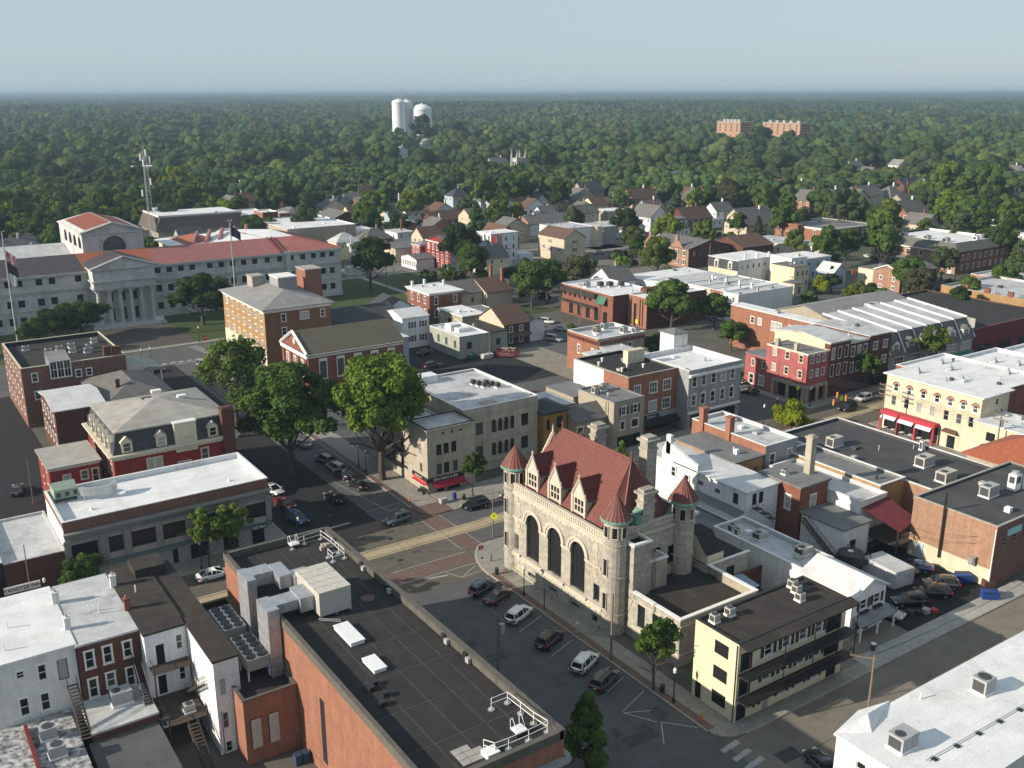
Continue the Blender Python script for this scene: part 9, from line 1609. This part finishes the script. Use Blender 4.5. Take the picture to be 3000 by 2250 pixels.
NT=[('big1',69.6,142.5,1.32,'k','tall bright green tree between the cream corner block and the brick hall',1.0),('big2',57.6,153.5,1.5,'m','tall drooping tree beside the white bank roof, left of the bright one',.74),('sparse',56.5,178,1.3,'l','thin branched tree with sparse leaves left of the two tall trees',1.0),
('small',66.4,69.9,1.5,'m','young street tree on the post office pavement near the yellow apartments',1.0),('cone',51.6,63.2,.76,'m','dark green conical tree at the near corner of the theatre',1.0),('small',78.6,127.6,1.25,'m','young tree before the nail salon awning',1.05),('mid2',18.6,127.6,.6,'m','round tree beside the left end of the bank front',1.0),('small',34.6,126.8,1.6,'l','thin street tree before the bank windows, left of two',.95),('small',38.4,127.0,1.5,'l','street tree before the bank windows, right of two',.95),('small',37.5,110.5,1.6,'m','bushy tree beside the theatre wall behind the white saloon',.9),
('mid1',80.5,277,1.8,'d','dark tree with visible trunk before the courthouse right wing',.72),('mid2',48.5,279,1.6,'d','broad dark tree left of the portico, right of two',.62),('mid1',41.5,276,1.25,'d','dark tree left of the portico, middle of three',.68),('mid3',35,268,.75,'m','lighter green tree at the left foot of the portico trees',1.0),('mid1',8.5,275,.8,'d','small tree at the left edge before the courthouse',1.0),
('bush',148.5,120.8,1.75,'b','yellow green shrub with domed crown above the black flat roof',1.15),('small',146.2,135.9,1.75,'m','street tree before the grey classical block',1.0),('small',181.0,127.8,1.75,'m','low street tree beside the pink corner shop',.95),('small',204.5,128.0,2.1,'l','bright street tree before the teal awning',1.0),('mid2',161.0,87.8,.48,'p','dark purple bush like tree beside the cream restaurant wall',.9),('bush',164.2,80.5,1.0,'m','green bush at the right edge by the cream wing',1.1),
('mid1',170.9,241.5,1.35,'m','round green tree, left of two before the white office roof',1.0),('mid2',180.0,246.0,1.3,'m','green tree, right of two before the white office roof',1.05),('mid2',143.0,296,1.75,'d','dark round tree in the park lawn',1.0),('mid1',181.3,302,1.5,'d','dark green tree covering the mural building front',1.15),('mid2',176.5,280,.62,'l','bright low tree before the mural building',1.0),('mid2',187.5,278,.62,'d','small dark tree right of the bright low one',1.0),('small',163,279,1.6,'m','small tree in the lawn with red leaves beside it',1.0),
('mid2',186.5,196.0,1.55,'m','broad green tree before the brick office wing',.92),('mid2',197,190,1.15,'m','green tree joined to the right of the broad one',.9),('small',156.0,201.8,1.15,'l','small bright tree at the edge of the gravel lot',.75),('mid1',231,270.0,.6,'y','bright yellow green tree among the far white cars',1.1),('mid1',292,340,1.75,'d','round dark tree left of the second empire house',1.0),
('mid3',318,240.0,1.5,'m','grey green tree at the left corner of the firehouse',1.0),('mid2',283.0,187.5,1.35,'m','dark green tree right of the brick workshop',.95),('cone',276,213.0,.7,'d','dark conifer behind the yellow shrub',.9),('bush',264.5,208,1.5,'b','golden shrub below the yellow house',1.4),('mid2',268,206.5,.7,'d','dark round shrub like tree right of the golden shrub',.9),('mid1',184,171,.8,'m','dark green tree left of the pink corner wings',.9),('mid2',160,172.5,.75,'m','tree behind the white roof tower',1.0),('bush',279,199,1.4,'d','dark hedge at the foot of the brick workshop',.8),
('column',105.5,123.9-2,1.0,'l','narrow bright columnar shrub behind the red tiled ridge',.95),
('mid3',141,402,1.5,'m','grey green tree, left of the group beyond the mansard shop',1.1),('mid1',222,452,2.1,'l','large light green tree, left one of the bright pair in mid town',1.0),('mid2',238,440,2.1,'y','large yellow green tree, right one of the bright pair in mid town',1.1),('mid1',206,395,1.5,'d','dark tree behind the mansard shop',1.0),('mid1',196,404,1.4,'m','olive green tree right of the mansard shop',1.3),('mid1',262,398,1.7,'m','green tree left of the brown gabled house',1.1),('mid3',300,446,2.0,'m','tall tree clump, left part, in the centre of the town',1.2),('cone',322,448,2.1,'g','tall grey green conifer in the centre clump',1.0),('mid3',312,452,1.8,'m','tall tree clump, right part, in the centre of the town',1.25),('cone',372,486,2.3,'d','dark conifer before the stone church',1.0),('cone',437,500,2.1,'d','dark brown conifer right of the church transept',1.1),('mid3',425,585,2.6,'d','massive dark tree behind the church roof',1.1),('cone',360,378,2.0,'g','silvery conifer in front of the long orange hall',.95),('mid3',410,392,1.7,'r','brownish tree right of the silvery conifer',1.2),('cone',428,388,1.8,'m','dark green column of leaves beside the brown tree',1.1),
('cone',388,306,1.5,'y','light green conifer by the hip roofed houses',.8),('mid1',517,326,2.7,'l','great round light green tree at the right, left lobe',1.25),('mid1',532,312,2.5,'m','great round green tree at the right, right lobe',1.3),('mid1',480,302,1.7,'o','lower foliage at the foot of the great tree',1.0),('mid1',566,304,1.9,'m','green tree before the steep white house at the far right',1.0),('mid1',350,410,1.6,'m','green tree beside the far street',1.0),('mid1',376,436,1.6,'m','green tree hiding the foot of the dormered orange house',1.0),('mid2',412,410,1.8,'m','green tree before the white gabled houses',1.0),
('mid1',152,640,2.3,'m','large green tree, left of the pair behind the courthouse mast',1.15),('mid1',172,618,2.2,'b','bright yellow green tree behind the brown court block',1.2),('mid1',60,455,1.8,'l','light green domed tree left of the great hall',.9),('mid1',110,470,1.5,'d','dark domed tree behind the red hall roof',.9),('mid2',35,378,1.7,'m','green tree at the left edge beside the hall block, near one',1.0),('mid1',18,400,1.8,'m','green tree at the left edge beside the hall block, far one',1.0),('cone',104,590,2.0,'g','pale conifer in the wood behind the hall roof',1.0),('mid1',200,500,1.9,'d','dark purple green tree beyond the brick hipped hall',1.0),('cone',215,500,1.6,'r','bare brownish tree before the blue gabled house',1.2)]
for q in NT:
 if q[5]: tree(q[0],q[1],q[2],q[3]*(.8 if math.hypot(q[1],q[2])>380 else 1),q[4],q[5],q[6]*(.9 if math.hypot(q[1],q[2])>380 else 1))
# ground level planting under the trees
# woodland trees that can be told apart, then the wood beyond as one mass
FOOT=[(o.location.x,o.location.y) for o in bpy.data.objects if o.parent is None and o.get('category') in('house','building','car','church','courthouse')]
def blocked(x,y,r=9):
 for a,b_ in FOOT:
  if a-r<x<a+r+16 and b_-r<y<b_+r+12: return True
 return False
def inview(x,y,m=3):
 c,s=math.cos(R(34.1)),math.sin(R(34.1)); wx=x*c-y*s; wy=x*s+y*c
 return wy>0 and abs(math.degrees(math.atan2(wx,wy)))<27.8+m, math.hypot(x,y)
SEE=[(o.location.x+7,o.location.y+4,(3.5 if o.name[:5]!='small' else 5),(10 if o.name[:5]!='small' else 6)) for o in bpy.data.objects if o.parent is None and o.get('category') in('house','building','church') and o.location.length>230 and (o.name[:5]!='small' or int(o.location.x)%3==0)]
SEE+=[(600,1141,20,9),(614,1145,30,9),(627,1130,36,13),(848,826,20,8),(862,806,22,12),(890,780,20,9),(900,760,18,9),(405,592,9,7)]
def hides(x,y,top,rad=6):
 d=math.hypot(x,y)
 for a,b_,hz_,hw in SEE:
  D=math.hypot(a,b_)
  if d<D-6 and top>64-(64-hz_)*d/D and abs(x*b_-y*a)/D<(hw+rad)*.8*d/D: return True
 return False
for q in((583,1048,3.2,'d','dark crown before the lower half of the right water tank'),(556,1060,2.0,'m','green crown at the foot of the left water tank'),(606,1010,2.6,'d','dark crown just right of the water tanks'),(803,723,2.5,'d','dark crown before the gap of the apartment slabs'),(820,700,2.2,'m','green crown before the right apartment slab')): tree('far1',*q,1.0)
rs=random.Random(21); cand=[]
tries=0
while tries<26000:
 tries+=1; d=math.sqrt(rs.random())*640+0; d=290+d*.72; a=R(90-34.1+rs.uniform(-31,31)); x,y=d*math.cos(a),d*math.sin(a)
 # town clearing: few trees, woods: dense
 az=math.degrees(math.atan2(x,y)); wooded=max(0,min(1,(d-(450 if az<22 else 520))/150.))
 if x<150 and y>455: wooded=1
 if x<30 and y>350: wooded=.8
 if x<160 and y>372 and y<455: wooded=0 if 76<x<160 else wooded
 if -40<x<160 and y<376: continue
 if rs.random()>.3+.7*wooded: continue
 if hides(x,y,13) and rs.random()<(.86 if d<640 else .86): continue
 if blocked(x,y,5 if wooded>.5 else 8): continue
 if 318<y<340 and x<420: continue
 if any((x-p[0])**2+(y-p[1])**2<(6.5 if wooded>.6 else 12)**2 for p in cand): continue
 cand.append((x,y,d))
cand.sort(key=lambda p:p[2]);
NIND=295-len(NT)
wname=lambda x,y:('left of the radio mast' if math.degrees(math.atan2(x,y))<9 else 'between the mast and the water tanks' if math.degrees(math.atan2(x,y))<24 else 'around the church and centre' if math.degrees(math.atan2(x,y))<40 else 'behind the right hand houses' if math.degrees(math.atan2(x,y))<52 else 'at the far right')
an={'d':'dark green','m':'mid green','l':'light green','g':'grey green','y':'yellow green','o':'olive','p':'copper purple','r':'brownish'}
for i,(x,y,d) in enumerate(cand[:NIND]):
 k=rs.choice(('far1','far2','far3','far1','far2','far3','cone')) if d>380 else rs.choice(('mid1','mid2','mid3')); c=rs.choice('ddmmmmllllgggyoor' if rs.random()<.6 else 'dmmlgoyl')
 s=rs.uniform(.95,1.6) if k!='cone' else rs.uniform(1.0,1.6)
 if d<400: s*=.85
 grp=f'{an[c]} {"conifers" if k=="cone" else "trees"} {wname(x,y)}'
 tree(k,x,y,s,c,f'{an[c]} {"conifer" if k=="cone" else "tree"} {"between the town houses" if d<470 else "in the wood"} {wname(x,y)}',rs.uniform(.85,1.2),group=grp)
# the wood beyond
temps=[]
for i,(rx,rz_,nl,lf) in enumerate(((7.5,7.5,1100,.62),(7.5,6.6,1100,.62),(7.0,8.6,1100,.62))): temps.append((crownmesh('wood_tree',31+i,rx,rz_,nl,lf,lobes=20,mt=m_wood_leaf,core=.95),8.5))
def patchmesh(seed,size,n,r):
 q=random.Random(seed); b=MB()
 for i in range(n):
  x,y=q.uniform(-size,size),q.uniform(-size,size); rr_=r*q.uniform(.7,1.3); z=q.uniform(6,15)
  bm=bmesh.new(); bmesh.ops.create_icosphere(bm,subdivisions=1,radius=1); n0=len(b.v)
  for v in bm.verts: k=1+.35*mnoise.noise(v.co*1.7+Vector((x,y,seed))); b.v.append((x+v.co.x*rr_*k,y+v.co.y*rr_*k,z+v.co.z*rr_*.8*k))
  for f in bm.faces: b.f.append(tuple(n0+v.index for v in f.verts)); b.m.append(0)
  bm.free()
  for j in range(12):
   v=Vector((q.gauss(0,1),q.gauss(0,1),abs(q.gauss(0,1)))).normalized(); p=Vector((x,y,z))+v*rr_*.98; t=v.cross(Vector((q.uniform(-1,1),q.uniform(-1,1),.2))).normalized(); w_=(v.cross(t)+v*q.uniform(-.6,.6)).normalized(); s=r*.22
   b.face([p-t*s-w_*s,p+t*s-w_*s*.6,p+t*s*.7+w_*s,p-t*s*.6+w_*s*.8])
 return b.mesh('canopy_patch',m_wood_leaf)
patches=[patchmesh(50+i,36,34,7.4) for i in range(3)]
def scatter(name,pts,meshes,label):
 """one object: geometry nodes put tree meshes on points"""
 me=bpy.data.meshes.new(name); me.from_pydata([p[:3] for p in pts],[],[])
 for an_,tp,ix in(('size','FLOAT',3),('turn','FLOAT',4)):
  at=me.attributes.new(an_,tp,'POINT'); at.data.foreach_set('value',[p[ix] for p in pts])
 at=me.attributes.new('pick','INT','POINT'); at.data.foreach_set('value',[p[5] for p in pts])
 o=bpy.data.objects.new(name,me); col.objects.link(o)
 ng=bpy.data.node_groups.new(name,'GeometryNodeTree'); ng.interface.new_socket('Geometry',in_out='INPUT',socket_type='NodeSocketGeometry'); ng.interface.new_socket('Geometry',in_out='OUTPUT',socket_type='NodeSocketGeometry')
 N=ng.nodes; gi=N.new('NodeGroupInput'); go=N.new('NodeGroupOutput'); L=ng.links.new;
 def attr(n,dt): a=N.new('GeometryNodeInputNamedAttribute'); a.data_type=dt; a.inputs[0].default_value=n; return a
 sa=attr('size','FLOAT'); ta=attr('turn','FLOAT'); pa=attr('pick','INT'); cb=N.new('ShaderNodeCombineXYZ'); L(ta.outputs[0],cb.inputs[2])
 join=N.new('GeometryNodeJoinGeometry')
 for i,m_ in enumerate(meshes):
  ob=bpy.data.objects.new('tree_pattern',m_)
  oi=N.new('GeometryNodeObjectInfo'); oi.inputs['Object'].default_value=ob; oi.inputs['As Instance'].default_value=True
  cmp=N.new('FunctionNodeCompare'); cmp.data_type='INT'; cmp.operation='EQUAL'; L(pa.outputs[0],[s for s in cmp.inputs if s.type=='INT'][0]); [s for s in cmp.inputs if s.type=='INT'][1].default_value=i
  ip=N.new('GeometryNodeInstanceOnPoints'); L(gi.outputs[0],ip.inputs['Points']); L(cmp.outputs[0],ip.inputs['Selection']); L(oi.outputs['Geometry'],ip.inputs['Instance']); L(cb.outputs[0],ip.inputs['Rotation']); L(sa.outputs[0],ip.inputs['Scale']); L(ip.outputs[0],join.inputs[0])
 L(join.outputs[0],go.inputs[0]); md=o.modifiers.new('scatter','NODES'); md.node_group=ng
 o['kind']='stuff'; o['label']=label; o['category']='woodland'; return o
pts=[]
for x,y,d in cand[NIND:]: pts.append((x,y,8.0,rs.uniform(.75,1.2),rs.uniform(0,6.28),rs.randrange(3)))
ref=len(pts)
def relief(x,y):
 d=math.hypot(x,y); f=max(0,min(1,(d-900)/1500)); return f*(9+9*mnoise.noise(Vector((x/1500,y/1500,1)))+6*mnoise.noise(Vector((x/600,y/600,5))))+(28*((d-3000)/9500)**1.5 if d>3000 else 0)
n=0
clear=[(600,1130,70),(640,1150,60),(694,1140,45)]
while n<11500:
 d=math.sqrt(rs.uniform(700**2,2600**2)); a=R(90-34.1+rs.uniform(-30,30)); x,y=d*math.cos(a),d*math.sin(a); n+=1
 if d<1500 and any((x-c[0])**2+(y-c[1])**2<(c[2]*.4)**2 for c in clear): continue
 if blocked(x,y,6) or (d<1300 and hides(x,y,16,8)): continue
 gap=mnoise.noise(Vector((x/90,y/90,3)))
 if gap>.42 and d<1500 and rs.random()<.6: continue
 pts.append((x,y,6.5+relief(x,y)+rs.uniform(-3.5,2.5),rs.choice((.7,1,1.3,1.6,2.1))*rs.uniform(.85,1.12),rs.uniform(0,6.28),rs.randrange(3)))
scatter('woodland',pts,[t_[0] for t_ in temps],'dense green wood of countless trees stretching beyond the town')
pts=[]; n=0
while n<15500:
 d=math.sqrt(rs.uniform(2400**2,12500**2)); a=R(90-34.1+rs.uniform(-30,30)); x,y=d*math.cos(a),d*math.sin(a); n+=1
 pts.append((x,y,relief(x,y)-5+rs.uniform(-2,2),rs.uniform(1.0,1.5),rs.uniform(0,6.28),rs.randrange(3)))
scatter('distant_woodland',pts,patches,'hazy distant forest canopy running out to the horizon')
b=MB(); NA,ND=60,40
P=[[(d*math.cos(a),d*math.sin(a)) for a in [R(90-34.1-33+66*i/NA) for i in range(NA+1)]] for d in [950*(13200/950)**(j/ND) for j in range(ND+1)]]
b.v=[(x,y,relief(x,y)-.3) for r_ in P for x,y in r_]
for j in range(ND):
 for i in range(NA): k=j*(NA+1)+i; b.f.append((k,k+1,k+NA+2,k+NA+1)); b.m.append(0)
struct('hills',b,m_gnd)
# undergrowth of the town gardens
def scatter_bushes():
 q=random.Random(77); P=[]
 while len(P)<420:
  d=q.uniform(300,620); a=R(90-34.1+q.uniform(-29,29)); x,y=d*math.cos(a),d*math.sin(a)
  if x<165 and y<460: continue
  if 318<y<340: continue
  if blocked(x,y,2): continue
  P.append((x,y,.8,q.uniform(.16,.42),q.uniform(0,6.28),q.randrange(3)))
 return P
o=scatter('garden_shrubs',scatter_bushes(),[t_[0] for t_ in temps],'low garden shrubs filling the gaps between the far houses')
# ---------------- air ----------------
hz=MB();
XX=13500; hz.box(-3000,XX,-300,XX,-3,78)
hm=bpy.data.materials.new('haze_air'); hm.use_nodes=True; nt=hm.node_tree; nt.nodes.clear(); ho=nt.nodes.new('ShaderNodeOutputMaterial'); pv=nt.nodes.new('ShaderNodeVolumePrincipled')
pv.inputs['Color'].default_value=(.42,.57,.74,1); pv.inputs['Density'].default_value=.00017; pv.inputs['Anisotropy'].default_value=.2; nt.links.new(pv.outputs[0],ho.inputs['Volume'])
o=hz.build('haze',hm); o['kind']='stuff'
